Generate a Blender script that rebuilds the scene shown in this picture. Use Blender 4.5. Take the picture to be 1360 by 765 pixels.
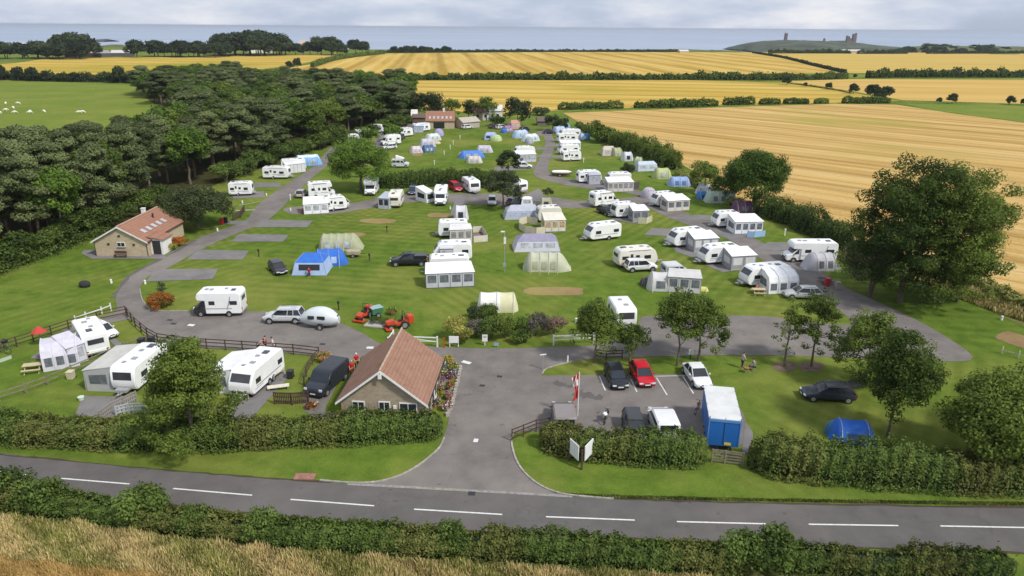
import bpy, bmesh, math, random
import numpy as np
from mathutils import Vector, Matrix
from mathutils.geometry import tessellate_polygon
R = math.radians
random.seed(7); rng = np.random.default_rng(7)
scene = bpy.context.scene
for o in list(bpy.data.objects): bpy.data.objects.remove(o)
col = scene.collection

# ------------------------------------------------------------ camera
CAMH, F, PITCH, ROLL = 31.0, 950.0, R(20.04), R(0.42)
cam = bpy.data.cameras.new('camera'); camo = bpy.data.objects.new('camera', cam); col.objects.link(camo)
cam.sensor_width = 36; cam.lens = 36*F/1360; cam.clip_start = 0.5; cam.clip_end = 90000
CR = Matrix.Rotation(R(90)-PITCH, 3, 'X') @ Matrix.Rotation(ROLL, 3, 'Z')
camo.matrix_world = Matrix.Translation((0, 0, CAMH)) @ CR.to_4x4()
scene.camera = camo
# ------------------------------------------------------------ world, sun, exposure
HAZE = 0.00006
SUN_EL, SUN_AZ = 48, 128      # azimuth clockwise from +Y
w = bpy.data.worlds.new('World'); scene.world = w; w.use_nodes = True
nt = w.node_tree; nt.nodes.clear(); N = nt.nodes.new; Lk = nt.links.new
out = N('ShaderNodeOutputWorld'); sky = N('ShaderNodeTexSky'); sky.sky_type = 'NISHITA'; sky.sun_disc = False
sky.sun_elevation = R(SUN_EL); sky.sun_rotation = R(SUN_AZ); sky.air_density = 1.0; sky.dust_density = 1.5
bg1 = N('ShaderNodeBackground'); bg1.inputs[1].default_value = 0.075; Lk(sky.outputs[0], bg1.inputs[0])
bg2 = N('ShaderNodeBackground'); bg2.inputs[1].default_value = 0.80
tc = N('ShaderNodeTexCoord'); mp = N('ShaderNodeMapping'); mp.inputs['Scale'].default_value = (1, 1, 3.6)
Lk(tc.outputs['Generated'], mp.inputs[0])
n1 = N('ShaderNodeTexNoise'); n1.inputs['Scale'].default_value = 4.2; n1.inputs['Detail'].default_value = 7; n1.inputs['Roughness'].default_value = .58
Lk(mp.outputs[0], n1.inputs['Vector'])
cr = N('ShaderNodeValToRGB'); e = cr.color_ramp.elements
e[0].position = .42; e[0].color = (.66, .77, 1.0, 1); e[1].position = .66; e[1].color = (1.0, .99, 1.0, 1)
Lk(n1.outputs[0], cr.inputs[0]); Lk(cr.outputs[0], bg2.inputs[0])
mr = N('ShaderNodeMapRange'); mr.inputs[1].default_value = .35; mr.inputs[2].default_value = .62; mr.inputs[3].default_value = .62; mr.inputs[4].default_value = .95
Lk(n1.outputs[0], mr.inputs[0])
mx = N('ShaderNodeMixShader'); Lk(mr.outputs[0], mx.inputs[0]); Lk(bg1.outputs[0], mx.inputs[1]); Lk(bg2.outputs[0], mx.inputs[2])
Lk(mx.outputs[0], out.inputs[0])
sl = bpy.data.lights.new('sun', 'SUN'); sl.energy = 2.9; sl.angle = R(6); sl.color = (1, .965, .91)
so = bpy.data.objects.new('sun', sl); col.objects.link(so)
az = R(SUN_AZ); sd = Vector((math.sin(az)*math.cos(R(SUN_EL)), math.cos(az)*math.cos(R(SUN_EL)), math.sin(R(SUN_EL))))
so.rotation_euler = sd.to_track_quat('Z', 'Y').to_euler(); so.location = (60, -60, 120)
vs = scene.view_settings; vs.view_transform = 'Standard'; vs.look = 'None'; vs.exposure = 0.22; vs.gamma = 1; vs.use_curve_mapping = False

# ------------------------------------------------------------ helpers
def G(x, y, z=0.0):            # photo pixel (1360x765) -> point on the plane z
    d = CR @ Vector(((x-680)/F, (382.5-y)/F, -1))
    t = (z-CAMH)/d.z
    return Vector((d.x*t, d.y*t, z))
def tag(o, label=None, cat=None, group=None, kind=None):
    if label: o['label'] = label
    if cat: o['category'] = cat
    if group: o['group'] = group
    if kind: o['kind'] = kind
    return o
def empty(name, loc=(0, 0, 0), rz=0):
    o = bpy.data.objects.new(name, None); col.objects.link(o); o.location = loc; o.rotation_euler.z = rz
    o.empty_display_size = .2
    return o
CH = {}
def addchild(o, parent):
    o.parent = parent; CH.setdefault(parent.name, []).append(o)
def copy_tree(o, parent=None):
    c = o.copy(); col.objects.link(c)
    if parent: addchild(c, parent)
    for k in CH.get(o.name, []): copy_tree(k, c)
    return c
def mesh_obj(name, me, parent=None):
    o = bpy.data.objects.new(name, me); col.objects.link(o)
    if parent: addchild(o, parent)
    return o
class MB:
    def __init__(s): s.v = []; s.f = []; s.m = []; s.mats = []
    def mi(s, m):
        if m not in s.mats: s.mats.append(m)
        return s.mats.index(m)
    def add(s, vs, fs, m=None):
        b = len(s.v); s.v += [tuple(p) for p in vs]; i = s.mi(m) if m else 0
        for f in fs: s.f.append(tuple(b+k for k in f)); s.m.append(i)
    def box(s, c, d, rz=0, m=None, taper=1.0):
        x, y, z = d[0]/2, d[1]/2, d[2]/2; ca, sa = math.cos(rz), math.sin(rz); P = []
        for dz in (-z, z):
            t = taper if dz > 0 else 1
            for dx, dy in ((-x, -y), (x, -y), (x, y), (-x, y)):
                dx *= t; dy *= t
                P.append((c[0]+dx*ca-dy*sa, c[1]+dx*sa+dy*ca, c[2]+dz))
        s.add(P, [(0, 3, 2, 1), (4, 5, 6, 7), (0, 1, 5, 4), (1, 2, 6, 5), (2, 3, 7, 6), (3, 0, 4, 7)], m); return s
    def tube(s, a, b, r, n=6, r2=None, m=None):
        a = Vector(a); b = Vector(b); d = (b-a)
        if d.length < 1e-6: return s
        q = d.to_track_quat('Z', 'Y'); r2 = r if r2 is None else r2; P = []
        for p, rr in ((a, r), (b, r2)):
            for i in range(n):
                t = 2*math.pi*i/n; P.append(p+q @ Vector((math.cos(t)*rr, math.sin(t)*rr, 0)))
        F_ = [(i, (i+1) % n, n+(i+1) % n, n+i) for i in range(n)]+[tuple(range(n-1, -1, -1)), tuple(range(n, 2*n))]
        s.add(P, F_, m); return s
    def path(s, pts, r, n=5, m=None):
        for a, b in zip(pts[:-1], pts[1:]): s.tube(a, b, r, n, m=m)
        return s
    def prism(s, prof, y0, y1, m=None, inset=0):   # profile in xz extruded along y
        n = len(prof); cx = sum(p[0] for p in prof)/n
        P = [(p[0], y0, p[1]) for p in prof]+[(p[0], y1, p[1]) for p in prof]
        s.add(P, [tuple(range(n)), tuple(range(2*n-1, n-1, -1))]+[(i, n+i, n+(i+1) % n, (i+1) % n) for i in range(n)], m); return s
    def slope(s, p, q, y0, y1, th=.02, m=None):    # thin panel on the xz line p->q, proud to its left normal
        p = Vector((p[0], p[1])); q = Vector((q[0], q[1])); d = (q-p).normalized(); nn = Vector((-d.y, d.x))*th
        s.prism([tuple(p-nn*.3), tuple(q-nn*.3), tuple(q+nn), tuple(p+nn)], y0, y1, m); return s
    def loft(s, rings, m=None, cap=True):
        n = len(rings[0]); b = []
        P = [p for r_ in rings for p in r_]; Fc = []
        for k in range(len(rings)-1):
            for i in range(n): Fc.append((k*n+i, k*n+(i+1) % n, (k+1)*n+(i+1) % n, (k+1)*n+i))
        if cap: Fc += [tuple(range(n-1, -1, -1)), tuple((len(rings)-1)*n+i for i in range(n))]
        s.add(P, Fc, m); return s
    def ball(s, c, r, n=8, k=5, m=None):
        c = Vector(c); r = r if hasattr(r, '__len__') else (r, r, r); rings = []
        for j in range(1, k):
            a = math.pi*j/k
            rings.append([(c.x+r[0]*math.sin(a)*math.cos(2*math.pi*i/n), c.y+r[1]*math.sin(a)*math.sin(2*math.pi*i/n), c.z-r[2]*math.cos(a)) for i in range(n)])
        s.loft(rings, m); return s
    def build(s, name, mat=None, parent=None, bevel=0, smooth=False, seg=2, recalc=True):
        me = bpy.data.meshes.new(name); me.from_pydata(s.v, [], s.f)
        if s.mats and mat is None:
            for m in s.mats: me.materials.append(m)
            me.polygons.foreach_set('material_index', s.m)
        elif mat: me.materials.append(mat)
        if bevel or recalc:
            bm = bmesh.new(); bm.from_mesh(me)
            bmesh.ops.recalc_face_normals(bm, faces=bm.faces)
            if bevel:
                ed = [e for e in bm.edges if len(e.link_faces) == 2 and e.calc_face_angle(0) > R(25)]
                bmesh.ops.bevel(bm, geom=ed, offset=bevel, segments=seg, affect='EDGES', clamp_overlap=True)
            bm.to_mesh(me); bm.free()
        if smooth or bevel:
            me.polygons.foreach_set('use_smooth', [True]*len(me.polygons))
            if hasattr(me, 'set_sharp_from_angle'): me.set_sharp_from_angle(angle=R(38))
        me.update()
        return mesh_obj(name, me, parent)

# ------------------------------------------------------------ materials
def newmat(name):
    m = bpy.data.materials.new(name); m.use_nodes = True; t = m.node_tree
    return m, t, t.nodes['Principled BSDF']
def objcoord(t, world=False):
    n = t.nodes.new('ShaderNodeTexCoord')
    if world:
        g = t.nodes.new('ShaderNodeNewGeometry'); return g.outputs['Position']
    return n.outputs['Object']
def noise(t, vec, scale, detail=4, rough=.55, sc=None, rz=0):
    if sc or rz:
        mp = t.nodes.new('ShaderNodeMapping'); mp.inputs['Scale'].default_value = sc or (1, 1, 1); mp.inputs['Rotation'].default_value = (0, 0, rz)
        t.links.new(vec, mp.inputs[0]); vec = mp.outputs[0]
    n = t.nodes.new('ShaderNodeTexNoise'); n.inputs['Scale'].default_value = scale; n.inputs['Detail'].default_value = detail; n.inputs['Roughness'].default_value = rough
    t.links.new(vec, n.inputs['Vector']); return n.outputs[0]
def noise_dir(t, pos, ang, su, sv, detail=4, rough=.6):
    c = t.nodes.new('ShaderNodeCombineXYZ')
    for i, (v, k) in enumerate((((math.cos(ang), math.sin(ang), 0), su), ((-math.sin(ang), math.cos(ang), 0), sv))):
        d = t.nodes.new('ShaderNodeVectorMath'); d.operation = 'DOT_PRODUCT'; t.links.new(pos, d.inputs[0]); d.inputs[1].default_value = tuple(q*k for q in v); t.links.new(d.outputs['Value'], c.inputs[i])
    return noise(t, c.outputs[0], 1.0, detail, rough)
def ramp(t, fac, stops):
    r_ = t.nodes.new('ShaderNodeValToRGB'); e = r_.color_ramp.elements
    while len(e) < len(stops): e.new(.5)
    for k, (p, c) in enumerate(stops): e[k].position = p; e[k].color = (*c, 1)
    t.links.new(fac, r_.inputs[0]); return r_.outputs[0]
def mix(t, fac, a, b, mode='MIX'):
    m = t.nodes.new('ShaderNodeMix'); m.data_type = 'RGBA'; m.blend_type = mode
    for i, x in ((0, fac), (6, a), (7, b)):
        if isinstance(x, (int, float)): m.inputs[i].default_value = x
        elif isinstance(x, tuple): m.inputs[i].default_value = (*x, 1)
        else: t.links.new(x, m.inputs[i])
    return m.outputs[2]
def mathn(t, op, a, b=None, clamp=False):
    m = t.nodes.new('ShaderNodeMath'); m.operation = op; m.use_clamp = clamp
    for i, x in ((0, a), (1, b)):
        if x is None: continue
        if isinstance(x, (int, float)): m.inputs[i].default_value = x
        else: t.links.new(x, m.inputs[i])
    return m.outputs[0]
def maprange(t, v, a, b, c=0, d=1):
    m = t.nodes.new('ShaderNodeMapRange'); t.links.new(v, m.inputs[0])
    for i, x in enumerate((a, b, c, d)): m.inputs[i+1].default_value = x
    return m.outputs[0]
def bump(t, h, b, strength=.4, dist=.05):
    n = t.nodes.new('ShaderNodeBump'); n.inputs['Strength'].default_value = strength; n.inputs['Distance'].default_value = dist
    t.links.new(h, n.inputs['Height']); t.links.new(n.outputs[0], b.inputs['Normal'])
def spec(b, v):
    if 'Specular IOR Level' in b.inputs: b.inputs['Specular IOR Level'].default_value = v
MC = {}
def M(name, c, rough=.6, var=.12, sc=3.0, metal=0, sp=.4):
    if name in MC: return MC[name]
    m, t, b = newmat(name); b.inputs['Roughness'].default_value = rough; b.inputs['Metallic'].default_value = metal; spec(b, sp)
    n = noise(t, objcoord(t), sc, 5)
    k1 = tuple(max(0, x*(1-var)) for x in c); k2 = tuple(min(1, x*(1+var)) for x in c)
    t.links.new(ramp(t, n, [(.3, k1), (.7, k2)]), b.inputs['Base Color'])
    MC[name] = m; return m
def paint(name, c, rough=.28): return M('paint_'+name, c, rough, .05, 2, 0, .5)
white = M('caravan_white', (.84, .84, .83), .3, .05, 1.2)
cream = M('caravan_cream', (.74, .71, .62), .35, .05, 1.2)
glass = M('dark_glass', (.025, .03, .035), .08, .2, 1, 0, .6)
glass2 = M('smoked_acrylic', (.055, .055, .062), .15, .25, 1, 0, .5)
rubber = M('rubber', (.02, .02, .021), .8)
rimm = M('alloy_rim', (.45, .45, .47), .35, .1, 3, .6)
plast = M('black_plastic', (.03, .03, .032), .55)
grey_pl = M('grey_plastic', (.32, .32, .33), .5)
decal = M('grey_decal', (.30, .31, .34), .35)
redlens = M('red_lens', (.45, .02, .015), .2)
clearlens = M('clear_lens', (.6, .62, .64), .12)
metal = M('galvanised', (.42, .43, .44), .45, .15, 6, .5)
wpaint = M('white_woodwork', (.76, .76, .73), .5, .08, 3)
wood = M('dark_stained_wood', (.085, .05, .038), .75, .3, 5)
wood2 = M('weathered_wood', (.22, .18, .14), .8, .3, 5)
soil = M('bare_soil', (.16, .11, .075), .95, .3, 2)
yplate = M('yellow_plate', (.7, .55, .05), .5); wplate = M('white_plate', (.75, .75, .72), .5)
skin = M('skin', (.55, .33, .24), .6)
hairm = M('dark_hair', (.05, .035, .025), .7)

def leafmat(name, dark, light, trans=.32, hue=.5):
    m, t, b = newmat(name); b.inputs['Roughness'].default_value = .65; spec(b, .2)
    at = t.nodes.new('ShaderNodeAttribute'); at.attribute_name = 'tint'
    oi = t.nodes.new('ShaderNodeObjectInfo')
    f = mathn(t, 'ADD', at.outputs['Fac'], mathn(t, 'MULTIPLY', mathn(t, 'SUBTRACT', oi.outputs['Random'], .5), hue), True)
    c = ramp(t, f, [(0, dark), (1, light)])
    t.links.new(c, b.inputs['Base Color'])
    tr = t.nodes.new('ShaderNodeBsdfTranslucent'); t.links.new(c, tr.inputs[0])
    ms = t.nodes.new('ShaderNodeMixShader'); ms.inputs[0].default_value = trans
    t.links.new(b.outputs[0], ms.inputs[1]); t.links.new(tr.outputs[0], ms.inputs[2])
    t.links.new(ms.outputs[0], t.nodes['Material Output'].inputs[0]); return m
lf_broad = leafmat('leaf_broad', (0.032, 0.060, 0.009), (0.167, 0.227, 0.037), .32, .8)
lf_bright = leafmat('leaf_bright', (0.040, 0.079, 0.010), (0.171, 0.273, 0.038))
lf_pine = leafmat('leaf_pine', (0.050, 0.066, 0.021), (0.186, 0.225, 0.083), .15)
lf_olive = leafmat('leaf_olive', (0.043, 0.058, 0.020), (0.143, 0.177, 0.064))
lf_dark = leafmat('leaf_dark', (0.018, 0.029, 0.011), (0.071, 0.100, 0.033))
lf_hedge = leafmat('leaf_hedge', (0.032, 0.056, 0.009), (0.161, 0.231, 0.047))
lf_hedge2 = leafmat('leaf_hedge_rusty', (0.063, 0.071, 0.014), (0.214, 0.228, 0.058))
lf_yellow = leafmat('leaf_yellow', (.16, .17, .03), (.5, .47, .12))
lf_grey = leafmat('leaf_grey', (.09, .085, .065), (.24, .22, .17))
lf_pink = leafmat('leaf_pink', (.16, .10, .075), (.36, .25, .18))
lf_orange = leafmat('leaf_orange', (.13, .10, .02), (.60, .16, .03))
lf_straw = leafmat('straw', (0.345, 0.270, 0.109), (0.806, 0.637, 0.319), .2)
lf_rough = leafmat('rough_grass', (0.090, 0.120, 0.018), (0.396, 0.396, 0.109), .2)
lf_wheat = leafmat('wheat', (.36, .24, .07), (.70, .50, .20), .2)
bark = M('bark', (.14, .11, .08), .9, .35, 4)
barkp = M('pine_bark', (.17, .11, .08), .9, .35, 3)

def quads_mesh(name, P, A, B, tint, mats, matidx=None, extra=None):
    """P centres, A/B half axes (N,3): one quad each; extra = (verts, faces, matindex) solid core"""
    n = len(P)
    V = np.stack([P-A-B*.55, P+A*.25-B, P+A+B*.45, P-A*.2+B], 1).reshape(-1, 3)
    ev, ef = (extra[0], extra[1]) if extra else ([], [])
    nv = n*4
    me = bpy.data.meshes.new(name)
    me.vertices.add(nv+len(ev))
    allv = np.concatenate([V, np.array(ev).reshape(-1, 3)]) if len(ev) else V
    me.vertices.foreach_set('co', allv.astype(np.float32).ravel())
    idx = list(range(nv)); st = list(range(0, nv, 4)); tot = [4]*n; p = nv
    for f in ef:
        st.append(p); tot.append(len(f)); idx += [nv+k for k in f]; p += len(f)
    me.loops.add(p); me.loops.foreach_set('vertex_index', idx)
    me.polygons.add(len(st)); me.polygons.foreach_set('loop_start', st); me.polygons.foreach_set('loop_total', tot)
    mi = (list(matidx) if matidx is not None else [0]*n)+[len(mats)-1]*len(ef)
    me.polygons.foreach_set('material_index', mi)
    at = me.attributes.new('tint', 'FLOAT', 'FACE')
    at.data.foreach_set('value', np.concatenate([tint, np.zeros(len(ef))]).astype(np.float32))
    for m in mats: me.materials.append(m)
    me.update(calc_edges=True); return me
def rdirs(n):
    d = rng.normal(size=(n, 3)); return d/np.linalg.norm(d, axis=1)[:, None]
def leafaxes(nrm, size):
    n = len(nrm); a = np.cross(nrm, rdirs(n)); a /= np.linalg.norm(a, axis=1)[:, None]+1e-9
    b = np.cross(nrm, a); s = size*rng.uniform(.6, 1.35, (n, 1)); return a*s, b*s*.62

def crown_mesh(name, mat, cl, leaf, per, flat=1.0, up=.25):
    """cl: list of (centre, radius, tint)"""
    P = []; Nn = []; T = []
    for c, r_, tn in cl:
        k = max(8, int(per*(r_/1.0)**2)); d = rdirs(k); d[:, 2] = d[:, 2]*.9+.12
        rr = r_*rng.uniform(.45, 1.08, (k, 1))**.7
        q = d*rr; q[:, 2] *= flat
        P.append(np.array(c)+q); nn = d+rdirs(k)*.75; nn[:, 2] += up; Nn.append(nn/np.linalg.norm(nn, axis=1)[:, None])
        T.append(np.clip(tn+rng.normal(0, .14, k), 0, 1))
    P = np.concatenate(P); Nn = np.concatenate(Nn); T = np.concatenate(T)
    a, b = leafaxes(Nn, leaf)
    return quads_mesh(name, P, a, b, T, [mat])
def broad_clumps(h, r, base, n, cr=.24, sq=.85, irregular=.25, seed=0, cone=0, skirt=0):
    """clumps filling an uneven crown between base and h"""
    g = np.random.default_rng(seed); out = []; cz = (h+base)/2; rz = (h-base)/2
    lob = g.normal(size=(7, 3)); lob /= np.linalg.norm(lob, axis=1)[:, None]; amp = g.uniform(-irregular, irregular, 7)
    for i in range(n):
        d = g.normal(size=3); d /= np.linalg.norm(d)
        if d[2] < -.55: d[2] *= -.6
        k = min(1.12, 1+sum(a*max(0, float(d@l))**2 for a, l in zip(amp, lob)))
        rad = (g.uniform(.25, 1)**.45)*k
        u_ = (d[2]*rad+1)/2; k_ = 1+cone*(.28-.75*u_)
        cr_ = r*cr*g.uniform(.55, 1.25)
        out.append(((d[0]*(r-cr_*.7)*rad*k_, d[1]*(r-cr_*.7)*rad*k_, min(h-cr_*sq*(.8+g.uniform(0, .5)), cz+d[2]*(rz-cr_*sq*.6)*rad)), cr_, g.uniform(.1, .9)))
    for i in range(skirt):
        a = g.uniform(0, 6.283); rr = r*g.uniform(.35, .92); cr_ = r*cr*g.uniform(.5, 1.0); out.append(((math.cos(a)*rr, math.sin(a)*rr, base+.6+g.uniform(0, h*.3)), cr_, g.uniform(.15, .85)))
    return out
def tree_obj(name, clumps, mat, h, tr, bk, leaf, per, flat=.8, forks=1, trunktop=.7, up=.25):
    root = empty(name); t = MB(); g = random.Random(len(clumps)*7+int(h*10))
    tops = []
    for f in range(forks):
        a = 2*math.pi*f/forks+g.random(); sp = 0 if forks == 1 else h*.10
        pts = [Vector((0, 0, -.1))]
        for k in range(1, 6):
            z = h*trunktop*k/5; pts.append(Vector((math.cos(a)*sp*k/5*1.6+g.uniform(-.12, .12)*h*.1, math.sin(a)*sp*k/5*1.6+g.uniform(-.12, .12)*h*.1, z)))
        for k in range(5): t.tube(pts[k], pts[k+1], tr*(1-k*.16), 7, tr*(1-(k+1)*.16))
        tops += pts[2:]
    near = sorted(clumps, key=lambda c: g.random())[:min(34, len(clumps))]
    for c, r_, _ in near:
        c = Vector(c); p = min([q for q in tops if q.z < c.z+.3] or tops, key=lambda q: (q-c).length)
        mid = (p+c)/2+Vector((0, 0, -.15)); t.tube(p, mid, tr*.32, 5, tr*.2); t.tube(mid, c, tr*.2, 5, tr*.06)
    t.build('trunk', bk, root, smooth=True)
    mesh_obj('crown', crown_mesh(name+'_crown', mat, clumps, leaf, per, flat, up), root)
    return root
# ------------------------------------------------------------ ground materials
def stripe(t, pos, nvec, period, wob=1.0, wsc=.05):
    d = t.nodes.new('ShaderNodeVectorMath'); d.operation = 'DOT_PRODUCT'; t.links.new(pos, d.inputs[0]); d.inputs[1].default_value = (nvec[0], nvec[1], 0)
    nz = noise(t, pos, wsc, 2)
    u = mathn(t, 'ADD', mathn(t, 'MULTIPLY', d.outputs['Value'], 2*math.pi/period), mathn(t, 'MULTIPLY', nz, wob))
    return mathn(t, 'ADD', mathn(t, 'MULTIPLY', mathn(t, 'SINE', u), .5), .5)
def lawn_mat(name, dark, light, yellow, stripes=True):
    m, t, b = newmat(name); pos = objcoord(t, True); b.inputs['Roughness'].default_value = .9; spec(b, .02)
    big = noise(t, pos, .045, 6, .68); mid = noise(t, pos, .42, 7, .72); fine = noise(t, pos, 5.0, 5, .8); wide = noise(t, pos, .012, 3)
    c = ramp(t, mathn(t, 'ADD', mathn(t, 'MULTIPLY', mid, .62), mathn(t, 'MULTIPLY', fine, .38)), [(.34, dark), (.66, light)])
    c = mix(t, maprange(t, big, .44, .68, 0, .8), c, yellow)
    if stripes:
        for k, (ang, per, lo, hi, off) in enumerate(((35, 1.5, .50, .58, 0), (-32, 1.7, .50, .60, 40), (80, 2.0, .5, .6, 90))):
            mk = noise(t, pos, .022, 2, .5, sc=(1, 1, 1), rz=.0)
            sh = t.nodes.new('ShaderNodeVectorMath'); sh.operation = 'ADD'; t.links.new(pos, sh.inputs[0]); sh.inputs[1].default_value = (off*3.1, off*2.3, 0)
            mk = noise(t, sh.outputs[0], .022, 2)
            s = stripe(t, pos, (math.cos(R(ang)), math.sin(R(ang))), per, 1.5, .12)
            f = mathn(t, 'MULTIPLY', maprange(t, s, .2, .8), maprange(t, mk, lo-.01, hi+.02, 0, .22))
            c = mix(t, f, c, tuple(x*.62 for x in dark))
    # worn, bleached rectangles and clover speckle
    sp = noise(t, pos, 1.3, 6, .8); c = mix(t, maprange(t, sp, .60, .75, 0, .35), c, tuple(x*1.25 for x in yellow))
    t.links.new(c, b.inputs['Base Color']); bump(t, mathn(t, 'ADD', fine, mathn(t, 'MULTIPLY', mid, 2)), b, .7, .08); return m
lawn = lawn_mat('lawn', (.056, .102, .013), (.158, .225, .034), (.255, .250, .060))
verge = lawn_mat('verge_grass', (.034, .072, .007), (.105, .175, .016), (.19, .205, .03), False)
pasture = lawn_mat('pasture', (.115, .165, .022), (.175, .225, .04), (.23, .24, .05), False)
roughg = lawn_mat('rough_ground', (.09, .095, .025), (.21, .20, .07), (.34, .28, .12), False)
dune = lawn_mat('dune_grass', (.07, .09, .035), (.12, .14, .055), (.20, .19, .09), False)
def field_mat(name, a, b_, c_, ang, per, green=None, gth=.58, tram=.35, sc=1.0, trac=0):
    m, t, b = newmat(name); pos = objcoord(t, True); b.inputs['Roughness'].default_value = .95; spec(b, .0)
    nv = (math.cos(R(ang)), math.sin(R(ang)))
    fine = noise(t, pos, 1.6*sc, 5, .75); strk = noise_dir(t, pos, R(ang), .16*sc, .012*sc)
    big = noise(t, pos, .012*sc, 4, .55)
    f = mathn(t, 'ADD', mathn(t, 'MULTIPLY', fine, .35), mathn(t, 'MULTIPLY', strk, .65))
    c = ramp(t, f, [(.32, a), (.5, b_), (.68, c_)])
    s = stripe(t, pos, nv, per, 1.6, .01); c = mix(t, mathn(t, 'MULTIPLY', maprange(t, s, .55, .95), tram), c, tuple(x*.66 for x in a))
    s2 = stripe(t, pos, nv, per/3.3, 2.5, .02); c = mix(t, mathn(t, 'MULTIPLY', maprange(t, s2, .5, .9), tram*.55), c, c_)
    if trac:
        s3 = stripe(t, pos, nv, trac, .6, .01); c = mix(t, maprange(t, s3, .955, .99, 0, .35), c, tuple(x*.55 for x in a))
    if green: c = mix(t, maprange(t, big, gth, gth+.16, 0, .8), c, green)
    t.links.new(c, b.inputs['Base Color']); bump(t, fine, b, .6, .15); return m
fw1 = field_mat('barley_far', (0.353, 0.219, 0.039), (0.504, 0.340, 0.085), (0.622, 0.462, 0.171), 6, 34, (0.269, 0.219, 0.036), .6, .5, .5)
fw2 = field_mat('barley_mid', (0.353, 0.227, 0.036), (0.504, 0.348, 0.078), (0.622, 0.462, 0.156), 82, 26, (0.277, 0.243, 0.036), .52, .45, .6)
fw2b = field_mat('barley_right', (0.454, 0.292, 0.078), (0.521, 0.348, 0.107), (0.588, 0.405, 0.143), 85, 40, None, .6, .15, .6)
fw1b = field_mat('barley_far_right', (0.420, 0.300, 0.071), (0.504, 0.356, 0.100), (0.571, 0.413, 0.136), 85, 50, None, .6, .2, .5)
fw3 = field_mat('stubble_near', (0.319, 0.186, 0.053), (0.504, 0.332, 0.117), (0.638, 0.470, 0.214), 48, 17, (0.302, 0.275, 0.057), .55, .32, 1.0, 5.2)
fwl = field_mat('barley_left', (0.386, 0.251, 0.043), (0.487, 0.340, 0.071), (0.554, 0.405, 0.121), 85, 40, (0.252, 0.243, 0.029), .5, .35, .5)
wheatg = field_mat('wheat_near', (0.319, 0.170, 0.032), (0.487, 0.292, 0.064), (0.588, 0.389, 0.114), 75, 5, (0.336, 0.324, 0.057), .7, .2, 2)

def asphalt_mat(name, lo, hi, warm):
    m, t, b = newmat(name); pos = objcoord(t, True); b.inputs['Roughness'].default_value = .92; spec(b, .06)
    g = noise(t, pos, 14, 3, .8); mid = noise(t, pos, .5, 5, .6); big = noise(t, pos, .09, 4, .6); blot = noise(t, pos, .9, 3, .5)
    c = ramp(t, mathn(t, 'ADD', mathn(t, 'MULTIPLY', g, .3), mathn(t, 'MULTIPLY', mid, .7)), [(.3, lo), (.7, hi)])
    c = mix(t, maprange(t, big, .45, .7, 0, .6), c, warm)
    c = mix(t, maprange(t, blot, .66, .74, 0, .45), c, tuple(x*.5 for x in lo))
    vo = t.nodes.new('ShaderNodeTexVoronoi'); vo.feature = 'DISTANCE_TO_EDGE'; vo.inputs['Scale'].default_value = .16
    nz = t.nodes.new('ShaderNodeTexNoise'); nz.inputs['Scale'].default_value = .6; t.links.new(pos, nz.inputs['Vector'])
    ad = t.nodes.new('ShaderNodeMix'); ad.data_type = 'VECTOR'; ad.inputs[0].default_value = .12; t.links.new(pos, ad.inputs[4]); 
    vm = t.nodes.new('ShaderNodeVectorMath'); vm.operation = 'MULTIPLY_ADD'; t.links.new(nz.outputs['Color'], vm.inputs[0]); vm.inputs[1].default_value = (3, 3, 0); t.links.new(pos, vm.inputs[2])
    t.links.new(vm.outputs[0], vo.inputs['Vector'])
    c = mix(t, maprange(t, vo.outputs['Distance'], .003, .010, .16, 0), c, tuple(x*.55 for x in lo))
    t.links.new(c, b.inputs['Base Color']); bump(t, g, b, .35, .02); return m
asph = asphalt_mat('asphalt_road', (.098, .090, .087), (.145, .133, .126), (.175, .158, .144))
asph2 = asphalt_mat('asphalt_site', (.130, .118, .108), (.220, .198, .180), (.27, .24, .21))
gravel = asphalt_mat('pad_gravel', (.14, .132, .130), (.235, .22, .212), (.26, .24, .22))
kerbm = M('kerb_stone', (.34, .31, .27), .85, .25, 2)
linem = M('road_paint', (.66, .66, .63), .7, .14, 4)
concrete = M('concrete', (.42, .40, .36), .85, .2, 2)
brick = M('red_brick', (.30, .15, .11), .85, .3, 5)

# ------------------------------------------------------------ sheets
def smooth_pts(P, n=6, closed=True):
    m = len(P); o = []
    for i in range(m if closed else m-1):
        p0, p1, p2, p3 = (P[(i-1) % m] if closed or i else P[0]), P[i], P[(i+1) % m], (P[(i+2) % m] if closed or i+2 < m else P[-1])
        if (p2-p1).length < 1e-6: continue
        for k in range(n):
            u = k/n; o.append(.5*((2*p1)+(p2-p0)*u+(2*p0-5*p1+4*p2-p3)*u*u+(3*p1-p0-3*p2+p3)*u**3))
    if not closed: o.append(P[-1])
    return o
def sheet(name, px, z, mat, smooth=0, raw=False):
    P = [Vector((*p, z)) if raw else G(p[0], p[1], 0)+Vector((0, 0, z)) for p in px]
    if smooth: P = smooth_pts(P, smooth)
    P = [Vector((p.x, p.y, z)) for p in P]
    tr = tessellate_polygon([P]); me = bpy.data.meshes.new(name); me.from_pydata([tuple(p) for p in P], [], [tuple(f) for f in tr])
    bm = bmesh.new(); bm.from_mesh(me)
    for f in bm.faces:
        f.normal_update()
        if f.normal.z < 0: f.normal_flip()
    bm.to_mesh(me); bm.free(); me.materials.append(mat); o = mesh_obj(name, me); o['kind'] = 'structure'; return o
def dbl(p): return [p, p]
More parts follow.
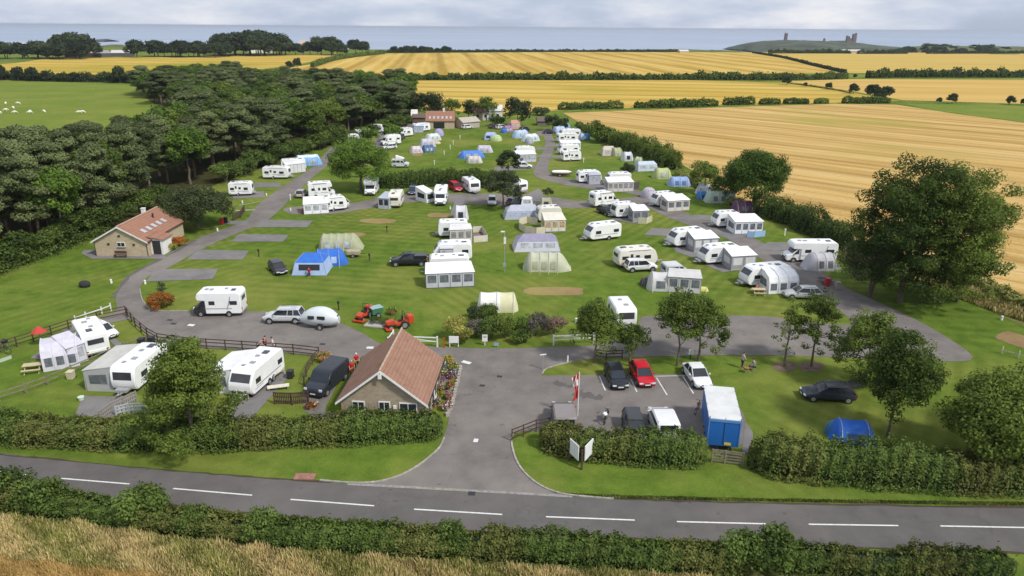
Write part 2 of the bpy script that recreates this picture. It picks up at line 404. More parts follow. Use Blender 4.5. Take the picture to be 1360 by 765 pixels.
# land: one sheet, flat to the coast then falling below the sea
ys = [-120, -20, 30, 60, 100, 150, 220, 320, 450, 600, 800, 1000, 1080, 1120, 1180, 1260, 1400, 1700]; xs = list(range(-2600, 2601, 100))
def landz(x, y):
    if y <= 1060: return 0
    k = min(1, (y-1060)/420.0); return -32*k*k*(3-2*k)+2.0*math.sin(x*.011)*math.sin(k*3.1)
b = MB(); b.v = [(x, y, landz(x, y)) for y in ys for x in xs]; nx = len(xs)
for j in range(len(ys)-1):
    for i in range(nx-1): b.f.append((j*nx+i, j*nx+i+1, (j+1)*nx+i+1, (j+1)*nx+i)); b.m.append(0)
g_ = b.build('ground', lawn, smooth=True); g_['kind'] = 'structure'
m_, t_, b_ = newmat('sea_water'); pos_ = objcoord(t_, True)
b_.inputs['Roughness'].default_value = .42; spec(b_, .35)
t_.links.new(ramp(t_, noise(t_, pos_, .0011, 5, .6, sc=(.35, 1, 1)), [(.35, (.26, .32, .41)), (.65, (.34, .395, .48))]), b_.inputs['Base Color'])
bump(t_, noise(t_, pos_, .06, 4, .7, sc=(.4, 1, 1)), b_, .5, 1.0)
sea = sheet('sea', [(-60000, 1150), (60000, 1150), (60000, 70000), (-60000, 70000)], -25, m_, raw=True)

# farmland sheets
sheet('barley_field_far', [(405, 99), (330, 99), (398, 88), (455, 78), (500, 71), (760, 69), (1000, 69.5), (1060, 80), (1125, 97), (800, 101), (530, 101)], .04, fw1)
sheet('barley_field_far_left', [(290, 98), (200, 96), (190, 86), (230, 77), (330, 73.5), (460, 71), (440, 76), (390, 87)], .04, fwl)
sheet('barley_field_left', [(-60, 88), (20, 84), (60, 78), (210, 75.5), (240, 76), (230, 100), (180, 106), (60, 103), (-60, 98)], .044, fwl)
sheet('green_pasture', [(-260, 106), (0, 107), (120, 110), (195, 111), (205, 122), (300, 135), (240, 260), (100, 290), (-260, 340)], .03, pasture)
sheet('barley_field_far_right', [(1004, 69.5), (1120, 70), (1500, 70), (1500, 97), (1360, 98), (1128, 97)], .048, fw1b)
sheet('field_edge_strip', [(1125, 99), (1500, 98), (1500, 106), (1360, 105), (1130, 103.5)], .052, pasture)
sheet('barley_field_mid', [(400, 107), (530, 107), (900, 106), (1040, 110), (1130, 123), (1195, 134), (1120, 137), (900, 141), (735, 147), (640, 152), (520, 135)], .036, fw2)
sheet('barley_field_right', [(1042, 108), (1130, 105), (1360, 106), (1500, 106), (1500, 140), (1360, 138), (1198, 133), (1130, 121)], .04, fw2b)
sheet('stubble_field', [(748, 150), (900, 144.5), (1110, 138), (1190, 139), (1260, 150), (1420, 171), (1700, 190), (1700, 520), (1440, 420), (1360, 398), (1330, 385), (1230, 352), (1140, 322), (1040, 284), (985, 266), (905, 218), (860, 200), (800, 176), (765, 160)], .03, fw3)
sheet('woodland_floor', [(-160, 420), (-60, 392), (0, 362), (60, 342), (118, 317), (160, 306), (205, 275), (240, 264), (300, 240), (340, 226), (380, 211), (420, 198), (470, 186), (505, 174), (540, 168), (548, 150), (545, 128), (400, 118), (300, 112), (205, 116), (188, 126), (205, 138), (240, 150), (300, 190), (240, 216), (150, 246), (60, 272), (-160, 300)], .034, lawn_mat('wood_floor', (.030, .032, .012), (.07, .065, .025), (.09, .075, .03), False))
sheet('green_field_wedge', [(1200, 138), (1360, 140), (1500, 142), (1500, 182), (1420, 170), (1260, 149)], .038, pasture)
sheet('rough_field_margin', [(1110, 316), (1230, 354), (1330, 386), (1440, 424), (1500, 450), (1500, 480), (1360, 434), (1310, 410), (1240, 380), (1120, 335)], .024, roughg)
sheet('wheat_field_near', [(-200, 725), (0, 742), (60, 750), (150, 761), (260, 775), (420, 800), (-200, 830)], .03, wheatg)
sheet('rough_verge', [(-200, 660), (0, 676), (100, 686), (200, 703), (400, 724), (700, 742), (1000, 757), (1300, 768), (1500, 780), (1500, 840), (-200, 850)], .02, roughg)
# public road, verges left as ground, site tarmac
ROADTOP = [(-200, 585), (-60, 595), (60, 609), (150, 618), (250, 627), (340, 634), (470, 644), (600, 653), (700, 657), (820, 663), (1000, 668), (1150, 671), (1360, 674), (1560, 672)]
ROADBOT = [(1560, 735), (1360, 735), (1150, 727), (1000, 722), (850, 716), (700, 709), (600, 703), (480, 695), (340, 683), (250, 674), (150, 662), (60, 651), (-60, 636), (-200, 622)]
sheet('road', dbl(ROADTOP[0])+ROADTOP[1:-1]+dbl(ROADTOP[-1])+dbl(ROADBOT[0])+ROADBOT[1:-1]+dbl(ROADBOT[-1]), .016, asph, 4)
site = [(470, 643.5)]+[(470, 643.5), (510, 640), (548, 624), (580, 598), (592, 572), (598, 545), (602, 515), (604, 500), (560, 545), (480, 560), (460, 545), (452, 520), (450, 545), (432, 560), (405, 545), (404, 520), (422, 492), (440, 482), (430, 474), (340, 466), (240, 460), (208, 452), (180, 432), (172, 424), (100, 440), (85, 436), (150, 416), (154, 400), (156, 384), (175, 365), (210, 345), (255, 320), (300, 303), (325, 294), (345, 270), (380, 245), (415, 222), (428, 208), (440, 196), (455, 196),
        (445, 208), (432, 222), (410, 240), (388, 262), (370, 280), (350, 296), (320, 308), (270, 330), (225, 355), (196, 368), (186, 384), (190, 400), (205, 412), (250, 413), (330, 413), (400, 418), (445, 427), (480, 442), (508, 457), (560, 460), (650, 463), (735, 461), (790, 458), (840, 440), (852, 422), (870, 420), (1010, 420), (1075, 428), (1130, 430), (1105, 405), (1060, 375), (1020, 350), (975, 322), (930, 304), (890, 290), (862, 276), (848, 266), (870, 264), (890, 274), (930, 290), (985, 310), (1030, 330), (1075, 350), (1120, 380), (1170, 403), (1230, 432), (1292, 474), (1245, 480), (1170, 477), (1020, 472), (900, 473), (800, 476), (760, 481), (727, 490)]+dbl((719, 499))+dbl((926, 497))+[(950, 520), (985, 545)]+dbl((995, 590))+dbl((940, 597))+[(850, 592), (720, 574), (683, 576), (681, 592), (690, 618), (712, 640), (745, 655)]+dbl((800, 662))
sheet('site_road', site, .024, asph2, 4)
sheet('camp_track', [(439, 272), (480, 268), (540, 258), (700, 258), (760, 266), (800, 266), (838, 262), (856, 262), (866, 270), (850, 277), (800, 276), (720, 276), (640, 272), (560, 268), (500, 275), (440, 284), (388, 284), (380, 276)], .020, asph2, 4)
sheet('camp_track', [(862, 264), (830, 256), (790, 252), (756, 246), (726, 240), (709, 232), (711, 222), (718, 208), (724, 192), (722, 182), (712, 176), (722, 173), (733, 180), (737, 192), (732, 208), (728, 222), (732, 232), (756, 238), (790, 243), (835, 250), (880, 262), (890, 270)], .028, asph2, 4)
sheet('camp_track', [(496, 196), (500, 184), (512, 172), (545, 164), (560, 163), (552, 167), (530, 174), (516, 186), (508, 197)], .028, asph2, 4)
sheet('camp_track', [(655, 222), (709, 219), (709, 224), (660, 228)], .018, gravel)
pads = [[(194, 374), (208, 358), (290, 357), (282, 371)], [(248, 345), (264, 332), (331, 333), (322, 345)], [(306, 321), (318, 311), (384, 312), (376, 321)], [(338, 302), (348, 292), (416, 293), (408, 302)], [(316, 249), (322, 243), (372, 243), (374, 249)], [(305, 264), (315, 257), (350, 254), (352, 262)],
        [(855, 312), (866, 303), (905, 305), (925, 316)], [(890, 291), (925, 285), (957, 287), (950, 293)], [(880, 316), (960, 322), (1000, 330), (940, 340), (900, 336)], [(1000, 333), (1020, 322), (1062, 322), (1068, 333)], [(935, 352), (960, 350), (1000, 356), (960, 362)], [(895, 334), (920, 332), (950, 338), (925, 344)], [(1040, 352), (1110, 350), (1120, 358), (1075, 362)], [(945, 306), (1000, 300), (1010, 313), (970, 318)], [(820, 282), (860, 285), (850, 298), (812, 292)],
        [(598, 285), (606, 262), (618, 262), (612, 285)], [(700, 258), (716, 250), (724, 262), (704, 268)], [(122, 344), (108, 337), (112, 332), (215, 335), (222, 344)], [(745, 246), (770, 240), (805, 244), (800, 250)], [(40, 476), (52, 468), (72, 466), (70, 480)], [(100, 552), (110, 526), (178, 528), (150, 556)], [(145, 452), (150, 448), (168, 460), (160, 468)], [(310, 535), (335, 522), (378, 492), (385, 500), (330, 560), (300, 560)], [(288, 298), (300, 294), (330, 293), (328, 299)], [(985, 600), (990, 560), (1000, 575), (998, 604)],
        [(496, 178), (525, 172), (560, 172), (545, 180), (505, 190)], [(735, 192), (745, 191), (745, 194), (734, 195)], [(712, 196), (728, 196), (728, 199), (712, 199)], [(733, 207), (748, 207), (748, 210), (732, 210)], [(712, 206), (724, 206), (724, 209), (712, 209)]]
for k, p in enumerate(pads): sheet('hardstanding', p, .034+.0004*k, gravel)
baresoil = lawn_mat('worn_grass', (.20, .13, .07), (.32, .22, .11), (.36, .33, .10), False)
for p in ([(480, 295), (482, 291), (522, 291), (524, 295), (505, 297)], [(455, 313), (460, 309), (480, 309), (486, 312), (470, 315)], [(570, 288), (572, 283), (600, 284), (600, 288)], [(702, 391), (703, 382), (768, 382), (773, 387), (768, 392)], [(1322, 448), (1340, 440), (1380, 455), (1380, 468), (1340, 456)], [(549, 204), (560, 203), (560, 207), (549, 207)], [(715, 176), (735, 172), (742, 176), (720, 181)]):
    sheet('worn_grass_patch', p, .012, baresoil, 3)
mud = lawn_mat('road_edge_mud', (.045, .034, .028), (.10, .08, .06), (.09, .11, .03), False)
def edge_strip(name, pts, w0, z, m):
    P = smooth_pts([G(*p) for p in pts], 8, False); A = []; B_ = []
    for i, p in enumerate(P):
        d = (P[min(i+1, len(P)-1)]-P[max(i-1, 0)]).normalized(); n_ = Vector((-d.y, d.x, 0)); A.append(p+n_*(w0*random.uniform(.2, 1.3))); B_.append(p-n_*(w0*random.uniform(.2, 1.1)))
    return sheet(name, [(q.x, q.y) for q in A+B_[::-1]], z, m, raw=True)
edge_strip('road_edge_mud', [(800, 662), (900, 665.5), (1000, 668), (1150, 671), (1360, 674), (1500, 673)], .16, .0205, mud)
edge_strip('road_edge_mud', [(-100, 590), (0, 604), (60, 609), (150, 618), (250, 627), (340, 634), (440, 641)], .13, .0207, mud)
edge_strip('road_edge_mud', [(-60, 636), (60, 651), (250, 674), (480, 695), (700, 709), (1000, 722), (1360, 735)], .14, .0209, mud)
edge_strip('road_repair_patch', [(950, 700), (1000, 702), (1090, 704)], .5, .0185, asphalt_mat('asphalt_patch', (.10, .092, .088), (.14, .13, .12), (.15, .13, .12)))
edge_strip('road_repair_patch', [(505, 655), (560, 659), (600, 662)], .4, .0186, bpy.data.materials['asphalt_patch'])
edge_strip('tarmac_stain', [(765, 520), (785, 527), (800, 530)], .9, .0262, bpy.data.materials['asphalt_patch'])
edge_strip('tarmac_stain', [(735, 508), (750, 512), (760, 514)], .5, .0264, bpy.data.materials['asphalt_patch'])
edge_strip('tarmac_repair', [(150, 395), (158, 384), (176, 364), (214, 344), (260, 319)], .35, .0266, bpy.data.materials['asphalt_patch'])
# painted markings
def bar_px(name, a, b, wd, z, m=linem):
    A = G(*a); B = G(*b); d = (B-A).normalized(); n = Vector((-d.y, d.x, 0))*wd/2
    return sheet(name, [(p.x, p.y) for p in (A-n, B-n, B+n, A+n)], z, m, raw=True)
for a, b in (((-30, 623), (35, 631)), ((81, 635.5), (172, 643)), ((230, 649), (335, 658)), ((386, 663.5), (497, 672)), ((550, 676.5), (667, 683.5)), ((725, 686.5), (843, 691)), ((899, 693), (1018, 696)), ((1074, 696.5), (1193, 698.3)), ((1249, 698.8), (1366, 701))):
    bar_px('centre_line_dash', a, b, .125, .020)
for a, b in (((760, 502), (765, 520)), ((796, 500), (804, 519)), ((838, 504), (846, 521)), ((872, 502), (886, 525)), ((907, 500), (921, 523))):
    bar_px('parking_bay_line', a, b, .11, .030)
bar_px('parking_edge_line', (870, 500), (920, 499), .10, .0295)
for a, b in (((250, 431.5), (258, 432.5)), ((614, 480), (625, 483)), ((487, 462), (496, 462)), ((573, 477), (581, 479)), ((629, 585), (635, 585.5))):
    bar_px('painted_road_arrow', a, b, .5, .030)
bar_px('concrete_edging', (312, 280), (339, 279), .5, .05, concrete)
bar_px('concrete_edging', (318, 273), (345, 268), .25, .05, concrete)
bar_px('road_joint_strip', (462, 643), (760, 659.5), .28, .0275, M('old_joint', (.26, .24, .22), .9, .3, 3))
bar_px('manhole_cover', (622, 655.5), (631, 656), .45, .0295, plast)
for x, y in ((425, 457), (227, 430), (637, 512), (660, 500), (222, 425)): bar_px('drain_cover', (x, y), (x+7, y+.6), .4, .0297, plast)
dr = MB(); c = G(405, 634); dr.box((c.x, c.y, .06), (1.5, .75, .1)); dr = tag(dr.build('drain_apron', brick), 'reddish brick drain apron set in the verge beside the main road', 'drain')
def kerb(px, w_=.14, h_=.11, m=kerbm):
    P = smooth_pts([G(*p) for p in px], 5, False); b = MB()
    for a, c in zip(P[:-1], P[1:]):
        d = c-a; b.box(tuple((a+c)/2+Vector((0, 0, h_/2-.01))), (d.length+.02, w_, h_), math.atan2(d.y, d.x))
    o = b.build('kerb', m); o['kind'] = 'structure'; return o
kerb([(425, 638.5), (475, 642), (513, 638), (549, 623), (581, 598), (590, 582)])
kerb([(681, 577), (680, 592), (689, 618), (711, 641), (745, 656), (800, 662), (815, 663)])
kerb([(186, 384), (190, 400), (205, 412), (250, 413)], .1, .08)
kerb([(720, 497), (728, 489), (760, 480.5)], .12, .1)

# coast: castle hill, wooded hill, dunes and rocks
def hill(name, X0, X1, Y0, Y1, prof, mat, z0=-27, ny=10):
    b = MB(); n = 60; g = random.Random(len(name)+n)
    for j in range(ny+1):
        v = j/ny; s = math.sin(math.pi*min(1, max(0, v)))**.6
        for i in range(n+1):
            u = i/n; hgt = np.interp(u, [p[0] for p in prof], [p[1] for p in prof])
            b.v.append((X0+(X1-X0)*u, Y0+(Y1-Y0)*v+g.uniform(-1, 1), z0+(hgt-z0)*s+g.uniform(-.7, .5)))
    for j in range(ny):
        for i in range(n): k = j*(n+1)+i; b.f.append((k, k+1, k+n+2, k+n+1)); b.m.append(0)
    o = b.build(name, mat, smooth=True); o['kind'] = 'structure'; return o
def XZ(px, py, D):   # world X,Z of a photo pixel at distance Y = D
    d = CR @ Vector(((px-680)/F, (382.5-py)/F, -1)); t = D/d.y; return d.x*t, CAMH+d.z*t
cliffm = M('headland', (.060, .072, .042), .95, .6, .03)
def hillprof(pts, D): 
    q = [XZ(x, y, D) for x, y in pts]; X0, X1 = q[0][0], q[-1][0]
    return X0, X1, [((x-X0)/(X1-X0), z) for x, z in q]
X0, X1, pr = hillprof([(984, 66), (992, 60.5), (1005, 56.5), (1020, 54.3), (1045, 52.8), (1070, 53.4), (1100, 54.4), (1130, 56), (1150, 58.8), (1180, 61.5), (1215, 64), (1260, 68)], 2000)
hill('castle_headland', X0, X1, 1780, 2220, pr, cliffm)
X0, X1, pr = hillprof([(95, 68), (110, 64), (130, 62), (150, 59), (165, 60), (180, 66)], 1250)
hill('grassy_dune_hill', X0, X1, 1150, 1350, pr, dune)
X0, X1, pr = hillprof([(1180, 68), (1210, 65), (1225, 61), (1300, 61), (1360, 62), (1500, 60), (1600, 66)], 1350)
hill('wooded_hill', X0, X1, 1200, 1500, pr, dune)
X0, X1, pr = hillprof([(720, 68.5), (760, 67), (800, 65.6), (850, 66.2), (890, 64.8), (930, 66), (985, 67)], 1300)
hill('coastal_dunes', X0, X1, 1240, 1360, pr, dune)
X0, X1, pr = hillprof([(100, 54), (110, 53.4), (125, 52.6), (138, 51.8), (145, 53.3)], 2550)
hill('sea_rocks', X0, X1, 2500, 2620, pr, M('dark_rock', (.05, .045, .05), .9))
for a, b in (((45, 49.2), (72, 49.0)), ((0, 57), (22, 59)), ((205, 54), (262, 53)), ((0, 62), (35, 63))):
    x0, x1 = G(a[0], a[1], -24.8), G(b[0], b[1], -24.8)
    if x0.y > 1150: 
        s_ = sheet('breaking_wave', [(x0.x, x0.y), (x1.x, x1.y), (x1.x-5, x1.y+14+x1.y*.008), ((x0.x+x1.x)/2, x0.y+20), (x0.x+10, x0.y+9)], -24.8, M('sea_foam', (.7, .72, .74), .8), raw=True)
# ------------------------------------------------------------ trees
PROTO = {}; USED = set()
def proto(kind, h, root): PROTO.setdefault(kind, []).append((root, h))
def pine_clumps(h, r, base, seed, n=34):
    g = random.Random(seed); o = []
    for i in range(n):
        u = g.random()**.8; z = base+(h-base)*u; prof = (math.sin(math.pi*min(1, .18+u*.86))**.7)
        a = g.uniform(0, 2*math.pi); rr = r*prof*g.uniform(.25, .9); o.append(((math.cos(a)*rr, math.sin(a)*rr, z), r*.36*g.uniform(.7, 1.25), g.uniform(.15, .85)))
    o.append(((0, 0, h-.3), r*.32, .6)); return o
for s in range(4):
    proto('pine', 14, tree_obj('pine_tree', pine_clumps(14, 3.9, 5.0 if s < 2 else 3, 11+s, 40), lf_pine, 14, .26, barkp, .17, 210, .55, 1, .9, .5))
for s in range(4):
    proto('wood', 12, tree_obj('woodland_tree', broad_clumps(12, 4.6, 3.0, 44, .30, .8, .3, 30+s), lf_bright if s == 1 else lf_broad, 12, .28, bark, .22, 110, .8, 1, .6))
for s in range(4):
    proto('broad', 10, tree_obj('broadleaf_tree', broad_clumps(10, 3.9, 2.6, 54, .26, .85, .35, 50+s), lf_broad, 10, .2, bark, .13, 260, .75, 1, .62))
for s in range(3):
    proto('round', 7, tree_obj('round_tree', broad_clumps(7, 5.0, .8, 70, .22, .7, .12, 70+s), lf_olive, 7, .3, bark, .13, 220, .8, 3, .55))
for s in range(3):
    proto('bush', 3, tree_obj('field_bush', broad_clumps(3, 2.0, 0.1, 30, .36, .8, .3, 80+s), lf_hedge, 3, .09, bark, .11, 220, .85, 3, .5))
for s in range(3):
    proto('far', 9, tree_obj('distant_tree', broad_clumps(9, 5.0, .6, 26, .38, .8, .3, 90+s), lf_dark, 9, .3, bark, .5, 26, .85, 1, .5))
def plant(kind, loc, h, label, cat='tree', group=None, name=None, wide=1.0, rz=None, which=None, mat=None):
    L = PROTO[kind]; i = random.randrange(len(L)) if which is None else which; root, ph = L[i]
    o = root if root.name not in USED else copy_tree(root)
    USED.add(root.name)
    if root is not o and name: o.name = name
    elif name: o.name = name; USED.add(o.name)
    s = h/ph; o.location = loc; o.scale = (s*wide, s*wide, s); o.rotation_euler.z = random.uniform(0, 6.28) if rz is None else rz
    tag(o, label, cat, group)
    return o
def fixname(kind):      # renaming a prototype would break the child table
    pass
def unique_tree(name, px, h, clumps, mat, tr, label, leaf=.12, per=260, flat=.8, forks=1, tt=.65, bk=None, cat='tree', group=None, rz=0, up=.25):
    o = tree_obj(name, clumps, mat, h, tr, bk or bark, leaf, per, flat, forks, tt, up); o.location = G(*px); o.rotation_euler.z = rz
    tag(o, label, cat, group); return o

# the wood on the left: individual trees on a jittered grid
def inpoly(x, y, P):
    c = False; n = len(P)
    for i in range(n):
        x1, y1 = P[i]; x2, y2 = P[i-1]
        if (y1 > y) != (y2 > y) and x < (x2-x1)*(y-y1)/(y2-y1)+x1: c = not c
    return c
wp = [G(*p) for p in [(-60, 385), (0, 356), (60, 336), (118, 312), (160, 300), (215, 266), (300, 236), (340, 222), (380, 208), (420, 196), (470, 184), (505, 172), (535, 166), (545, 150), (545, 128), (400, 118), (300, 112), (205, 116), (190, 126), (205, 138), (240, 150), (300, 190), (240, 212), (150, 242), (60, 268), (-60, 290)]]
WP = [(p.x, p.y) for p in wp]
xs_ = [p[0] for p in WP]; ys_ = [p[1] for p in WP]; pts = []
for (lo, hi, SP_) in ((0, 128, 5.3), (128, 175, 7.0), (175, 900, 10.2)):
    y = lo; k = 0
    while y < hi:
        if y < min(ys_)-10: y += SP_*.9; continue
        x = min(xs_)+(k % 2)*SP_/2
        while x < max(xs_):
            q = (x+random.uniform(-.3, .3)*SP_, y+random.uniform(-.3, .3)*SP_)
            if inpoly(*q, WP) and q[0] > -q[1]*.80-12: pts.append((*q, SP_))
            x += SP_
        y += SP_*.9; k += 1
        if y > max(ys_): break
print('WOOD', len(pts), [sum(1 for p in pts if p[2] == v) for v in (5.3, 7.0, 10.2)])
random.shuffle(pts)
if len(pts) > 298: pts.sort(key=lambda p: p[1]); pts = pts[:298]
for qx, qy, SP in pts:
    q = (qx, qy); far = q[1] > 190; pn = random.random() < (.3 if far else .72)
    h = random.uniform(10.5, 13.2) if far else random.uniform(12.0, 15.5)
    near = q[1] < 150
    if pn: plant('pine', (*q, 0), h, 'dark grey-green pine crowded in the wood left of the campsite', group='pines of the wood', wide=(1.15 if near else 1.3)*max(.85, SP/7.5))
    else: plant('wood', (*q, 0), h*.95, 'dark green broadleaf tree crowded in the wood left of the campsite', group='broadleaf trees of the wood', wide=max(.9, 1.15*SP/7.5))
for (x, y), h, lb in (((10, 672), 2.9, 'round dark bush at the left edge growing out of the foreground hedge'), ((62, 680), 2.7, 'second round bush from the left in the foreground hedge'), ((192, 695), 3.1, 'tall leafy bush rising above the dip of the foreground hedge'), ((262, 706), 2.0, 'low bush just right of the tall leafy one in the foreground hedge'), ((350, 716), 2.3, 'small bush swelling the foreground hedge below the brick drain apron'), ((598, 733), 2.2, 'light bush in the foreground hedge below the entrance mouth'), ((985, 752), 2.7, 'dark bush at the join of the two foreground hedges'), ((1022, 752), 2.9, 'leafy bush right of the join of the foreground hedges')):
    plant('bush', G(x, y), h, lb, 'bush', wide=.95)
# undergrowth along the wood edge
def field_leaves(name, n, fn, size, mats, tilt=.6, label=None, cat=None):
    P = np.array([fn() for _ in range(n)]); d = rdirs(n); d[:, 2] = np.abs(d[:, 2])+tilt; d /= np.linalg.norm(d, axis=1)[:, None]
    a, b = leafaxes(d, size); me = quads_mesh(name, P, a, b, rng.uniform(0, 1, n), mats)
    o = mesh_obj(name, me); tag(o, label, cat, kind='stuff'); return o
edge = [G(*p) for p in [(-60, 388), (0, 360), (60, 340), (118, 316), (130, 306)]]
def fe():
    i = random.randrange(len(edge)-1); u = random.random(); p = edge[i].lerp(edge[i+1], u); h = random.random()**2*1.3
    return (p.x+random.gauss(0, .9), p.y+random.gauss(1.2, .9), h)
field_leaves('undergrowth', 9000, fe, .14, [lf_hedge, lf_dark], .3, 'scrubby dark undergrowth along the foot of the wood', 'undergrowth')

for k, (x, y) in enumerate([(-20, 372), (8, 352), (30, 345), (52, 336), (78, 328), (100, 318), (118, 308), (140, 302), (168, 290), (190, 280), (214, 268), (300, 242), (312, 235), (326, 232), (340, 226), (352, 221), (366, 217), (378, 211), (392, 207), (404, 203), (416, 199), (430, 196), (444, 192), (456, 190), (470, 187), (482, 182), (494, 178), (508, 174), (524, 171), (538, 167), (190, 123), (196, 131), (206, 135), (226, 142)]):
    plant('bush', G(x, y), random.uniform(2.6, 5.0), 'dark understorey shrub along the edge of the left-hand wood', 'shrub', 'understorey shrubs of the wood', wide=1.25)
# ------------------------------------------------------------ hedges
def hedge(name, px, w_, h_, mat, dens=70, leaf=.10, label=None, cat='hedge', group=None, rough_=.22, side=0, bumps=None, raw=False, lump=.22, mat2=None, thin=0):
    P = [Vector((*p, 0)) if raw else G(*p) for p in px]; P = smooth_pts(P, 6, False)
    seg = [(b-a).length for a, b in zip(P[:-1], P[1:])]; L = sum(seg); cum = np.concatenate([[0], np.cumsum(seg)])
    PA = np.array([(p.x, p.y) for p in P])
    n = int(L*(w_+2*h_)*dens); s = rng.uniform(0, L, n); X = np.interp(s, cum, PA[:, 0]); Y = np.interp(s, cum, PA[:, 1])
    e = .3; TX = np.interp(np.minimum(s+e, L), cum, PA[:, 0])-np.interp(np.maximum(s-e, 0), cum, PA[:, 0]); TY = np.interp(np.minimum(s+e, L), cum, PA[:, 1])-np.interp(np.maximum(s-e, 0), cum, PA[:, 1])
    T = np.stack([TX, TY], 1); T /= np.linalg.norm(T, axis=1)[:, None]; NX = -T[:, 1]; NY = T[:, 0]
    ph = rng.uniform(0, 6.28, 8)
    H = h_*(1+lump*(np.sin(s*.55+ph[0])*.45+np.sin(s*1.3+ph[1])*.35+np.sin(s*3.1+ph[2])*.2))
    W = w_*(1+lump*.8*(np.sin(s*.7+ph[3])*.5+np.sin(s*1.9+ph[4])*.4))
    for q_ in rng.uniform(0, L, int(L/2.2)):
        a_ = rng.uniform(-.16, .24)*h_; b0_ = rng.uniform(.35, 1.1)*max(1, leaf*6); H = H+a_*np.exp(-((s-q_)/b0_)**2); W = W+a_*.8*np.exp(-((s-q_)/b0_)**2)
    if bumps:
        for bx, by, bh, bw in bumps:
            q_ = G(bx, by); s0 = cum[int(np.argmin((PA[:, 0]-q_.x)**2+(PA[:, 1]-q_.y)**2))]; H = H+bh*np.exp(-((s-s0)/bw)**2); W = W+bh*.5*np.exp(-((s-s0)/bw)**2)
    # position round the section: angle over a superellipse
    th = rng.uniform(-.12, math.pi+.12, n); c = np.cos(th); sn = np.sin(th)
    sx = np.sign(c)*np.abs(c)**.55; sz = np.sign(sn)*np.abs(sn)**.5
    clump = np.sin(s*4.3+th*5+ph[5])*np.sin(s*2.2-th*3+ph[6])
    dep = 1+rng.normal(0, .05, n)+rough_*.5*clump-np.abs(rng.normal(0, .10, n))
    endt = np.clip(np.minimum(s, L-s)/max(.5, w_*.5), 0, 1)**.5
    off = sx*W/2*dep*endt; Z = np.maximum(.03, sz*H*dep*(.55+.45*endt))
    sh_ = rng.uniform(0, 1, n) < .05; Z = np.where(sh_ & (sz > .8), Z+np.abs(rng.normal(0, .13*h_, n)), Z)
    wd_ = rng.uniform(0, 1, n) < .07; off = np.where(wd_, np.sign(c)*(W/2*endt*rng.uniform(.9, 1.22, n)), off); Z = np.where(wd_, rng.uniform(0, .22, n)*h_, Z)
    Pn = np.stack([X+NX*off, Y+NY*off, Z], 1)
    nr = np.stack([NX*sx, NY*sx, sz*.8+.1], 1)+rdirs(n)*.8; nr /= np.linalg.norm(nr, axis=1)[:, None]
    a, b = leafaxes(nr, leaf)
    pn = np.sin(s*.9+ph[7])*.5+np.sin(s*.31+ph[1])*.5
    tint = np.clip(.5+.22*clump+.14*pn+rng.normal(0, .16, n), 0, 1)
    # dark solid core, added inside the leaves to keep light from leaking through
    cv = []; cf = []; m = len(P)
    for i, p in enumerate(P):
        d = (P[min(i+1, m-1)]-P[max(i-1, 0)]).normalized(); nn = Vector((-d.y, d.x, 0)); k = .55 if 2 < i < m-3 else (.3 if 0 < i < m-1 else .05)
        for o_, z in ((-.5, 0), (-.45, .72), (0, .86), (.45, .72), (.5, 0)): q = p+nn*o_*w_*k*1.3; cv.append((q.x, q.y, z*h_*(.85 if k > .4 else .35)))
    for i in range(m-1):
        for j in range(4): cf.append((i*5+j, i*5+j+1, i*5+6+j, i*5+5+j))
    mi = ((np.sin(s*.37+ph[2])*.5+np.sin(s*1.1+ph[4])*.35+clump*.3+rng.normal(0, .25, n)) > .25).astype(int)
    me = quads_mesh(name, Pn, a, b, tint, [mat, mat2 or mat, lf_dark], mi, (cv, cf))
    o = mesh_obj(name, me); tag(o, label, cat, group); return o
hedge('hedge', [(-140, 672), (-60, 668), (40, 676), (120, 686), (200, 698), (300, 712), (450, 726), (600, 733), (760, 741), (880, 750), (1000, 754)], 1.9, 1.5, lf_hedge, 200, .085, 'long foreground hedge lining the near roadside, rising to bushes at its left end', lump=.2, mat2=lf_hedge2)
hedge('hedge', [(1000, 752), (1080, 752), (1160, 757), (1260, 760), (1345, 764)], 1.9, 1.35, lf_hedge, 190, .085, 'low foreground hedge with rusty leaves at the lower right of the road', lump=.25, mat2=lf_hedge2)
hedge('hedge', [(-120, 575), (0, 581), (100, 586), (200, 590), (300, 589), (400, 584), (500, 579), (588, 576)], 2.5, 1.85, lf_hedge, 170, .09, 'clipped roadside hedge running left from the site entrance past the brown-roofed cottage', lump=.09, mat2=lf_hedge2)
hedge('hedge', [(718, 588), (760, 600), (820, 606), (880, 610), (938, 612)], 2.3, 2.1, lf_hedge, 170, .09, 'dark clipped hedge between the car park and the white V-shaped sign', lump=.12, mat2=lf_hedge2)
hedge('hedge', [(992, 618), (1060, 626), (1150, 634), (1260, 642), (1360, 646), (1500, 652)], 2.8, 2.5, lf_hedge, 170, .09, 'tall dark hedge right of the gate beside the blue trailer', lump=.12, mat2=lf_hedge2)
hedge('hedge', [(492, 249), (530, 248), (580, 246), (640, 247), (672, 252)], 3.2, 3.0, lf_hedge, 60, .14, 'thick hedge behind the parked motorhomes in the middle of the campsite', lump=.12)
hedge('hedge', [(1000, 280), (1050, 296), (1100, 318), (1135, 334)], 4.2, 3.4, lf_hedge, 60, .14, 'bulky dark hedge between the right-hand tents and the stubble field', lump=.3)
hedge('hedge', [(812, 192), (840, 200), (870, 212), (896, 226)], 4.6, 3.7, lf_broad, 45, .18, 'dark overgrown hedge along the stubble field behind the small tents', lump=.3)
hedge('hedge', [(768, 166), (782, 176), (800, 186), (815, 192)], 2.6, 1.1, lf_hedge, 30, .18, 'scrubby boundary hedge at the far right corner of the campsite', lump=.4)
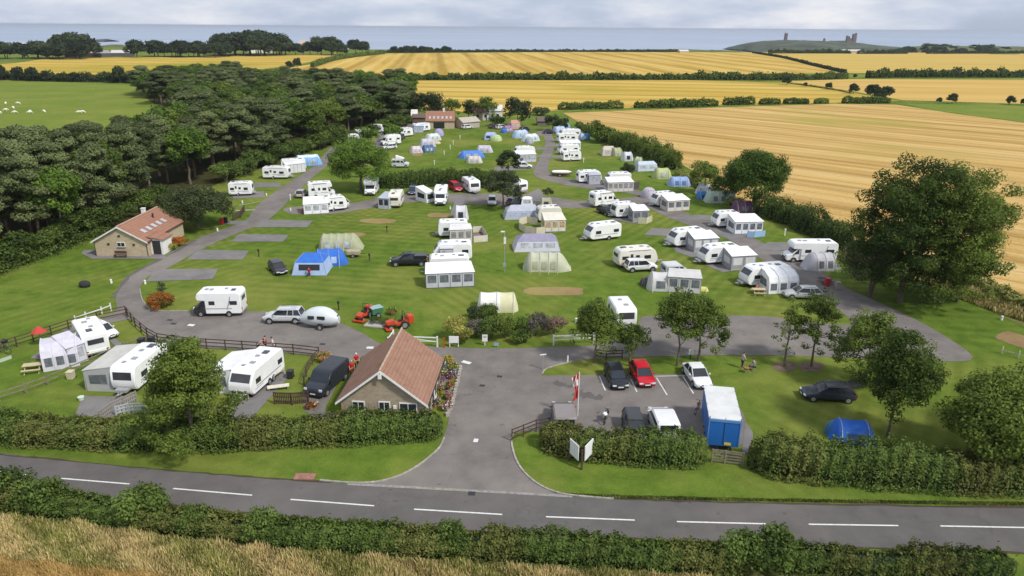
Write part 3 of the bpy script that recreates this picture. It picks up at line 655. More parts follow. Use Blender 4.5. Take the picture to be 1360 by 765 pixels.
hedge('hedge', [(900, 232), (930, 250), (960, 266), (1000, 282)], 2.0, 1.4, lf_rough, 50, .14, 'straggly brown-green hedge behind the blue tents at the field edge', lump=.5)
hedge('hedge', [(1285, 372), (1330, 396), (1380, 416), (1440, 440)], 2.2, 1.3, lf_rough, 90, .12, 'tangled rough hedge beside the striped lawn at the right edge', lump=.5)
for k, (px, hh, lb) in enumerate((([(528, 106.5), (640, 106), (760, 106.3), (860, 106), (960, 106.2), (1040, 106.4), (1125, 104.8)], 3.4, 'long dark hedge across the golden fields left of the field-corner gap'), ([(1150, 103.5), (1200, 103), (1280, 103), (1360, 103), (1480, 103)], 4.6, 'bushy field hedge at the right below the wide flat golden field'))):
    hedge('field_hedge', px, 5, hh, lf_broad, 3.0, .7, lb, lump=.3)
for px, hh, lb in (([(741, 146), (775, 145), (828, 144)], 2.6, 'left piece of the broken hedge above the stubble field, left of a gap'), ([(842, 143.5), (900, 142.5), (953, 140.5)], 2.9, 'middle piece of the broken hedge above the stubble field'), ([(960, 139.5), (980, 139), (1002, 138.5)], 2.6, 'short hedge piece just right of the middle gap above the stubble field'), ([(1008, 138.8), (1036, 138.2)], 2.4, 'very short hedge piece fourth along above the stubble field'), ([(1040, 138), (1074, 137.8)], 2.4, 'fifth short hedge piece along above the stubble field'), ([(1081, 137.6), (1100, 137.4)], 2.3, 'small hedge piece right of the fifth gap above the stubble field'), ([(1118, 137.4), (1150, 137.2), (1182, 136.8)], 2.6, 'right-most hedge piece below the cluster of round bushes')):
    hedge('field_hedge', px, 3.4, hh, lf_broad, 9, .35, lb, lump=.12)
hedge('field_hedge', [(1000, 70.5), (1040, 77), (1080, 87), (1122, 97)], 3.2, 1.8, lf_dark, 4, .6, 'thin dark hedge slanting down between two far golden fields at the right')
hedge('field_hedge', [(415, 89), (440, 81), (470, 76), (510, 71.5)], 4, 3.0, lf_broad, 4, .6, 'hedge climbing between the two far golden fields left of centre', lump=.4)
hedge('field_hedge', [(-80, 105), (0, 105.5), (70, 108), (140, 109), (200, 110)], 4, 4.0, lf_dark, 5, .5, 'dark hedge above the green sheep pasture', lump=.4)
hedge('field_hedge', [(500, 70), (600, 69.5), (700, 69), (800, 69), (900, 69)], 4, 2.4, lf_dark, 2.5, .8, 'low hedge on the skyline edge of the big golden field below the sea', lump=.4)
hedge('field_hedge', [(1020, 71), (1100, 71), (1130, 71.2)], 4, 3.6, lf_dark, 2.5, .8, 'dark hedge line below the castle headland', lump=.5)
hedge('field_hedge', [(1138, 71.6), (1205, 71.4)], 4, 3.6, lf_dark, 2.5, .8, 'hedge line right of the castle headland before a gap', lump=.5)
hedge('field_hedge', [(1230, 71.5), (1300, 71.3), (1420, 71)], 4, 3.0, lf_dark, 2.5, .8, 'hedge line below the wooded hill at far right', lump=.5)
hedge('field_hedge', [(1048, 111), (1080, 115), (1110, 120), (1130, 124)], 1.2, .7, lf_rough, 5, .3, 'thin rough boundary line across the pale field at the right', lump=.3)

# ------------------------------------------------------------ single trees
def U(name, px, h, r, base, n, mat, tr, label, seed, **k):
    return unique_tree(name, px, h, broad_clumps(h, r, base, n, k.pop('cr', .24), k.pop('sq', .85), k.pop('irr', .35), seed, k.pop('cone', 0), k.pop('skirt', 0)), mat, tr, label, **k)
U('broadleaf_tree', (1195, 401), 18.0, 6.6, 1.0, 220, lf_broad, .38, 'huge multi-stemmed tree with pale trunk, left of the two giants by the stubble field', 101, leaf=.12, per=190, forks=1, cr=.175, skirt=70, irr=.22, cone=-.3)
U('broadleaf_tree', (1246, 400), 17.2, 6.9, .8, 225, lf_broad, .38, 'huge spreading tree, right of the two giants beside the stubble field', 102, leaf=.12, per=180, forks=1, cr=.165, skirt=70, irr=.22, cone=-.3)
U('broadleaf_tree', (1155, 394), 8.6, 4.8, .3, 80, lf_olive, .2, 'lower bushy tree at the left foot of the two giant trees', 103, leaf=.12, per=170, forks=2)
U('broadleaf_tree', (1270, 401), 9.0, 4.2, .3, 70, lf_broad, .2, 'lower bushy tree at the right foot of the two giant trees', 104, leaf=.12, per=170, forks=2)
U('oak_tree', (1000, 276), 10.6, 6.2, .6, 130, lf_bright, .35, 'rounded dark oak at the field edge above the green tunnel tent', 105, leaf=.15, per=120, cr=.26)
U('broadleaf_tree', (935, 258), 7, 4.0, 1.2, 46, lf_broad, .2, 'mid-sized bushy tree at the field edge left of the rounded oak', 106, leaf=.15, per=130)
U('broadleaf_tree', (960, 266), 5, 3.2, .5, 30, lf_broad, .15, 'low bushy tree between the mid-sized field-edge tree and the oak', 107, leaf=.15, per=130)
U('broadleaf_tree', (480, 254), 11.0, 6.3, 1.0, 110, lf_bright, .35, 'big wide green tree in the middle of the campsite left of the central hedge', 108, leaf=.15, per=140, cr=.22)
U('willow_tree', (668, 277), 7.2, 4.3, .8, 70, lf_olive, .2, 'rounded grey-green tree among the cars in the campsite centre', 109, leaf=.13, per=190, cr=.22)
U('conifer_tree', (675, 233), 5.8, 3.0, .4, 44, lf_dark, .2, 'dark broad conifer behind the rounded grey-green tree', 110, leaf=.15, per=170, sq=.5)
U('small_tree', (727, 272), 3.0, 1.7, 1.9, 14, lf_dark, .07, 'tiny umbrella-shaped tree by the cross track', 111, leaf=.1, per=330, sq=.4)
U('round_bush', (833, 234), 3.2, 2.1, .0, 36, lf_dark, .12, 'round dark bush standing among the small tents', 112, leaf=.12, per=300)
U('round_tree', (264, 302), 7.0, 6.4, .2, 110, lf_olive, .3, 'wide domed olive-green tree behind the stone toilet block', 113, leaf=.14, per=150, irr=.08, cr=.2)
U('maple_tree', (257, 592), 9.6, 4.1, .4, 95, lf_broad, .2, 'dense green tree rising above the roadside hedge in the left foreground', 114, leaf=.10, per=300, irr=.6, cone=.75, cr=.25, sq=.6, flat=.55, skirt=22)
NT = [((790, 482), 5.9, 2.75, 1.1, 'leafy tree left-most in the row above the car park', 115, 60), ((836, 486), 4.2, 1.9, 1.2, 'small tree second from left above the car park', 116, 34), ((899, 486), 7.2, 2.5, 2.2, 'slender-trunked tree third from left above the car park', 117, 52), ((927, 480), 6.1, 2.6, 1.9, 'leaning tree fourth from left above the parked white car', 118, 44), ((1042, 487), 6.4, 1.4, 1.4, 'thin young tree alone in a ring of bare soil', 119, 26), ((1077, 487), 7.2, 2.1, 1.5, 'dark upright tree just right of the thin young tree', 120, 48), ((1146, 515), 6.6, 3.0, 1.0, 'broad tree beside the dark estate car with open boot', 121, 60), ((1178, 580), 8.0, 3.2, 1.6, 'bright leafy tree above the blue tent in the right foreground', 122, 80)]
for px, h, r_, bs, lb, sd, n in NT:
    r_ *= 1.1; n = int(n*1.9); h *= 1.17; bs *= .8
    U('broadleaf_tree', px, h, r_, bs, n, lf_broad, .13, lb, sd, leaf=.095, per=300, irr=.5, cr=.22, cone=.55, skirt=8)
U('broadleaf_tree', (1322, 622), 8.4, 4.8, .2, 150, lf_broad, .3, 'large dark tree at the right edge behind the tall hedge', 123, leaf=.11, per=260)
U('broadleaf_tree', (1400, 600), 9.0, 5.0, .6, 100, lf_dark, .3, 'dark tree cut off by the right edge of the view', 124, leaf=.11, per=200)
for x, y in ((1042, 487), (1077, 487)): sheet('bare_soil_ring', [(x-17, y), (x-8, y-6), (x+9, y-6), (x+18, y), (x+8, y+6), (x-9, y+6)], .012, soil, 3)
# middle distance trees (own crowns)
MT = [((572, 160), 10.5, 7.0, lf_dark, 'dark wide tree behind the far brown-roofed shower block'), ((545, 158), 7, 4.5, lf_broad, 'tree at the far end of the wood next to the shower block'), ((600, 158), 7.5, 4, lf_broad, 'tree rising right of the far shower block'), ((622, 159), 7, 4, lf_dark, 'dark tree left of the far white house'), ((646, 160), 8.5, 4.2, lf_broad, 'tall thin tree standing in front of the far white house'), ((687, 168), 10, 5.6, lf_dark, 'large dark tree right of the far white house'), ((734, 174), 5.6, 3.0, lf_dark, 'dark bushy tree left of a pair near the far right camp corner'), ((747, 175), 4.6, 2.6, lf_dark, 'smaller dark tree right of a pair near the far right camp corner'), ((792, 188), 6.0, 4.0, lf_broad, 'bushy tree left of two at the far field boundary'), ((806, 190), 4.6, 3.6, lf_broad, 'bushy tree right of two at the far field boundary'), ((520, 188), 5.0, 3.4, lf_bright, 'light green tree near the parked caravans at top left of camp'), ((493, 192), 5.0, 3.4, lf_bright, 'light green tree in front of the far left caravans'), ((500, 168), 9, 5, lf_broad, 'tall wood-edge tree behind the far left caravans'), ((660, 168), 3.5, 3, lf_broad, 'low shrub tree before the far white house'), ((718, 153), 3, 4, lf_olive, 'low scrub at the end of the green camp strip'), ((425, 198), 5, 4, lf_broad, 'low tree at the bend of the left track'), ((445, 190), 6, 4.5, lf_broad, 'tree beyond the bend of the left track')]
for k, (px, h, r_, mt, lb) in enumerate(MT):
    U('distant_tree', px, h, r_, .3, 34, mt, .2, lb, 200+k, leaf=.28, per=34, cr=.32)
# far trees: single ones each with its own spot
FT = [((1098-53, 113), 5, 'lone round tree on the pale field boundary right of centre'), ((1069, 115.5), 2.6, 'tiny bush on the pale field boundary'), ((1100, 119), 3.8, 'small bush on the pale field boundary right of the lone round tree'), ((1133, 124.5), 5.2, 'left bush of the cluster above the stubble field'), ((1158, 131), 6.8, 'tallest round bush of the cluster above the stubble field'), ((1176, 132), 6.2, 'right round bush of the cluster above the stubble field'), ((1168, 133), 5.6, 'middle round bush of the cluster above the stubble field'), ((1247, 137), 2.6, 'tiny bush left of the lone bush on the green wedge'), ((1264, 137.5), 4.6, 'lone bush on the green wedge of field at the right'), ((1341, 139), 4.0, 'bush near the right edge on the green wedge of field'), ((1359, 140), 3, 'small bush at the right edge on the green wedge of field'), ((1135, 104), 2.8, 'tiny bush in the gap of the far field hedge'),
      ((160, 110.5), 9.5, 'tall spreading tree in the hedge above the sheep pasture'), ((175, 111), 7, 'tree beside the tall spreading tree above the sheep pasture'), ((148, 110.5), 6, 'round bush left of the tall spreading tree above the pasture'), ((100, 109), 5.6, 'round bush in the hedge above the sheep'), ((82, 108.5), 5.0, 'bush in the hedge above the sheep, left of a gap'), ((45, 108), 8, 'round tree in the hedge above the sheep at left'), ((25, 107.5), 8, 'second round tree in the hedge above the sheep at left'), ((3, 106.5), 9, 'dark tree at the left edge above the sheep'), ((62, 108), 6, 'low round tree in the hedge above the sheep'),
      ((395, 91), 8, 'bush where the far field track meets the wood'), ((385, 92), 6, 'smaller bush where the far field track meets the wood')]
for px, h, lb in FT: plant('far', G(*px), h, lb, wide=1.0 if h < 7 else .8)
def belt(px0, px1, y, n, h, label, group, D=None, jit=12, wide=1.15):
    for k in range(n):
        x = px0+(px1-px0)*(k+random.random()*.8)/n; p = G(x, y) if D is None else Vector((XZ(x, 60, D)[0], D, 0))
        p.y += random.uniform(0, jit)
        if p.y > 1060: p.z = landz(p.x, p.y)
        plant('far', p, h*random.uniform(.75, 1.15), label, group=group, wide=wide)
belt(-30, 105, 79, 20, 15, 'dark tree in the belt left of the coastal farm', 'trees left of the coastal farm', jit=50)
belt(78, 108, 77, 4, 22, 'taller dark tree beside the coastal farm', 'tall trees beside the coastal farm', jit=10)
belt(178, 292, 76.5, 24, 15, 'dark tree in the belt right of the coastal farm', 'trees right of the coastal farm', jit=40)
belt(268, 372, 74.5, 24, 24, 'dark tree in the tall skyline wood left of the white houses', 'skyline wood trees', jit=60)
belt(360, 460, 73.5, 9, 13, 'dark tree near the white seaside houses', 'trees by the seaside houses', jit=30)
belt(425, 450, 73, 3, 20, 'taller dark tree right of the seaside houses', 'tall trees by the seaside houses', jit=10)
belt(472, 485, 71.5, 2, 18, 'round tree at the end of the slanting far hedge', 'trees at the far hedge end')
belt(520, 600, 70.5, 14, 8, 'dark tree in the low row on the skyline of the golden field', 'skyline row trees', jit=10)
belt(1215, 1372, 60, 46, 13, 'dark tree on the wooded hill at far right', 'wooded hill trees', D=1240, jit=120, wide=1.5)
for o in [o for o in col.objects if o.get('group') == 'wooded hill trees']:
    px_ = 680+F*o.location.x/ (o.location.y*math.cos(PITCH)); u = (o.location.y-1200)/300; o.location.z = -27+ (27+np.interp(px_, [1180, 1225, 1500], [-14, -5, -6]))*max(0, math.sin(math.pi*min(1, max(0, u))))**.6
# ------------------------------------------------------------ shrubs and flowers
def shrub(name, px, h, r, mat, label, seed, cat='shrub', leaf=.09, per=380, n=24, group=None):
    return U(name, px, h, r, 0.0, n, mat, .06, label, seed, cat=cat, leaf=leaf, per=per, cr=.36, group=group, forks=3, tt=.5, irr=.2)
SH = [((606, 450), 2.7, 1.6, lf_yellow, 'yellow-green variegated shrub at the left end of the entrance bed'), ((618, 455), 1.7, 1.2, lf_yellow, 'low yellow shrub in front of the variegated one in the entrance bed'), ((632, 447), 2.2, 1.3, lf_grey, 'grey-leaved shrub next to the yellow shrub in the entrance bed'), ((652, 450), 2.6, 1.7, lf_hedge, 'dark green shrub behind the small white notice in the entrance bed'), ((672, 449), 2.7, 1.8, lf_broad, 'tallest dark shrub in the middle of the entrance bed'), ((692, 447), 2.3, 1.4, lf_bright, 'bright green shrub right of the middle of the entrance bed'), ((712, 446), 2.6, 1.6, lf_grey, 'grey-purple rounded shrub in the right half of the entrance bed'), ((736, 444), 2.2, 1.6, lf_pink, 'pinkish brown shrub at the right end of the entrance bed'), ((693, 455), 1.4, 1.3, lf_hedge, 'low dark shrub before the grey-purple one in the entrance bed'),
      ((650, 421), 1.6, 1.5, lf_broad, 'dark shrub behind the pale yellow tent'), ((630, 424), 1.5, 1.3, lf_dark, 'dark shrub at the left end of the pale yellow tent'),
      ((216, 409), 1.8, 1.9, lf_orange, 'orange-flowered shrub mound at the bend of the left road'), ((205, 407), 1.2, 1.0, lf_orange, 'small orange clump left of the orange-flowered mound'), ((217, 394), 2.1, .7, lf_olive, 'small upright grey bush behind the orange flowers'),
      ((238, 327), 1.6, 1.3, lf_orange, 'rusty orange shrub by the toilet block corner'), ((228, 332), 1.3, 1.0, lf_yellow, 'yellow-green shrub beside the toilet block wall'), ((363, 470), .9, .5, lf_orange, 'tub')]
for k, (px, h, r_, mt, lb) in enumerate(SH[:-1]): shrub('shrub', px, h, r_, mt, lb, 300+k, n=22)
# rough grass, straw and wheat in the foreground
def blades(name, n, poly, size, mats, hmax, label, cat, split=.5, zmin=0):
    Q = [G(*p) for p in poly]; Q = [(p.x, p.y) for p in Q]; X = [p[0] for p in Q]; Y = [p[1] for p in Q]; P = []
    while len(P) < n:
        q = (random.uniform(min(X), max(X)), random.uniform(min(Y), max(Y)))
        if inpoly(*q, Q): P.append((q[0], q[1], 0))
    P = np.array(P); cl = np.sin(P[:, 0]*1.9+np.sin(P[:, 1]*2)*1.5)*np.sin(P[:, 1]*1.7+P[:, 0]*.6); h = hmax*rng.uniform(.45, 1, n)*(1+.3*cl)
    ln = rng.normal(0, .22, (n, 2)); B = np.stack([ln[:, 0]*h, ln[:, 1]*h, h], 1)/2
    an = rng.uniform(0, math.pi, n); A = np.stack([np.cos(an), np.sin(an), np.zeros(n)], 1)*size
    P[:, 2] = h/2; t = np.clip(.5+.3*cl+rng.normal(0, .2, n), 0, 1)
    mi = (rng.uniform(0, 1, n)+.3*np.sin(P[:, 0]*.8+P[:, 1]) > split).astype(int)
    o = mesh_obj(name, quads_mesh(name, P, A, B, t, mats, mi)); tag(o, label, cat, kind='stuff'); return o
blades('long_grass', 70000, [(-160, 672), (0, 690), (100, 700), (200, 717), (400, 739), (700, 760), (900, 770), (1000, 785), (1000, 800), (400, 792), (235, 773), (110, 759), (0, 747), (-160, 735)], .035, [lf_straw, lf_rough], .8, 'dry straw-coloured long grass between the foreground hedge and the wheat', 'long grass', .55)
blades('wheat', 45000, [(-160, 726), (0, 741), (60, 749), (150, 760), (240, 772), (60, 830), (-160, 830)], .03, [lf_wheat, lf_wheat], .6, 'ripe golden wheat in the bottom left corner', 'wheat', .85)
blades('long_grass', 16000, [(1120, 328), (1230, 362), (1330, 394), (1440, 430), (1440, 455), (1330, 418), (1240, 385), (1120, 345)], .07, [lf_straw, lf_rough], .7, 'rough dry grass strip between the striped lawn and stubble', 'long grass', .5)
blades('long_grass', 9000, [(735, 655), (800, 662), (1000, 666), (1360, 672), (1360, 668), (1000, 663), (800, 658)], .04, [lf_rough, lf_hedge], .16, 'tufty grass on the verge edge below the sign', 'long grass', .5)
# ------------------------------------------------------------ vehicles
def wheel(root, x, y, r=.33, w_=.2):
    s = 1 if y > 0 else -1; t = MB(); t.tube((x, y-s*w_, r), (x, y, r), r, 16); o = t.build('wheel', rubber, root, bevel=.02)
    q = MB(); q.tube((x, y-.01, r), (x, y+s*.012, r), r*.62, 12); q.build('rim', rimm, o)
def frame_quad(b, P, th, m=None):     # thin slab from 4 points
    P = [Vector(p) for p in P]; n = (P[1]-P[0]).cross(P[3]-P[0]).normalized()*th
    b.add([tuple(p) for p in P]+[tuple(p+n) for p in P], [(0, 3, 2, 1), (4, 5, 6, 7), (0, 1, 5, 4), (1, 2, 6, 5), (2, 3, 7, 6), (3, 0, 4, 7)], m)
def caravan(L=5.6, W=2.28, H=2.58, style='modern', mat=None, name='touring_caravan', win=None, deco=True, twin=False):
    mat = mat or white; root = empty(name); f = L/2; z0 = .36
    if style == 'modern': prof = [(-f+.12, z0), (f-.55, z0), (f-.12, .62), (f, 1.0), (f-.18, 1.55), (f-.75, 2.25), (f-1.15, H-.02), (f-2.0, H), (-f+.5, H), (-f+.12, H-.12), (-f, H-.5), (-f, .7)]
    elif style == 'old': prof = [(-f+.25, z0), (f-.35, z0), (f-.08, .8), (f, 1.25), (f-.35, 2.2), (f-.7, H-.06), (f-1.3, H), (-f+1.1, H), (-f+.35, H-.12), (-f+.05, 2.0), (-f, 1.2), (-f+.08, .7)]
    else: prof = [(-f+.1, z0), (f-.25, z0), (f-.05, .8), (f, 1.3), (f-.12, 2.2), (f-.4, H-.03), (f-.9, H), (-f+.5, H), (-f+.06, H-.15), (-f, .7)]
    b = MB(); b.prism(prof, -W/2, W/2); b.build('body', mat, root, bevel=.09, seg=3)
    sk = MB(); sk.box((0, 0, .32), (L*.86, W-.24, .14)); sk.build('chassis', plast, root)
    dr = MB(); dr.tube((f-.5, .55, .4), (f+1.0, 0, .42), .05); dr.tube((f-.5, -.55, .4), (f+1.0, 0, .42), .05); dr.tube((f+.55, 0, .02), (f+.55, 0, .6), .03); dr.tube((f+.9, 0, .45), (f+1.15, 0, .47), .05)
    dr.box((f+.25, 0, .55), (.55, 1.1, .22)); dr.build('hitch', grey_pl, root)
    for s in (-1, 1):
        wl = win or ((f-1.5, .95, 1.42, .5), (-.1, .55, 1.55, .42), (-f+.95, .9, 1.45, .48))
        for (x, ww, z, hh) in wl:
            if s > 0 and abs(x) < .3: continue
            q = MB(); q.box((x, s*(W/2+.012), z), (ww, .03, hh)); q.build('window', glass, root, bevel=.012)
        xs = [-.62] if twin is False else [-.95, -.1]
        for x in xs: 
            wa = MB(); wa.tube((x, s*(W/2-.1), .33), (x, s*(W/2+.006), .33), .39, 14); wa.build('wheel_arch', plast, root); wheel(root, x, s*(W/2+.012), .31)
        if deco:
            q = MB(); q.box((-.1, s*(W/2+.006), .98), (L*.72, .014, .10)); q.box((f-1.6, s*(W/2+.007), .78), (1.6, .014, .06)); q.build('side_stripe', decal, root)
    q = MB(); q.box((-.95, -(W/2+.008), 1.3), (.62, .02, 1.7)); d = q.build('door', mat, root, bevel=.01)
    q = MB(); q.box((-.95, -(W/2+.022), 1.72), (.36, .02, .5)); q.build('door_window', glass, d)
    # front and rear windows
    q = MB()
    if style == 'modern':
        q.slope((f-.20, 1.58), (f-.72, 2.20), -W/2+.22, W/2-.22, -.035)
    elif style == 'old': q.slope((f-.06, 1.36), (f-.32, 2.12), -W/2+.3, W/2-.3, -.03)
    else: q.slope((f-.02, 1.38), (f-.115, 2.1), -W/2+.3, W/2-.3, -.03)
    q.build('front_window', glass2, root)
    q = MB(); q.box((-f-.012 if style != 'old' else -f+.02, 0, 1.72), (.05, W*.62, .5)); q.build('rear_window', glass2, root)
    q = MB(); q.box((-f-.02, 0, .72), (.07, W*.9, .28)); q.build('rear_bumper', grey_pl if style == 'modern' else mat, root, bevel=.02)
    for s in (-1, 1):
        q = MB(); q.box((-f-.045, s*(W/2-.25), .78), (.04, .22, .14)); q.build('tail_light', redlens, root)
    for x, y, a, c in ((.9, .2, .5, .5), (-.7, -.1, .4, .4), (-1.7, .25, .75, .55), (1.7, -.3, .35, .35)):
        if abs(x) < f-1.0: q = MB(); q.box((x, y, H+.035), (a, c, .08)); q.build('roof_vent', glass2 if a > .7 else grey_pl, root, bevel=.02)
    q = MB(); q.box((.2, -W/2-.03, H-.14), (L*.55, .06, .07)); q.build('awning_rail', grey_pl, root)
    return root
def motorhome(L=6.6, W=2.28, H=2.95, cab=None, style='coach', name='motorhome', stripe=True):
    root = empty(name); f = L/2; cabm = cab or white
    if style == 'coach':   # over-cab body
        prof = [(-f+.1, .42), (f-1.75, .42), (f-1.75, 1.95), (f-.75, 2.02), (f-.62, 2.35), (f-.85, H-.08), (f-1.5, H), (-f+.3, H), (-f, H-.3), (-f, .7)]
    else:
        prof = [(-f+.1, .42), (f-1.75, .42), (f-1.75, 1.95), (f-1.35, 2.0), (f-1.9, 2.62), (f-2.6, H-.15), (-f+.3, H-.15), (-f, H-.45), (-f, .7)]
    b = MB(); b.prism(prof, -W/2, W/2); b.build('body', white, root, bevel=.08, seg=3)
    c = MB(); c.prism([(f-1.85, .32), (f-.05, .32), (f, .55), (f-.04, .95), (f-.2, 1.12), (f-.75, 1.28), (f-1.42, 1.98), (f-1.85, 2.0)], -.98, .98); cb = c.build('cab', cabm, root, bevel=.07, seg=3)
    q = MB(); q.slope((f-.78, 1.34), (f-1.36, 1.94), -.84, .84, -.03); q.build('windscreen', glass, cb)
    for s in (-1, 1):
        q = MB(); y = s*.985
        P = [(f-.98, y, 1.25), (f-1.6, y, 1.25), (f-1.6, y, 1.86), (f-1.45, y, 1.86)]
        if s < 0: P = P[::-1]
        frame_quad(q, [Vector(p) for p in P], -.02 if s > 0 else -.02); q.build('cab_window', glass, cb)
        q = MB(); q.box((f-1.15, s*1.15, 1.45), (.12, .22, .34)); q.build('mirror', plast, cb, bevel=.02)
        q = MB(); q.box((f-.06, s*.72, .98), (.16, .34, .24)); q.build('headlight', clearlens, cb, bevel=.02)
        q = MB(); q.box((-f-.01, s*(W/2-.2), .95), (.05, .2, .35)); q.build('tail_light', redlens, root)
        for x in (f-.98, -f+1.75):
            wa = MB(); wa.tube((x, s*(W/2-.35), .36), (x, s*(W/2+.006 if x < 0 else .995), .36), .42, 14); wa.build('wheel_arch', plast, root); wheel(root, x, s*((W/2+.014) if x < 0 else 1.0), .34)
        for x, ww in (((f-2.6, .95), (f-3.9, .55), (-f+1.2, .8)) if s < 0 else ((f-2.7, .8), (-f+1.0, 1.0))):
            q = MB(); q.box((x, s*(W/2+.012), 1.72), (ww, .03, .46)); q.build('window', glass, root, bevel=.012)
        if stripe:
            q = MB(); q.box((-.2, s*(W/2+.007), 1.05), (L*.55, .014, .09))
            for k in range(6): a0 = k*.22; q.box((-f+1.9-math.sin(a0)*.55, s*(W/2+.0075), 1.05+k*.25), (.12, .014, .28))
            q.build('side_decal', decal, root)
    q = MB(); q.box((f, 0, .66), (.05, 1.1, .2)); q.box((f-.03, 0, .42), (.1, 1.7, .16)); q.build('grille', plast, cb)
    q = MB(); q.box((-.6, -(W/2+.008), 1.32), (.6, .02, 1.75)); d = q.build('door', white, root); q = MB(); q.box((-.6, -(W/2+.022), 1.8), (.36, .02, .45)); q.build('door_window', glass, d)
    q = MB(); q.box((-f-.01, 0, 2.05), (.04, 1.2, .5)); q.build('rear_window', glass2, root)
    q = MB(); q.box((-f-.03, 0, .55), (.1, W*.95, .2)); q.build('rear_bumper', grey_pl, root, bevel=.02)
    HH = H if style == 'coach' else H-.15
    for x, y, a in ((.8, .1, .5), (-1.1, -.2, .4), (-2.2, .2, .6), (f-1.8, 0, .45)):
        q = MB(); q.box((x, y, HH+.03), (a, a, .09)); q.build('roof_vent', glass2 if a > .55 else grey_pl, root, bevel=.02)
    q = MB(); q.box((-.4, -W/2-.05, HH-.12), (L*.5, .1, .1)); q.build('canopy_case', grey_pl, root)
    return root
def car(kind, pm, L=None, name='parked_car', roofm=None, boot_open=False):
    D = dict(hatch=(4.0, 1.72, 1.46), suv=(4.45, 1.84, 1.66), estate=(4.6, 1.8, 1.48), saloon=(4.45, 1.78, 1.44), small=(3.7, 1.66, 1.5), mpv=(4.5, 1.84, 1.68), pickup=(5.1, 1.85, 1.78))
    l, W, H = D[kind]; L = L or l; f = L/2; w = W/2; root = empty(name)
    belt = H*.62; hood = belt*.96 if kind in ('suv', 'pickup') else belt*.9; zb = .24 if kind not in ('suv', 'pickup') else .34
    def ring(x, ww, zl, zt): return [(x, -ww*.86, zl), (x, -ww, zl+.12), (x, -ww, zl+(zt-zl)*.62), (x, -ww*.93, zt-.03), (x, -ww*.6, zt+.015), (x, ww*.6, zt+.015), (x, ww*.93, zt-.03), (x, ww, zl+(zt-zl)*.62), (x, ww, zl+.12), (x, ww*.86, zl)]
    rear = belt+.02 if kind != 'saloon' else belt*.98
    S = [(-f, .80, zb+.14, rear-.28), (-f+.08, .90, zb+.06, rear-.10), (-f+.3, .97, zb, rear), (-f*.4, 1, zb, belt), (f*.25, 1, zb, belt), (f-1.05, .99, zb, hood+.02), (f-.55, .96, zb, hood-.06), (f-.18, .88, zb+.02, hood-.17), (f, .70, zb+.1, hood-.34)]
    b = MB(); b.loft([ring(x, w*k, a, c) for x, k, a, c in S]); body = b.build('body', pm, root, smooth=True)
    body.data.set_sharp_from_angle(angle=R(50)) if hasattr(body.data, 'set_sharp_from_angle') else None
    # cabin: base and top rectangles
    cab = dict(hatch=(-f+.12, f-1.0, -f+.62, f-1.75), suv=(-f+.1, f-1.05, -f+.45, f-1.75), estate=(-f+.12, f-1.25, -f+.75, f-2.05), saloon=(-f+.75, f-1.2, -f+1.35, f-2.0), small=(-f+.1, f-.75, -f+.4, f-1.4), mpv=(-f+.1, f-.85, -f+.4, f-1.65), pickup=(-f+1.75, f-1.25, -f+1.85, f-2.0))[kind]
    x0, x1, x2, x3 = cab; wb = w*.92; wt = w*.72; g = MB()
    Bv = [(x0, -wb, belt-.04), (x1, -wb*.9, belt-.04), (x1, wb*.9, belt-.04), (x0, wb, belt-.04)]; Tv = [(x2, -wt, H-.05), (x3, -wt, H-.07), (x3, wt, H-.07), (x2, wt, H-.05)]
    g.add(Bv+Tv, [(0, 3, 2, 1), (4, 5, 6, 7), (0, 1, 5, 4), (1, 2, 6, 5), (2, 3, 7, 6), (3, 0, 4, 7)]); g.build('windows', glass, root)
    r_ = MB(); xm = (x2+x3)/2
    r_.loft([[(x2-.08, -wt, H-.09), (x2-.08, wt, H-.09), (x2-.08, wt*.9, H-.03), (x2-.08, -wt*.9, H-.03)], [(xm, -wt-.04, H-.06), (xm, wt+.04, H-.06), (xm, wt*.9, H+.015), (xm, -wt*.9, H+.015)], [(x3+.08, -wt, H-.10), (x3+.08, wt, H-.10), (x3+.08, wt*.9, H-.05), (x3+.08, -wt*.9, H-.05)]])
    r_.build('roof', roofm or pm, root, smooth=False, bevel=.015)
    for s in (-1, 1):
        p = MB(); p.tube((x0+.03, s*wb*.99, belt-.02), (x2-.02, s*wt, H-.05), .045, 4); p.tube((x1-.0, s*wb*.9, belt-.02), (x3+.03, s*wt, H-.07), .04, 4)
        mid = (x0*.45+x1*.55)-.25; p.tube((mid, s*wb*.97, belt-.03), (xm+.0, s*wt, H-.05), .035, 4)
        if kind in ('suv', 'estate', 'mpv'): m2 = x0+.9; p.tube((m2, s*wb*.99, belt-.03), (x2+.55, s*wt, H-.05), .035, 4)
        p.build('pillars', pm, root)
        q = MB(); q.box((x1-.35, s*(w+.06), belt+.05), (.16, .16, .12)); q.build('mirror', pm, root, bevel=.02)
        q = MB(); q.box((f-.14, s*w*.66, hood-.26), (.2, w*.42, .13)); q.build('headlight', clearlens, root, bevel=.03)
        q = MB(); q.box((-f+.05, s*w*.74, rear-.22), (.16, w*.3, .2)); q.build('tail_light', redlens, root, bevel=.02)
        for x in (f-.82, -f+.78):
            wr = .36 if kind in ('suv', 'pickup') else .31
            wa = MB(); wa.tube((x, s*(w-.2), wr+.02), (x, s*(w+.004), wr+.02), wr+.055, 16); wa.build('wheel_arch', plast, root); wheel(root, x, s*(w+.012), wr)
        q = MB(); q.box((x0*.5+x1*.5-.1, s*(w+.004), belt*.78), (1.9, .012, .02)); q.build('door_trim', plast, root)
    q = MB(); q.box((f-.04, 0, zb+.2), (.1, w*1.0, .14)); q.box((f-.07, 0, hood-.27), (.1, w*.55, .09)); q.build('grille', plast, root, bevel=.01)
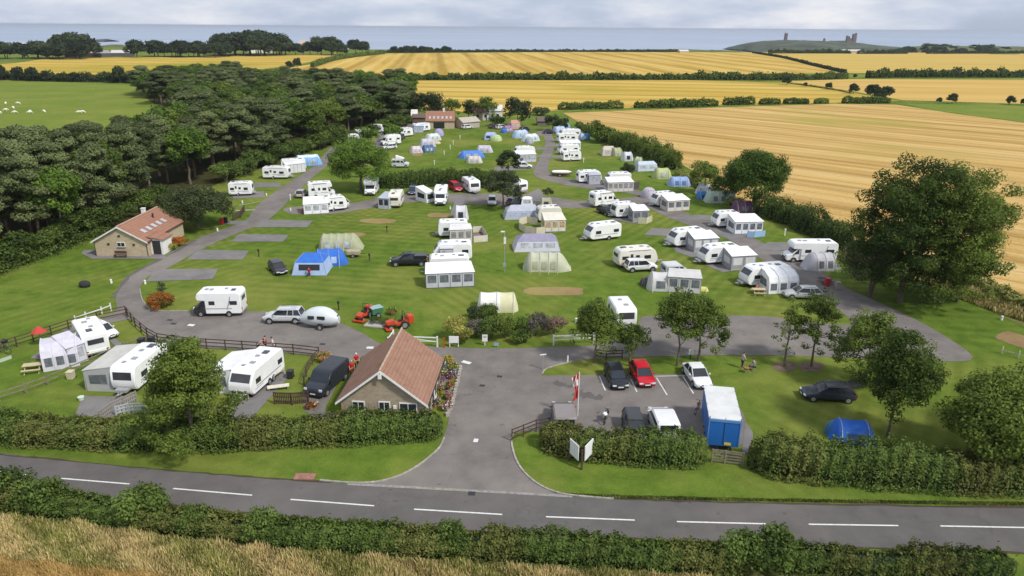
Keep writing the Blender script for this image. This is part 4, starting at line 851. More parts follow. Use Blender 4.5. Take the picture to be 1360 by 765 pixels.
    q = MB(); q.box((f+.012, 0, zb+.22), (.02, .5, .11)); q.build('number_plate', wplate, root)
    q = MB(); q.box((-f-.005, 0, rear-.3), (.03, .5, .11)); q.build('number_plate', yplate, root)
    if kind in ('suv', 'estate'):
        q = MB()
        for s in (-1, 1): q.tube((x2+.2, s*wt*.92, H+.06), (x3-.15, s*wt*.92, H+.05), .02, 4)
        q.build('roof_rails', plast, root)
    if kind == 'pickup':
        q = MB(); q.box((-f+.88, 0, belt+.2), (1.66, W*.9, .42)); q.build('bed_cover', pm, root, bevel=.05)
    if boot_open:
        q = MB(); q.slope((-f+.55, H-.03), (-f-.55, H+.52), -w*.75, w*.75, .05); q.build('open_tailgate', plast, root, bevel=.01)
        q = MB(); q.slope((-f+.3, H+.08), (-f-.15, H+.31), -w*.6, w*.6, .06); q.build('tailgate_window', glass, root)
    return root
def van(pm, L=5.0, W=1.92, H=1.98, name='panel_van', rearglass=True, sidewin=True, short=False):
    root = empty(name); f = L/2; nose = .95 if short else 1.1
    prof = [(-f+.02, .3), (f-.08, .3), (f, .55), (f-.03, .88), (f-.2, 1.02), (f-nose+.1, 1.14), (f-nose-.62, H-.08), (f-nose-1.0, H), (-f+.12, H), (-f, H-.2), (-f, .6)]
    b = MB(); b.prism(prof, -W/2, W/2); b.build('body', pm, root, bevel=.08, seg=3)
    q = MB(); q.slope((f-nose+.04, 1.20), (f-nose-.55, H-.13), -W/2+.12, W/2-.12, -.025); q.build('windscreen', glass, root)
    for s in (-1, 1):
        q = MB(); y = s*(W/2+.002); P = [(f-nose-.1, y, 1.2), (f-nose-1.15, y, 1.2), (f-nose-1.15, y, H-.28), (f-nose-.6, y, H-.28)]
        if s < 0: P = P[::-1]
        frame_quad(q, P, -.014); q.build('cab_window', glass, root)
        if sidewin:
            for x in (0-.55, -f+.75): q = MB(); q.box((x, s*(W/2+.006), 1.47), (1.0, .02, .48)); q.build('window', glass, root)
        q = MB(); q.box((f-nose-.2, s*(W/2+.12), 1.22), (.12, .2, .22)); q.build('mirror', pm, root, bevel=.02)
        q = MB(); q.box((f-.09, s*(W/2-.22), .86), (.16, .3, .2)); q.build('headlight', clearlens, root, bevel=.02)
        q = MB(); q.box((-f, s*(W/2-.1), 1.0), (.05, .12, .5)); q.build('tail_light', redlens, root)
        for x in (f-.85, -f+.9):
            wa = MB(); wa.tube((x, s*(W/2-.2), .36), (x, s*(W/2+.004), .36), .4, 16); wa.build('wheel_arch', plast, root); wheel(root, x, s*(W/2+.012), .33)
    if rearglass: q = MB(); q.box((-f-.006, 0, 1.5), (.03, W*.76, .5)); q.build('rear_window', glass, root)
    q = MB(); q.box((f-.01, 0, .62), (.06, W*.5, .14)); q.box((f-.03, 0, .42), (.1, W*.9, .16)); q.build('grille', plast, root)
    q = MB(); q.box((f+.03, 0, .5), (.02, .5, .11)); q.build('number_plate', wplate, root)
    return root
# ------------------------------------------------------------ tents
def cloth(name, c, v=.10): return M(name, c, .75, v, 1.1, 0, .2)
winm = M('tent_window', (.14, .15, .17), .25, .4, 2, 0, .5); clearw = M('pvc_window', (.38, .40, .43), .2, .4, 2, 0, .5); darkin = M('tent_inside_shade', (.03, .03, .035), .9)  # last one paints the shade inside open tents as near-black panels
def tunnel(L, W, H, mat, mat2=None, hoops=4, e0=1.0, e1=1.0, flat=.85, wins=2, door=True, name='tunnel_tent', winmat=None, skirt=None, hoopm=None, strip=None):
    """arched tent: cross section across y, long axis x; e0/e1 = length of sloping ends"""
    root = empty(name); n = 33; k = 15; V = []; prof = []
    for i in range(n):
        x = -L/2+L*i/(n-1); a = min(1, (x+L/2)/e0) if e0 > 0 else 1; b_ = min(1, (L/2-x)/e1) if e1 > 0 else 1
        h = max(.06, min(math.sin(a*math.pi/2), math.sin(b_*math.pi/2))); sag = 1
        if hoops > 1: u = ((x+L/2-e0)/(max(.1, L-e0-e1)))*(hoops-1); sag = 1-.05*abs(math.sin(math.pi*u)) if -.01 <= u <= hoops-1+.01 else 1
        prof.append((x, h*sag)); 
    b = MB(); rings = []
    for x, h in prof:
        r_ = []
        for j in range(k):
            t = math.pi*j/(k-1); c = math.cos(t); s = math.sin(t)
            r_.append((x, math.copysign(abs(c)**.8, c)*W/2*(.55+.45*h), H*h*(s**flat)))
        rings.append(r_)
    nn = k
    b.v = [p for r_ in rings for p in r_]
    for i in range(n-1):
        for j in range(nn-1): b.f.append((i*nn+j, i*nn+j+1, (i+1)*nn+j+1, (i+1)*nn+j)); b.m.append(b.mi(mat2 if (mat2 and strip and strip(i/(n-1), j/(nn-1))) else mat))
    b.f += [tuple(range(nn)), tuple((n-1)*nn+j for j in range(nn))]; b.m += [b.mi(mat)]*2
    b.build('flysheet', None, root, smooth=True)
    def at(x, t, off=.02):
        i = (x+L/2)/L*(n-1); h = np.interp(i, range(n), [p[1] for p in prof]); c = math.cos(t); s = math.sin(t)
        return Vector((x, (math.copysign(abs(c)**.8, c)*W/2*(.55+.45*h))*(1+off), H*h*(s**flat)*(1+off)))
    for q in range(hoops):
        x = -L/2+e0+(L-e0-e1)*q/max(1, hoops-1); p = MB(); p.path([at(x, math.pi*j/12, .012) for j in range(13)], .035, 4); p.build('pole_sleeve', hoopm or grey_pl, root)
    for s in (-1, 1):
        for q in range(wins):
            x = -L/2+e0+(L-e0-e1)*(q+.5)/wins; hw = (L-e0-e1)/wins*.26; t0, t1 = (.10, .26) if s > 0 else (math.pi-.10, math.pi-.26)
            t0 = .16 if s > 0 else math.pi-.16; t1 = .62 if s > 0 else math.pi-.62
            w_ = MB(); m4 = 5
            for o_ in (.035, .01):
                for a_ in range(m4):
                    for b_ in range(m4): w_.v.append(tuple(at(x-hw+2*hw*a_/(m4-1), t0+(t1-t0)*b_/(m4-1), o_)))
            for a_ in range(m4-1):
                for b_ in range(m4-1): k_ = a_*m4+b_; w_.f.append((k_, k_+1, k_+m4+1, k_+m4)); w_.m.append(0)
            rim_ = [a_*m4 for a_ in range(m4)]+[(m4-1)*m4+b_ for b_ in range(1, m4)]+[a_*m4+m4-1 for a_ in range(m4-2, -1, -1)]+[b_ for b_ in range(m4-2, 0, -1)]
            for u_, v_ in zip(rim_, rim_[1:]+rim_[:1]): w_.f.append((u_, v_, v_+m4*m4, u_+m4*m4)); w_.m.append(0)
            w_.build('window', winmat or clearw, root, smooth=True)
    g = MB()
    for s in (-1, 1):
        for q in range(hoops): x = -L/2+e0+(L-e0-e1)*q/max(1, hoops-1); a = at(x, .8 if s > 0 else math.pi-.8); g.tube(a, (x, s*(W/2+.9), 0), .012, 3)
    g.build('guy_ropes', wplate, root)
    return root
def ridge(L, W, H, mat, mat2=None, e0=.6, e1=.6, wall=.9, over=.0, name='frame_tent', wins=3, winmat=None, roofmat=None, tp=.78):
    """panelled tent with sloping walls and a hipped roof"""
    root = empty(name); roofmat = roofmat or mat; a = L/2; w = W/2; P0 = [(-a, -w, 0), (a, -w, 0), (a, w, 0), (-a, w, 0)]
    P1 = [(-a+e0*.35, -w*tp-.0, wall*H), (a-e1*.35, -w*tp, wall*H), (a-e1*.35, w*tp, wall*H), (-a+e0*.35, w*tp, wall*H)]
    R0 = (-a+e0, 0, H); R1 = (a-e1, 0, H)
    b = MB(); b.add(P0+P1, [(0, 1, 5, 4), (1, 2, 6, 5), (2, 3, 7, 6), (3, 0, 4, 7), (0, 3, 2, 1)]); b.build('walls', mat, root, bevel=.03)
    r_ = MB(); o = .05; Q = [(p[0]+math.copysign(o, p[0]), p[1]+math.copysign(o, p[1]), p[2]-.01) for p in P1]
    r_.add(Q+[R0, R1], [(0, 1, 5, 4), (2, 3, 4, 5), (1, 2, 5), (3, 0, 4), (0, 3, 2, 1)]); r_.build('roof', roofmat, root, bevel=.02)
    p = MB()
    for q in range(4): p.tube(P0[q], P1[q], .03, 4); p.tube(Q[q], (R0 if q in (0, 3) else R1), .025, 4)
    p.build('frame', grey_pl, root)
    for s in (-1, 1):
        for q in range(wins):
            x = -a+e0*.5+(L-e0*.5-e1*.5)*(q+.5)/wins; hw = L/wins*.3; z0, z1 = wall*H*.4, wall*H*.85
            y0 = s*(w+(w*tp-w)*.4+.012); y1 = s*(w+(w*tp-w)*.85+.012); W_ = MB(); PP = [(x-hw, y0, z0), (x+hw, y0, z0), (x+hw, y1, z1), (x-hw, y1, z1)]
            frame_quad(W_, PP, .01*(-s) if False else (.012 if s < 0 else -.012)); W_.build('window', winmat or clearw, root)
    return root
def dome(W, H, mat, mat2=None, name='dome_tent', door=True):
    root = empty(name); b = MB(); rings = []; n = 20
    for k in range(7):
        a = math.pi/2*k/6.3; r_ = math.cos(a)**.8; rings.append([(W/2*r_*math.cos(2*math.pi*i/n)*(1+.05*math.cos(8*math.pi*i/n)), W/2*r_*math.sin(2*math.pi*i/n)*(1+.05*math.cos(8*math.pi*i/n)), H*math.sin(a)) for i in range(n)])
    b.loft(rings, mat); b.build('flysheet', None, root, smooth=True)
    for q in range(2):
        p = MB(); a0 = math.pi/4+q*math.pi/2; p.path([(math.cos(a0)*W/2*1.03*math.cos(t), math.sin(a0)*W/2*1.03*math.cos(t), H*1.02*math.sin(t)) for t in [math.pi*j/12 for j in range(13)]], .03, 4); p.build('pole_sleeve', grey_pl, root)
    if door: d = MB(); frame_quad(d, [(-.35, -W/2*.99, .1), (.35, -W/2*.99, .1), (.28, -W/2*.72, H*.78), (-.28, -W/2*.72, H*.78)], -.05); d.build('door', mat2 or winm, root)
    return root
def awning(L, Dp, mat, roofm=None, H=2.45, h=1.95, wins=3, trim=None, peak=False, open_=None, name='caravan_awning', winmat=None, sidewin=True):
    """stands on the -y side of a caravan: y from -Dp/2 (front) to +Dp/2 (caravan)"""
    root = empty(name); a = L/2; d = Dp/2; trim = trim or grey_pl; roofm = roofm or mat; t = .02
    def slab(n_, P, m, th=.02): q = MB(); frame_quad(q, P, th); return q.build(n_, m, root)
    slab('roof', [(-a-.08, -d-.12, h-.03), (a+.08, -d-.12, h-.03), (a*.96, d, H), (-a*.96, d, H)], roofm, .05)
    if open_ != 'front': slab('front_wall', [(-a, -d-.1, 0), (a, -d-.1, 0), (a, -d, h-.02), (-a, -d, h-.02)], mat)
    for s in (-1, 1):
        if open_ == ('left' if s < 0 else 'right'): continue
        q = MB(); q.add([(s*a, -d, 0), (s*a, d, 0), (s*a, d, H-.04), (s*a, -d, h-.06), (s*(a-.02), -d, 0), (s*(a-.02), d, 0), (s*(a-.02), d, H-.04), (s*(a-.02), -d, h-.06)], [(0, 1, 2, 3), (7, 6, 5, 4), (0, 4, 5, 1), (1, 5, 6, 2), (2, 6, 7, 3), (3, 7, 4, 0)]); q.build('side_wall', mat, root)
        if sidewin:
            q = MB(); frame_quad(q, [(s*(a+.012), -d*.7, .75), (s*(a+.012), d*.6, .75), (s*(a+.012), d*.6, 1.7), (s*(a+.012), -d*.7, 1.6)], .01*s); q.build('window', winmat or winm, root)
    if open_ != 'front':
        for k in range(wins):
            x = -a+L*(k+.5)/wins; hw = L/wins*.36; q = MB(); y0, y1 = -d-.1+.1*.36-.024, -d-.1+.1*.86-.024
            frame_quad(q, [(x-hw, y0, h*.36), (x+hw, y0, h*.36), (x+hw, y1, h*.86), (x-hw, y1, h*.86)], .012); q.build('window', winmat or clearw, root)
    else: slab('inner_shade', [(-a+.03, d-.04, 0), (a-.03, d-.04, 0), (a-.03, d-.04, H-.1), (-a+.03, d-.04, H-.1)], darkin)
    p = MB()
    for x in [-a, a]+[-a+L*k/wins for k in range(1, wins)]: p.tube((x, -d-.13, 0), (x, -d-.03, h), .035, 4)
    p.tube((-a, -d-.06, h-.03), (a, -d-.06, h-.03), .04, 4); p.tube((-a, -d-.13, .06), (a, -d-.13, .06), .05, 4)
    for s in (-1, 1): p.tube((s*(a+.01), -d, h), (s*(a+.01)*.98, d, H), .035, 4)
    p.build('frame', trim, root); return root
def arcawn(L, Dp, mat, H=2.4, winmat=None, name='air_awning', trim=None):
    """curved-front inflatable awning"""
    root = empty(name); a = L/2; pr = [(Dp/2, H), (Dp/2-.5, H+.02), (0, H-.05), (-Dp/2+.35, H-.45), (-Dp/2+.05, H-1.0), (-Dp/2-.08, .0)]
    b = MB(); 
    for (y0, z0), (y1, z1) in zip(pr[:-1], pr[1:]): frame_quad(b, [(-a, y0, z0), (a, y0, z0), (a, y1, z1), (-a, y1, z1)], .03)
    b.build('flysheet', mat, root)
    for s in (-1, 1):
        q = MB(); P = [(s*a, y, z) for y, z in pr]+[(s*a, Dp/2, 0)]; P2 = [(s*(a-.02), y, z) for _, y, z in P]; m = len(P)
        q.add(P+P2, [tuple(range(m)), tuple(range(2*m-1, m-1, -1))]+[(i, (i+1) % m, m+(i+1) % m, m+i) for i in range(m)]); q.build('side_wall', mat, root)
        q = MB(); frame_quad(q, [(s*(a+.015), -Dp*.3, .7), (s*(a+.015), Dp*.3, .7), (s*(a+.015), Dp*.28, 1.75), (s*(a+.015), -Dp*.22, 1.6)], .01*s); q.build('window', winmat or winm, root)
    n = 3
    for k in range(n+1):
        x = -a+L*k/n; q = MB(); q.path([(x, y, z+.03) for y, z in pr], .07, 6); q.build('air_beam', trim or mat, root)
        if k < n: q = MB(); frame_quad(q, [(x+L/n*.18, -Dp/2-.075, .45), (x+L/n*.82, -Dp/2-.075, .45), (x+L/n*.82, -Dp/2-.0, 1.3), (x+L/n*.18, -Dp/2-.0, 1.3)], -.03); q.build('window', winmat or winm, root)
    return root
def windbreak(px, h, mat, label, name='windbreak', group=None):
    P = [G(*p) for p in px]; c = P[0].copy(); root = empty(name, c); P = [p-c for p in P]; b = MB(); q = MB()
    for u, v in zip(P[:-1], P[1:]):
        d = (v-u).normalized(); nn = Vector((-d.y, d.x, 0))*.012; b.add([tuple(u-nn), tuple(v-nn), tuple(v+nn), tuple(u+nn)]+[tuple(p+Vector((0, 0, h))) for p in (u-nn, v-nn, v+nn, u+nn)], [(0, 3, 2, 1), (4, 5, 6, 7), (0, 1, 5, 4), (1, 2, 6, 5), (2, 3, 7, 6), (3, 0, 4, 7)])
    b.build('panel', mat, root)
    for p in P: q.tube(p, p+Vector((0, 0, h+.1)), .03, 5)
    q.build('poles', wood2, root); tag(root, label, 'windbreak', group); return root
# placement by the near base edge: A,B = left and right end in the photograph, facing R L N F
def at_edge(root, x1, y1, x2, y2, facing, depth, length, label, cat, group=None, fit=None, sc=None, push=0.0):
    A, B = G(x1, y1), G(x2, y2); d = (B-A).normalized(); n = Vector((-d.y, d.x, 0)); ang = math.atan2(d.y, d.x)
    ln = (B-A).length
    if facing in 'RL':
        c = (A+B)/2+n*(depth/2+push); s = ln/length if fit is None else fit
        root.rotation_euler.z = ang+(0 if facing == 'R' else math.pi); s = min(1.3, max(.75, s)); root.scale = (s, 1, 1)
    else:
        c = (A+B)/2+n*(length/2+push); root.rotation_euler.z = ang+(-math.pi/2 if facing == 'N' else math.pi/2)
    root.location = (c.x, c.y, 0)
    if sc: root.scale = tuple(a*sc for a in root.scale)
    tag(root, label, cat, group); return root
TP = {}
def inst(key, maker):
    if key in TP: return copy_tree(TP[key])
    TP[key] = maker(); return TP[key]
CV = dict(modern=lambda: caravan(), twin=lambda: caravan(L=7.0, twin=True), old=lambda: caravan(style='old', mat=cream, deco=False), oldw=lambda: caravan(style='old'), box=lambda: caravan(style='box'), small=lambda: caravan(L=4.6, style='box', H=2.5))
CL = dict(modern=5.6, twin=7.0, old=5.6, oldw=5.6, box=5.6, small=4.6)
def C(kind, e, facing, label, push=0, name=None, fit=None, group='white touring caravans'):
    r_ = inst('c'+kind, CV[kind]); return at_edge(r_, *e, facing, 2.28, CL[kind]+(0 if facing in 'NF' else 1.0 if False else 0), label, 'caravan', group, fit, None, push)
def MH(kind, e, facing, label, cab=None, push=0):
    r_ = inst('m'+kind+str(cab), lambda: motorhome(style=kind, cab=cab)); return at_edge(r_, *e, facing, 2.28, 6.6, label, 'motorhome', 'white motorhomes', None, None, push)
def CAR(kind, pm, e, facing, label, push=0, fit=1, **k):
    W = dict(hatch=1.72, suv=1.84, estate=1.8, saloon=1.78, small=1.66, mpv=1.84, pickup=1.85)[kind]; L = dict(hatch=4.0, suv=4.45, estate=4.6, saloon=4.45, small=3.7, mpv=4.5, pickup=5.1)[kind]
    return at_edge(car(kind, pm, **k), *e, facing, W, L, label, 'car', None, fit, None, push)
def T(root, e, depth, label, cat='tent', push=0, ang=0):
    A, B = G(e[0], e[1]), G(e[2], e[3]); d = (B-A).normalized(); n = Vector((-d.y, d.x, 0)); c = (A+B)/2+n*(depth/2+push)
    root.location = (c.x, c.y, 0); root.rotation_euler.z = math.atan2(d.y, d.x)+ang; tag(root, label, cat); return root
def elen(e): return (G(e[0], e[1])-G(e[2], e[3])).length
# the awning's own front is -y: fits T() as it is (near edge = its front)
def AW(e, depth, label, mat, roofm=None, push=0, kind='box', **k):
    r_ = awning(elen(e), depth, mat, roofm, **k) if kind == 'box' else arcawn(elen(e), depth, mat, **k); return T(r_, e, depth, label, 'awning', push)
# ------------------------------------------------------------ people
def skinmesh(joints, edges, name, mat, parent, root_i=0, sub=1):
    me = bpy.data.meshes.new(name+'_skeleton'); me.from_pydata([j[:3] for j in joints], edges, []); o = bpy.data.objects.new(name+'_tmp', me); col.objects.link(o)
    md = o.modifiers.new('s', 'SKIN'); md.use_smooth_shade = True; sv = me.skin_vertices[0].data
    for i, j in enumerate(joints): sv[i].radius = (j[3], j[4] if len(j) > 4 else j[3]); sv[i].use_root = (i == root_i)
    ms = o.modifiers.new('u', 'SUBSURF'); ms.levels = sub; ms.render_levels = sub
    dg = bpy.context.evaluated_depsgraph_get(); dg.update(); m2 = bpy.data.meshes.new_from_object(o.evaluated_get(dg)); bpy.data.objects.remove(o)
    m2.name = name; m2.materials.clear(); m2.materials.append(mat); return mesh_obj(name, m2, parent)
def person(px, heading, label, top, legs, hair=None, pose='stand', h=1.72, hat=None):
    root = empty('person', G(*px), heading); k = h/1.72; tag(root, label, 'person', None)
    # x forward, y left
    if pose == 'sit': pel = (0, 0, .50); knee = .45; kz = .5; foot = .5
    elif pose == 'bend': pel = (-.12, 0, .9)
    else: pel = (0, 0, .92)
    pz = Vector(pel); lean = {'stand': 0.03, 'sit': .08, 'bend': .42}[pose]; th = {'stand': .52, 'sit': .50, 'bend': .34}[pose]
    ch = pz+Vector((lean*.6, 0, th*.62)); nk = pz+Vector((lean, 0, th)); hd = nk+Vector((.06+lean*.35, 0, .10 if pose != 'bend' else .06)); ht = hd+Vector((.03, 0, .15 if pose != 'bend' else .12))
    J = [(*pz, .13, .10), (*ch, .155, .11), (*nk, .062, .06), (*hd, .088, .078), (*ht, .07, .062)]; E = [(0, 1), (1, 2), (2, 3), (3, 4)]
    J.append((hd.x+.10, hd.y, hd.z+.02, .018)); E.append((3, len(J)-1))      # nose
    shirtJ = [(*(pz+Vector((0, 0, -.02))), .155, .125), (*ch, .185, .135), (*(nk-Vector((0, 0, .04))), .09, .08)]; shirtE = [(0, 1), (1, 2)]
    trJ = [(*(pz+Vector((0, 0, .04))), .16, .13)]; trE = []
    for s in (-1, 1):
        hip = pz+Vector((0, s*.10, -.06))
        if pose == 'sit': kn = hip+Vector((.42, s*.02, .0)); an = kn+Vector((.05, 0, -.40)); 
        else: kn = hip+Vector((.05*s+.03, 0, -.40)); an = Vector((hip.x+.09*s-.03, hip.y, .09))
        toe = an+Vector((.19, 0, -.05)); b0 = len(J); J += [(*hip, .085), (*kn, .056), (*an, .04), (*toe, .035)]; E += [(0, b0), (b0, b0+1), (b0+1, b0+2), (b0+2, b0+3)]
        t0 = len(trJ); trJ += [(*hip, .105), (*kn, .075), (*(kn.lerp(an, .9)), .055)]; trE += [(0, t0), (t0, t0+1), (t0+1, t0+2)]
        sh = nk+Vector((-.01, s*.18, -.07)); el = sh+Vector((.05+lean*.3, s*.06, -.27)); wr = el+Vector((.17, -s*.03, -.14 if pose != 'sit' else -.06)); pm_ = wr+Vector((.06, 0, -.05)); b0 = len(J)
        J += [(*sh, .055), (*el, .042), (*wr, .028), (*pm_, .030, .018)]; E += [(1, b0), (b0, b0+1), (b0+1, b0+2), (b0+2, b0+3)]
        for q, (dy, l) in enumerate(((-.03, .07), (-.01, .085), (.01, .08), (.03, .062))): J.append((pm_.x+l*.8, pm_.y+dy, pm_.z-l*.75, .009)); E.append((b0+3, len(J)-1))
        J.append((wr.x+.05, wr.y-s*.05, wr.z-.015, .010)); E.append((b0+2, len(J)-1))
        c0 = len(shirtJ); shirtJ += [(*sh, .075), (*(sh.lerp(el, .85)), .058)]; shirtE += [(1, c0), (c0, c0+1)]
    skinmesh(J, E, 'body', skin, root); skinmesh(shirtJ, shirtE, 'shirt', top, root); skinmesh(trJ, trE, 'trousers', legs, root)
    q = MB(); q.ball(tuple((hd+ht)/2+Vector((-.025, 0, .045))), (.105, .092, .095), 10, 7); q.build('hat' if hat else 'hair', hat or hair or hairm, root, smooth=True)
    root.scale = (k, k, k); return root
# ------------------------------------------------------------ buildings
def stone_mat(name, a, b_, c_):
    m, t, b = newmat(name); b.inputs['Roughness'].default_value = .9; spec(b, .15); oc = objcoord(t)
    sep = t.nodes.new('ShaderNodeSeparateXYZ'); t.links.new(oc, sep.inputs[0]); cb = t.nodes.new('ShaderNodeCombineXYZ')
    t.links.new(mathn(t, 'ADD', sep.outputs[0], sep.outputs[1]), cb.inputs[0]); t.links.new(sep.outputs[2], cb.inputs[1])
    br = t.nodes.new('ShaderNodeTexBrick'); br.inputs['Scale'].default_value = 1; br.inputs['Brick Width'].default_value = .42; br.inputs['Row Height'].default_value = .2; br.inputs['Mortar Size'].default_value = .012
    br.inputs['Color1'].default_value = (*a, 1); br.inputs['Color2'].default_value = (*b_, 1); br.inputs['Mortar'].default_value = (*c_, 1); t.links.new(cb.outputs[0], br.inputs[0])
    n = noise(t, oc, 3, 5, .7); t.links.new(mix(t, maprange(t, n, .35, .7, 0, .5), br.outputs[0], tuple(x*.6 for x in a)), b.inputs['Base Color']); bump(t, br.outputs[1], b, .3, -.02); return m
def tile_mat(name, a, b_, dk):
    m, t, b = newmat(name); b.inputs['Roughness'].default_value = .85; spec(b, .2); oc = objcoord(t)
    n = noise(t, oc, 1.2, 6, .75); n2 = noise(t, oc, 9, 3, .8)
    wv = t.nodes.new('ShaderNodeTexWave'); wv.bands_direction = 'Y'; wv.inputs['Scale'].default_value = 1.05; wv.inputs['Distortion'].default_value = .15; t.links.new(oc, wv.inputs[0])
    wz = t.nodes.new('ShaderNodeTexWave'); wz.bands_direction = 'Z'; wz.inputs['Scale'].default_value = 1.55; wz.wave_profile = 'SAW'; t.links.new(oc, wz.inputs[0])
    c = ramp(t, mathn(t, 'ADD', mathn(t, 'MULTIPLY', n, .6), mathn(t, 'MULTIPLY', n2, .4)), [(.3, a), (.7, b_)])
    c = mix(t, mathn(t, 'MULTIPLY', maprange(t, wz.outputs[1], .0, .35, 1, 0), .4), c, dk); c = mix(t, mathn(t, 'MULTIPLY', maprange(t, wv.outputs[1], .0, .3, 1, 0), .35), c, dk)
    mo = noise(t, oc, .7, 5, .7); c = mix(t, maprange(t, mo, .58, .72, 0, .45), c, tuple(x*.45 for x in a))
    t.links.new(c, b.inputs['Base Color']); bump(t, mathn(t, 'ADD', wv.outputs[1], wz.outputs[1]), b, .5, .05); return m
stone1 = stone_mat('sandstone', (.42, .34, .24), (.33, .26, .18), (.40, .36, .29)); stone2 = stone_mat('pale_sandstone', (.56, .46, .31), (.47, .37, .24), (.52, .46, .36))
tile1 = tile_mat('clay_tile_brown', (.24, .125, .085), (.40, .235, .16), (.11, .06, .042)); tile2 = tile_mat('clay_tile_red', (.27, .13, .085), (.40, .215, .145), (.14, .06, .04))
render_w = M('white_render', (.72, .70, .66), .8, .1, 2)
def gable_house(name, loc, rz, W, L, hw, hr, wallm, roofm, label, over=.35, windows=(), door=None, base=0):
    """gable faces -y (camera); body from y=0 to y=L"""
    root = empty(name, loc, rz); w = W/2; b = MB(); t = .0
    b.prism([(-w, 0), (w, 0), (w, hw), (0, hr-.12), (-w, hw)], 0, L); b.build('wall', wallm, root)
    for s in (-1, 1):
        q = MB(); sl = (hr-hw)/w; x1 = s*(w+over); z1 = hw-sl*over; P = [(x1, -over, z1), (0, -over, hr), (0, L+over, hr), (x1, L+over, z1)]
        frame_quad(q, P if s < 0 else P[::-1], -.10 if True else .1); q.build('roof', roofm, root)
        q = MB(); q.tube((x1, -over, z1-.02), (x1, L+over, z1-.02), .06, 6); q.build('gutter', plast, root)
        q = MB(); A = Vector((x1, -over-.03, z1-.10)); B_ = Vector((0, -over-.03, hr-.08)); d = B_-A; up = Vector((0, 0, 1)); frame_quad(q, [A-up*.12, B_-up*.12, B_+up*.09, A+up*.09], .04); q.build('barge_board', wpaint, root)
    q = MB(); q.tube((0, -over, hr+.02), (0, L+over, hr+.02), .10, 6); q.build('ridge_tiles', M('ridge_tile', (.42, .30, .22), .8, .2, 3), root)
    for (x, z, ww, hh, kind) in windows:
        f = MB(); f.box((x, -.03, z), (ww+.16, .08, hh+.16)); fo = f.build('window' if kind != 'door' else 'door', wpaint, root); p = MB()
        if kind == 'door': p.box((x, -.085, z-.0), (ww-.1, .04, hh-.1)); p.build('door_glass', glass, fo)
        else:
            p.box((x, -.08, z), (ww, .03, hh)); p.build('pane', glass, fo); m_ = MB(); m_.box((x, -.10, z), (.05, .02, hh)); m_.build('glazing_bar', wpaint, fo)
            s_ = MB(); s_.box((x, -.08, z-hh/2-.12), (ww+.3, .16, .07)); s_.build('sill', kerbm, fo)
    tag(root, label, 'building'); return root
# entrance cottage (reception)
cA = G(445, 531, 2.2); 
rec = gable_house('reception_cottage', (-10.45, 51.4, 0), R(-3.5), 6.9, 7.9, 2.6, 5.3, stone1, tile1, 'stone cottage with brown tiled roof beside the entrance road, flower tubs along its side', .35, [(-2.0, 1.9, .9, .7, 'w'), (.15, 1.95, .8, .7, 'w'), (2.1, 1.75, 1.3, 1.0, 'w')])
q = MB(); q.box((0, -.4, 4.8), (.3, .06, .42)); q.build('gable_plaque', wpaint, rec)
q = MB(); q.box((1.0, -.05, 1.9), (.25, .1, .3)); q.build('wall_lamp', wpaint, rec)
q = MB(); q.box((3.62, 4.0, 1.2), (.08, .95, 2.0)); d_ = q.build('door', wpaint, rec); q = MB(); q.box((3.67, 4.0, 1.5), (.03, .6, .9)); q.build('door_glass', glass, d_)
for yy in (1.6, 6.4): q = MB(); q.box((3.5, yy, 1.45), (.08, 1.1, .9)); o_ = q.build('window', wpaint, rec); q = MB(); q.box((3.55, yy, 1.45), (.03, .95, .75)); q.build('pane', glass, o_)
# toilet block
tb = gable_house('toilet_block', (-55.4, 97.0, 0), R(-1.0), 7.5, 11.2, 2.35, 4.4, stone2, tile2, 'pale stone toilet block with red tiled roof and skylights by the left road', .3, [(.1, 1.75, 1.0, .5, 'w')])
for k in range(5):
    y = 1.9+k*1.5; q = MB(); P = [(2.3, y, 2.97), (3.0, y, 2.60), (3.0, y+.75, 2.60), (2.3, y+.75, 2.97)]
    x0_, x1_ = 2.0, 2.75; zf = lambda x: 4.4-(4.4-2.35)/3.75*x+.03
    frame_quad(q, [(x0_, y, zf(x0_)), (x0_, y+.7, zf(x0_)), (x1_, y+.7, zf(x1_)), (x1_, y, zf(x1_))], -.05); q.build('skylight', M('skylight_glass', (.42, .44, .46), .2, .08, 2), tb)
q = MB(); q.prism([(3.6, 0), (5.5, 0), (5.5, 2.15), (3.6, 2.4)], 1.0, 3.6); q.build('porch', render_w, tb); q = MB(); frame_quad(q, [(3.3, .8, 2.62), (3.3, 3.9, 2.62), (5.75, 3.9, 2.18), (5.75, .8, 2.18)], -.09); q.build('porch_roof', tile2, tb)
q = MB(); q.box((4.6, .96, 1.05), (1.1, .06, 2.0)); q.build('door', plast, tb)
q = MB(); q.box((-.2, 7.8, 4.5), (.5, .5, 1.1)); q.box((-.2, 7.8, 5.08), (.6, .6, .1)); q.build('chimney', render_w, tb)
q = MB(); q.tube((1.2, 7.6, 3.6), (1.2, 7.6, 4.4), .13, 8); q.build('flue', plast, tb)
q = MB()
for s in (-1, 1): q.tube((s*3.72, -.06, 0), (s*3.72, -.06, 2.3), .045, 6)
q.build('downpipe', plast, tb)
for x, z in ((-1.7, 1.8), (1.9, 1.75), (0, 3.0)): q = MB(); q.box((x, -.06, z), (.3, .1, .22)); q.build('wall_lamp', plast, tb)
bp = tb.location; q = MB(); bn = empty('bench', (bp.x+.1, bp.y-.75, 0)); q.box((0, 0, .45), (1.7, .45, .05)); q.build('seat', wood, bn); q = MB(); q.box((0, .22, .75), (1.7, .05, .4)); q.build('backrest', wood, bn)
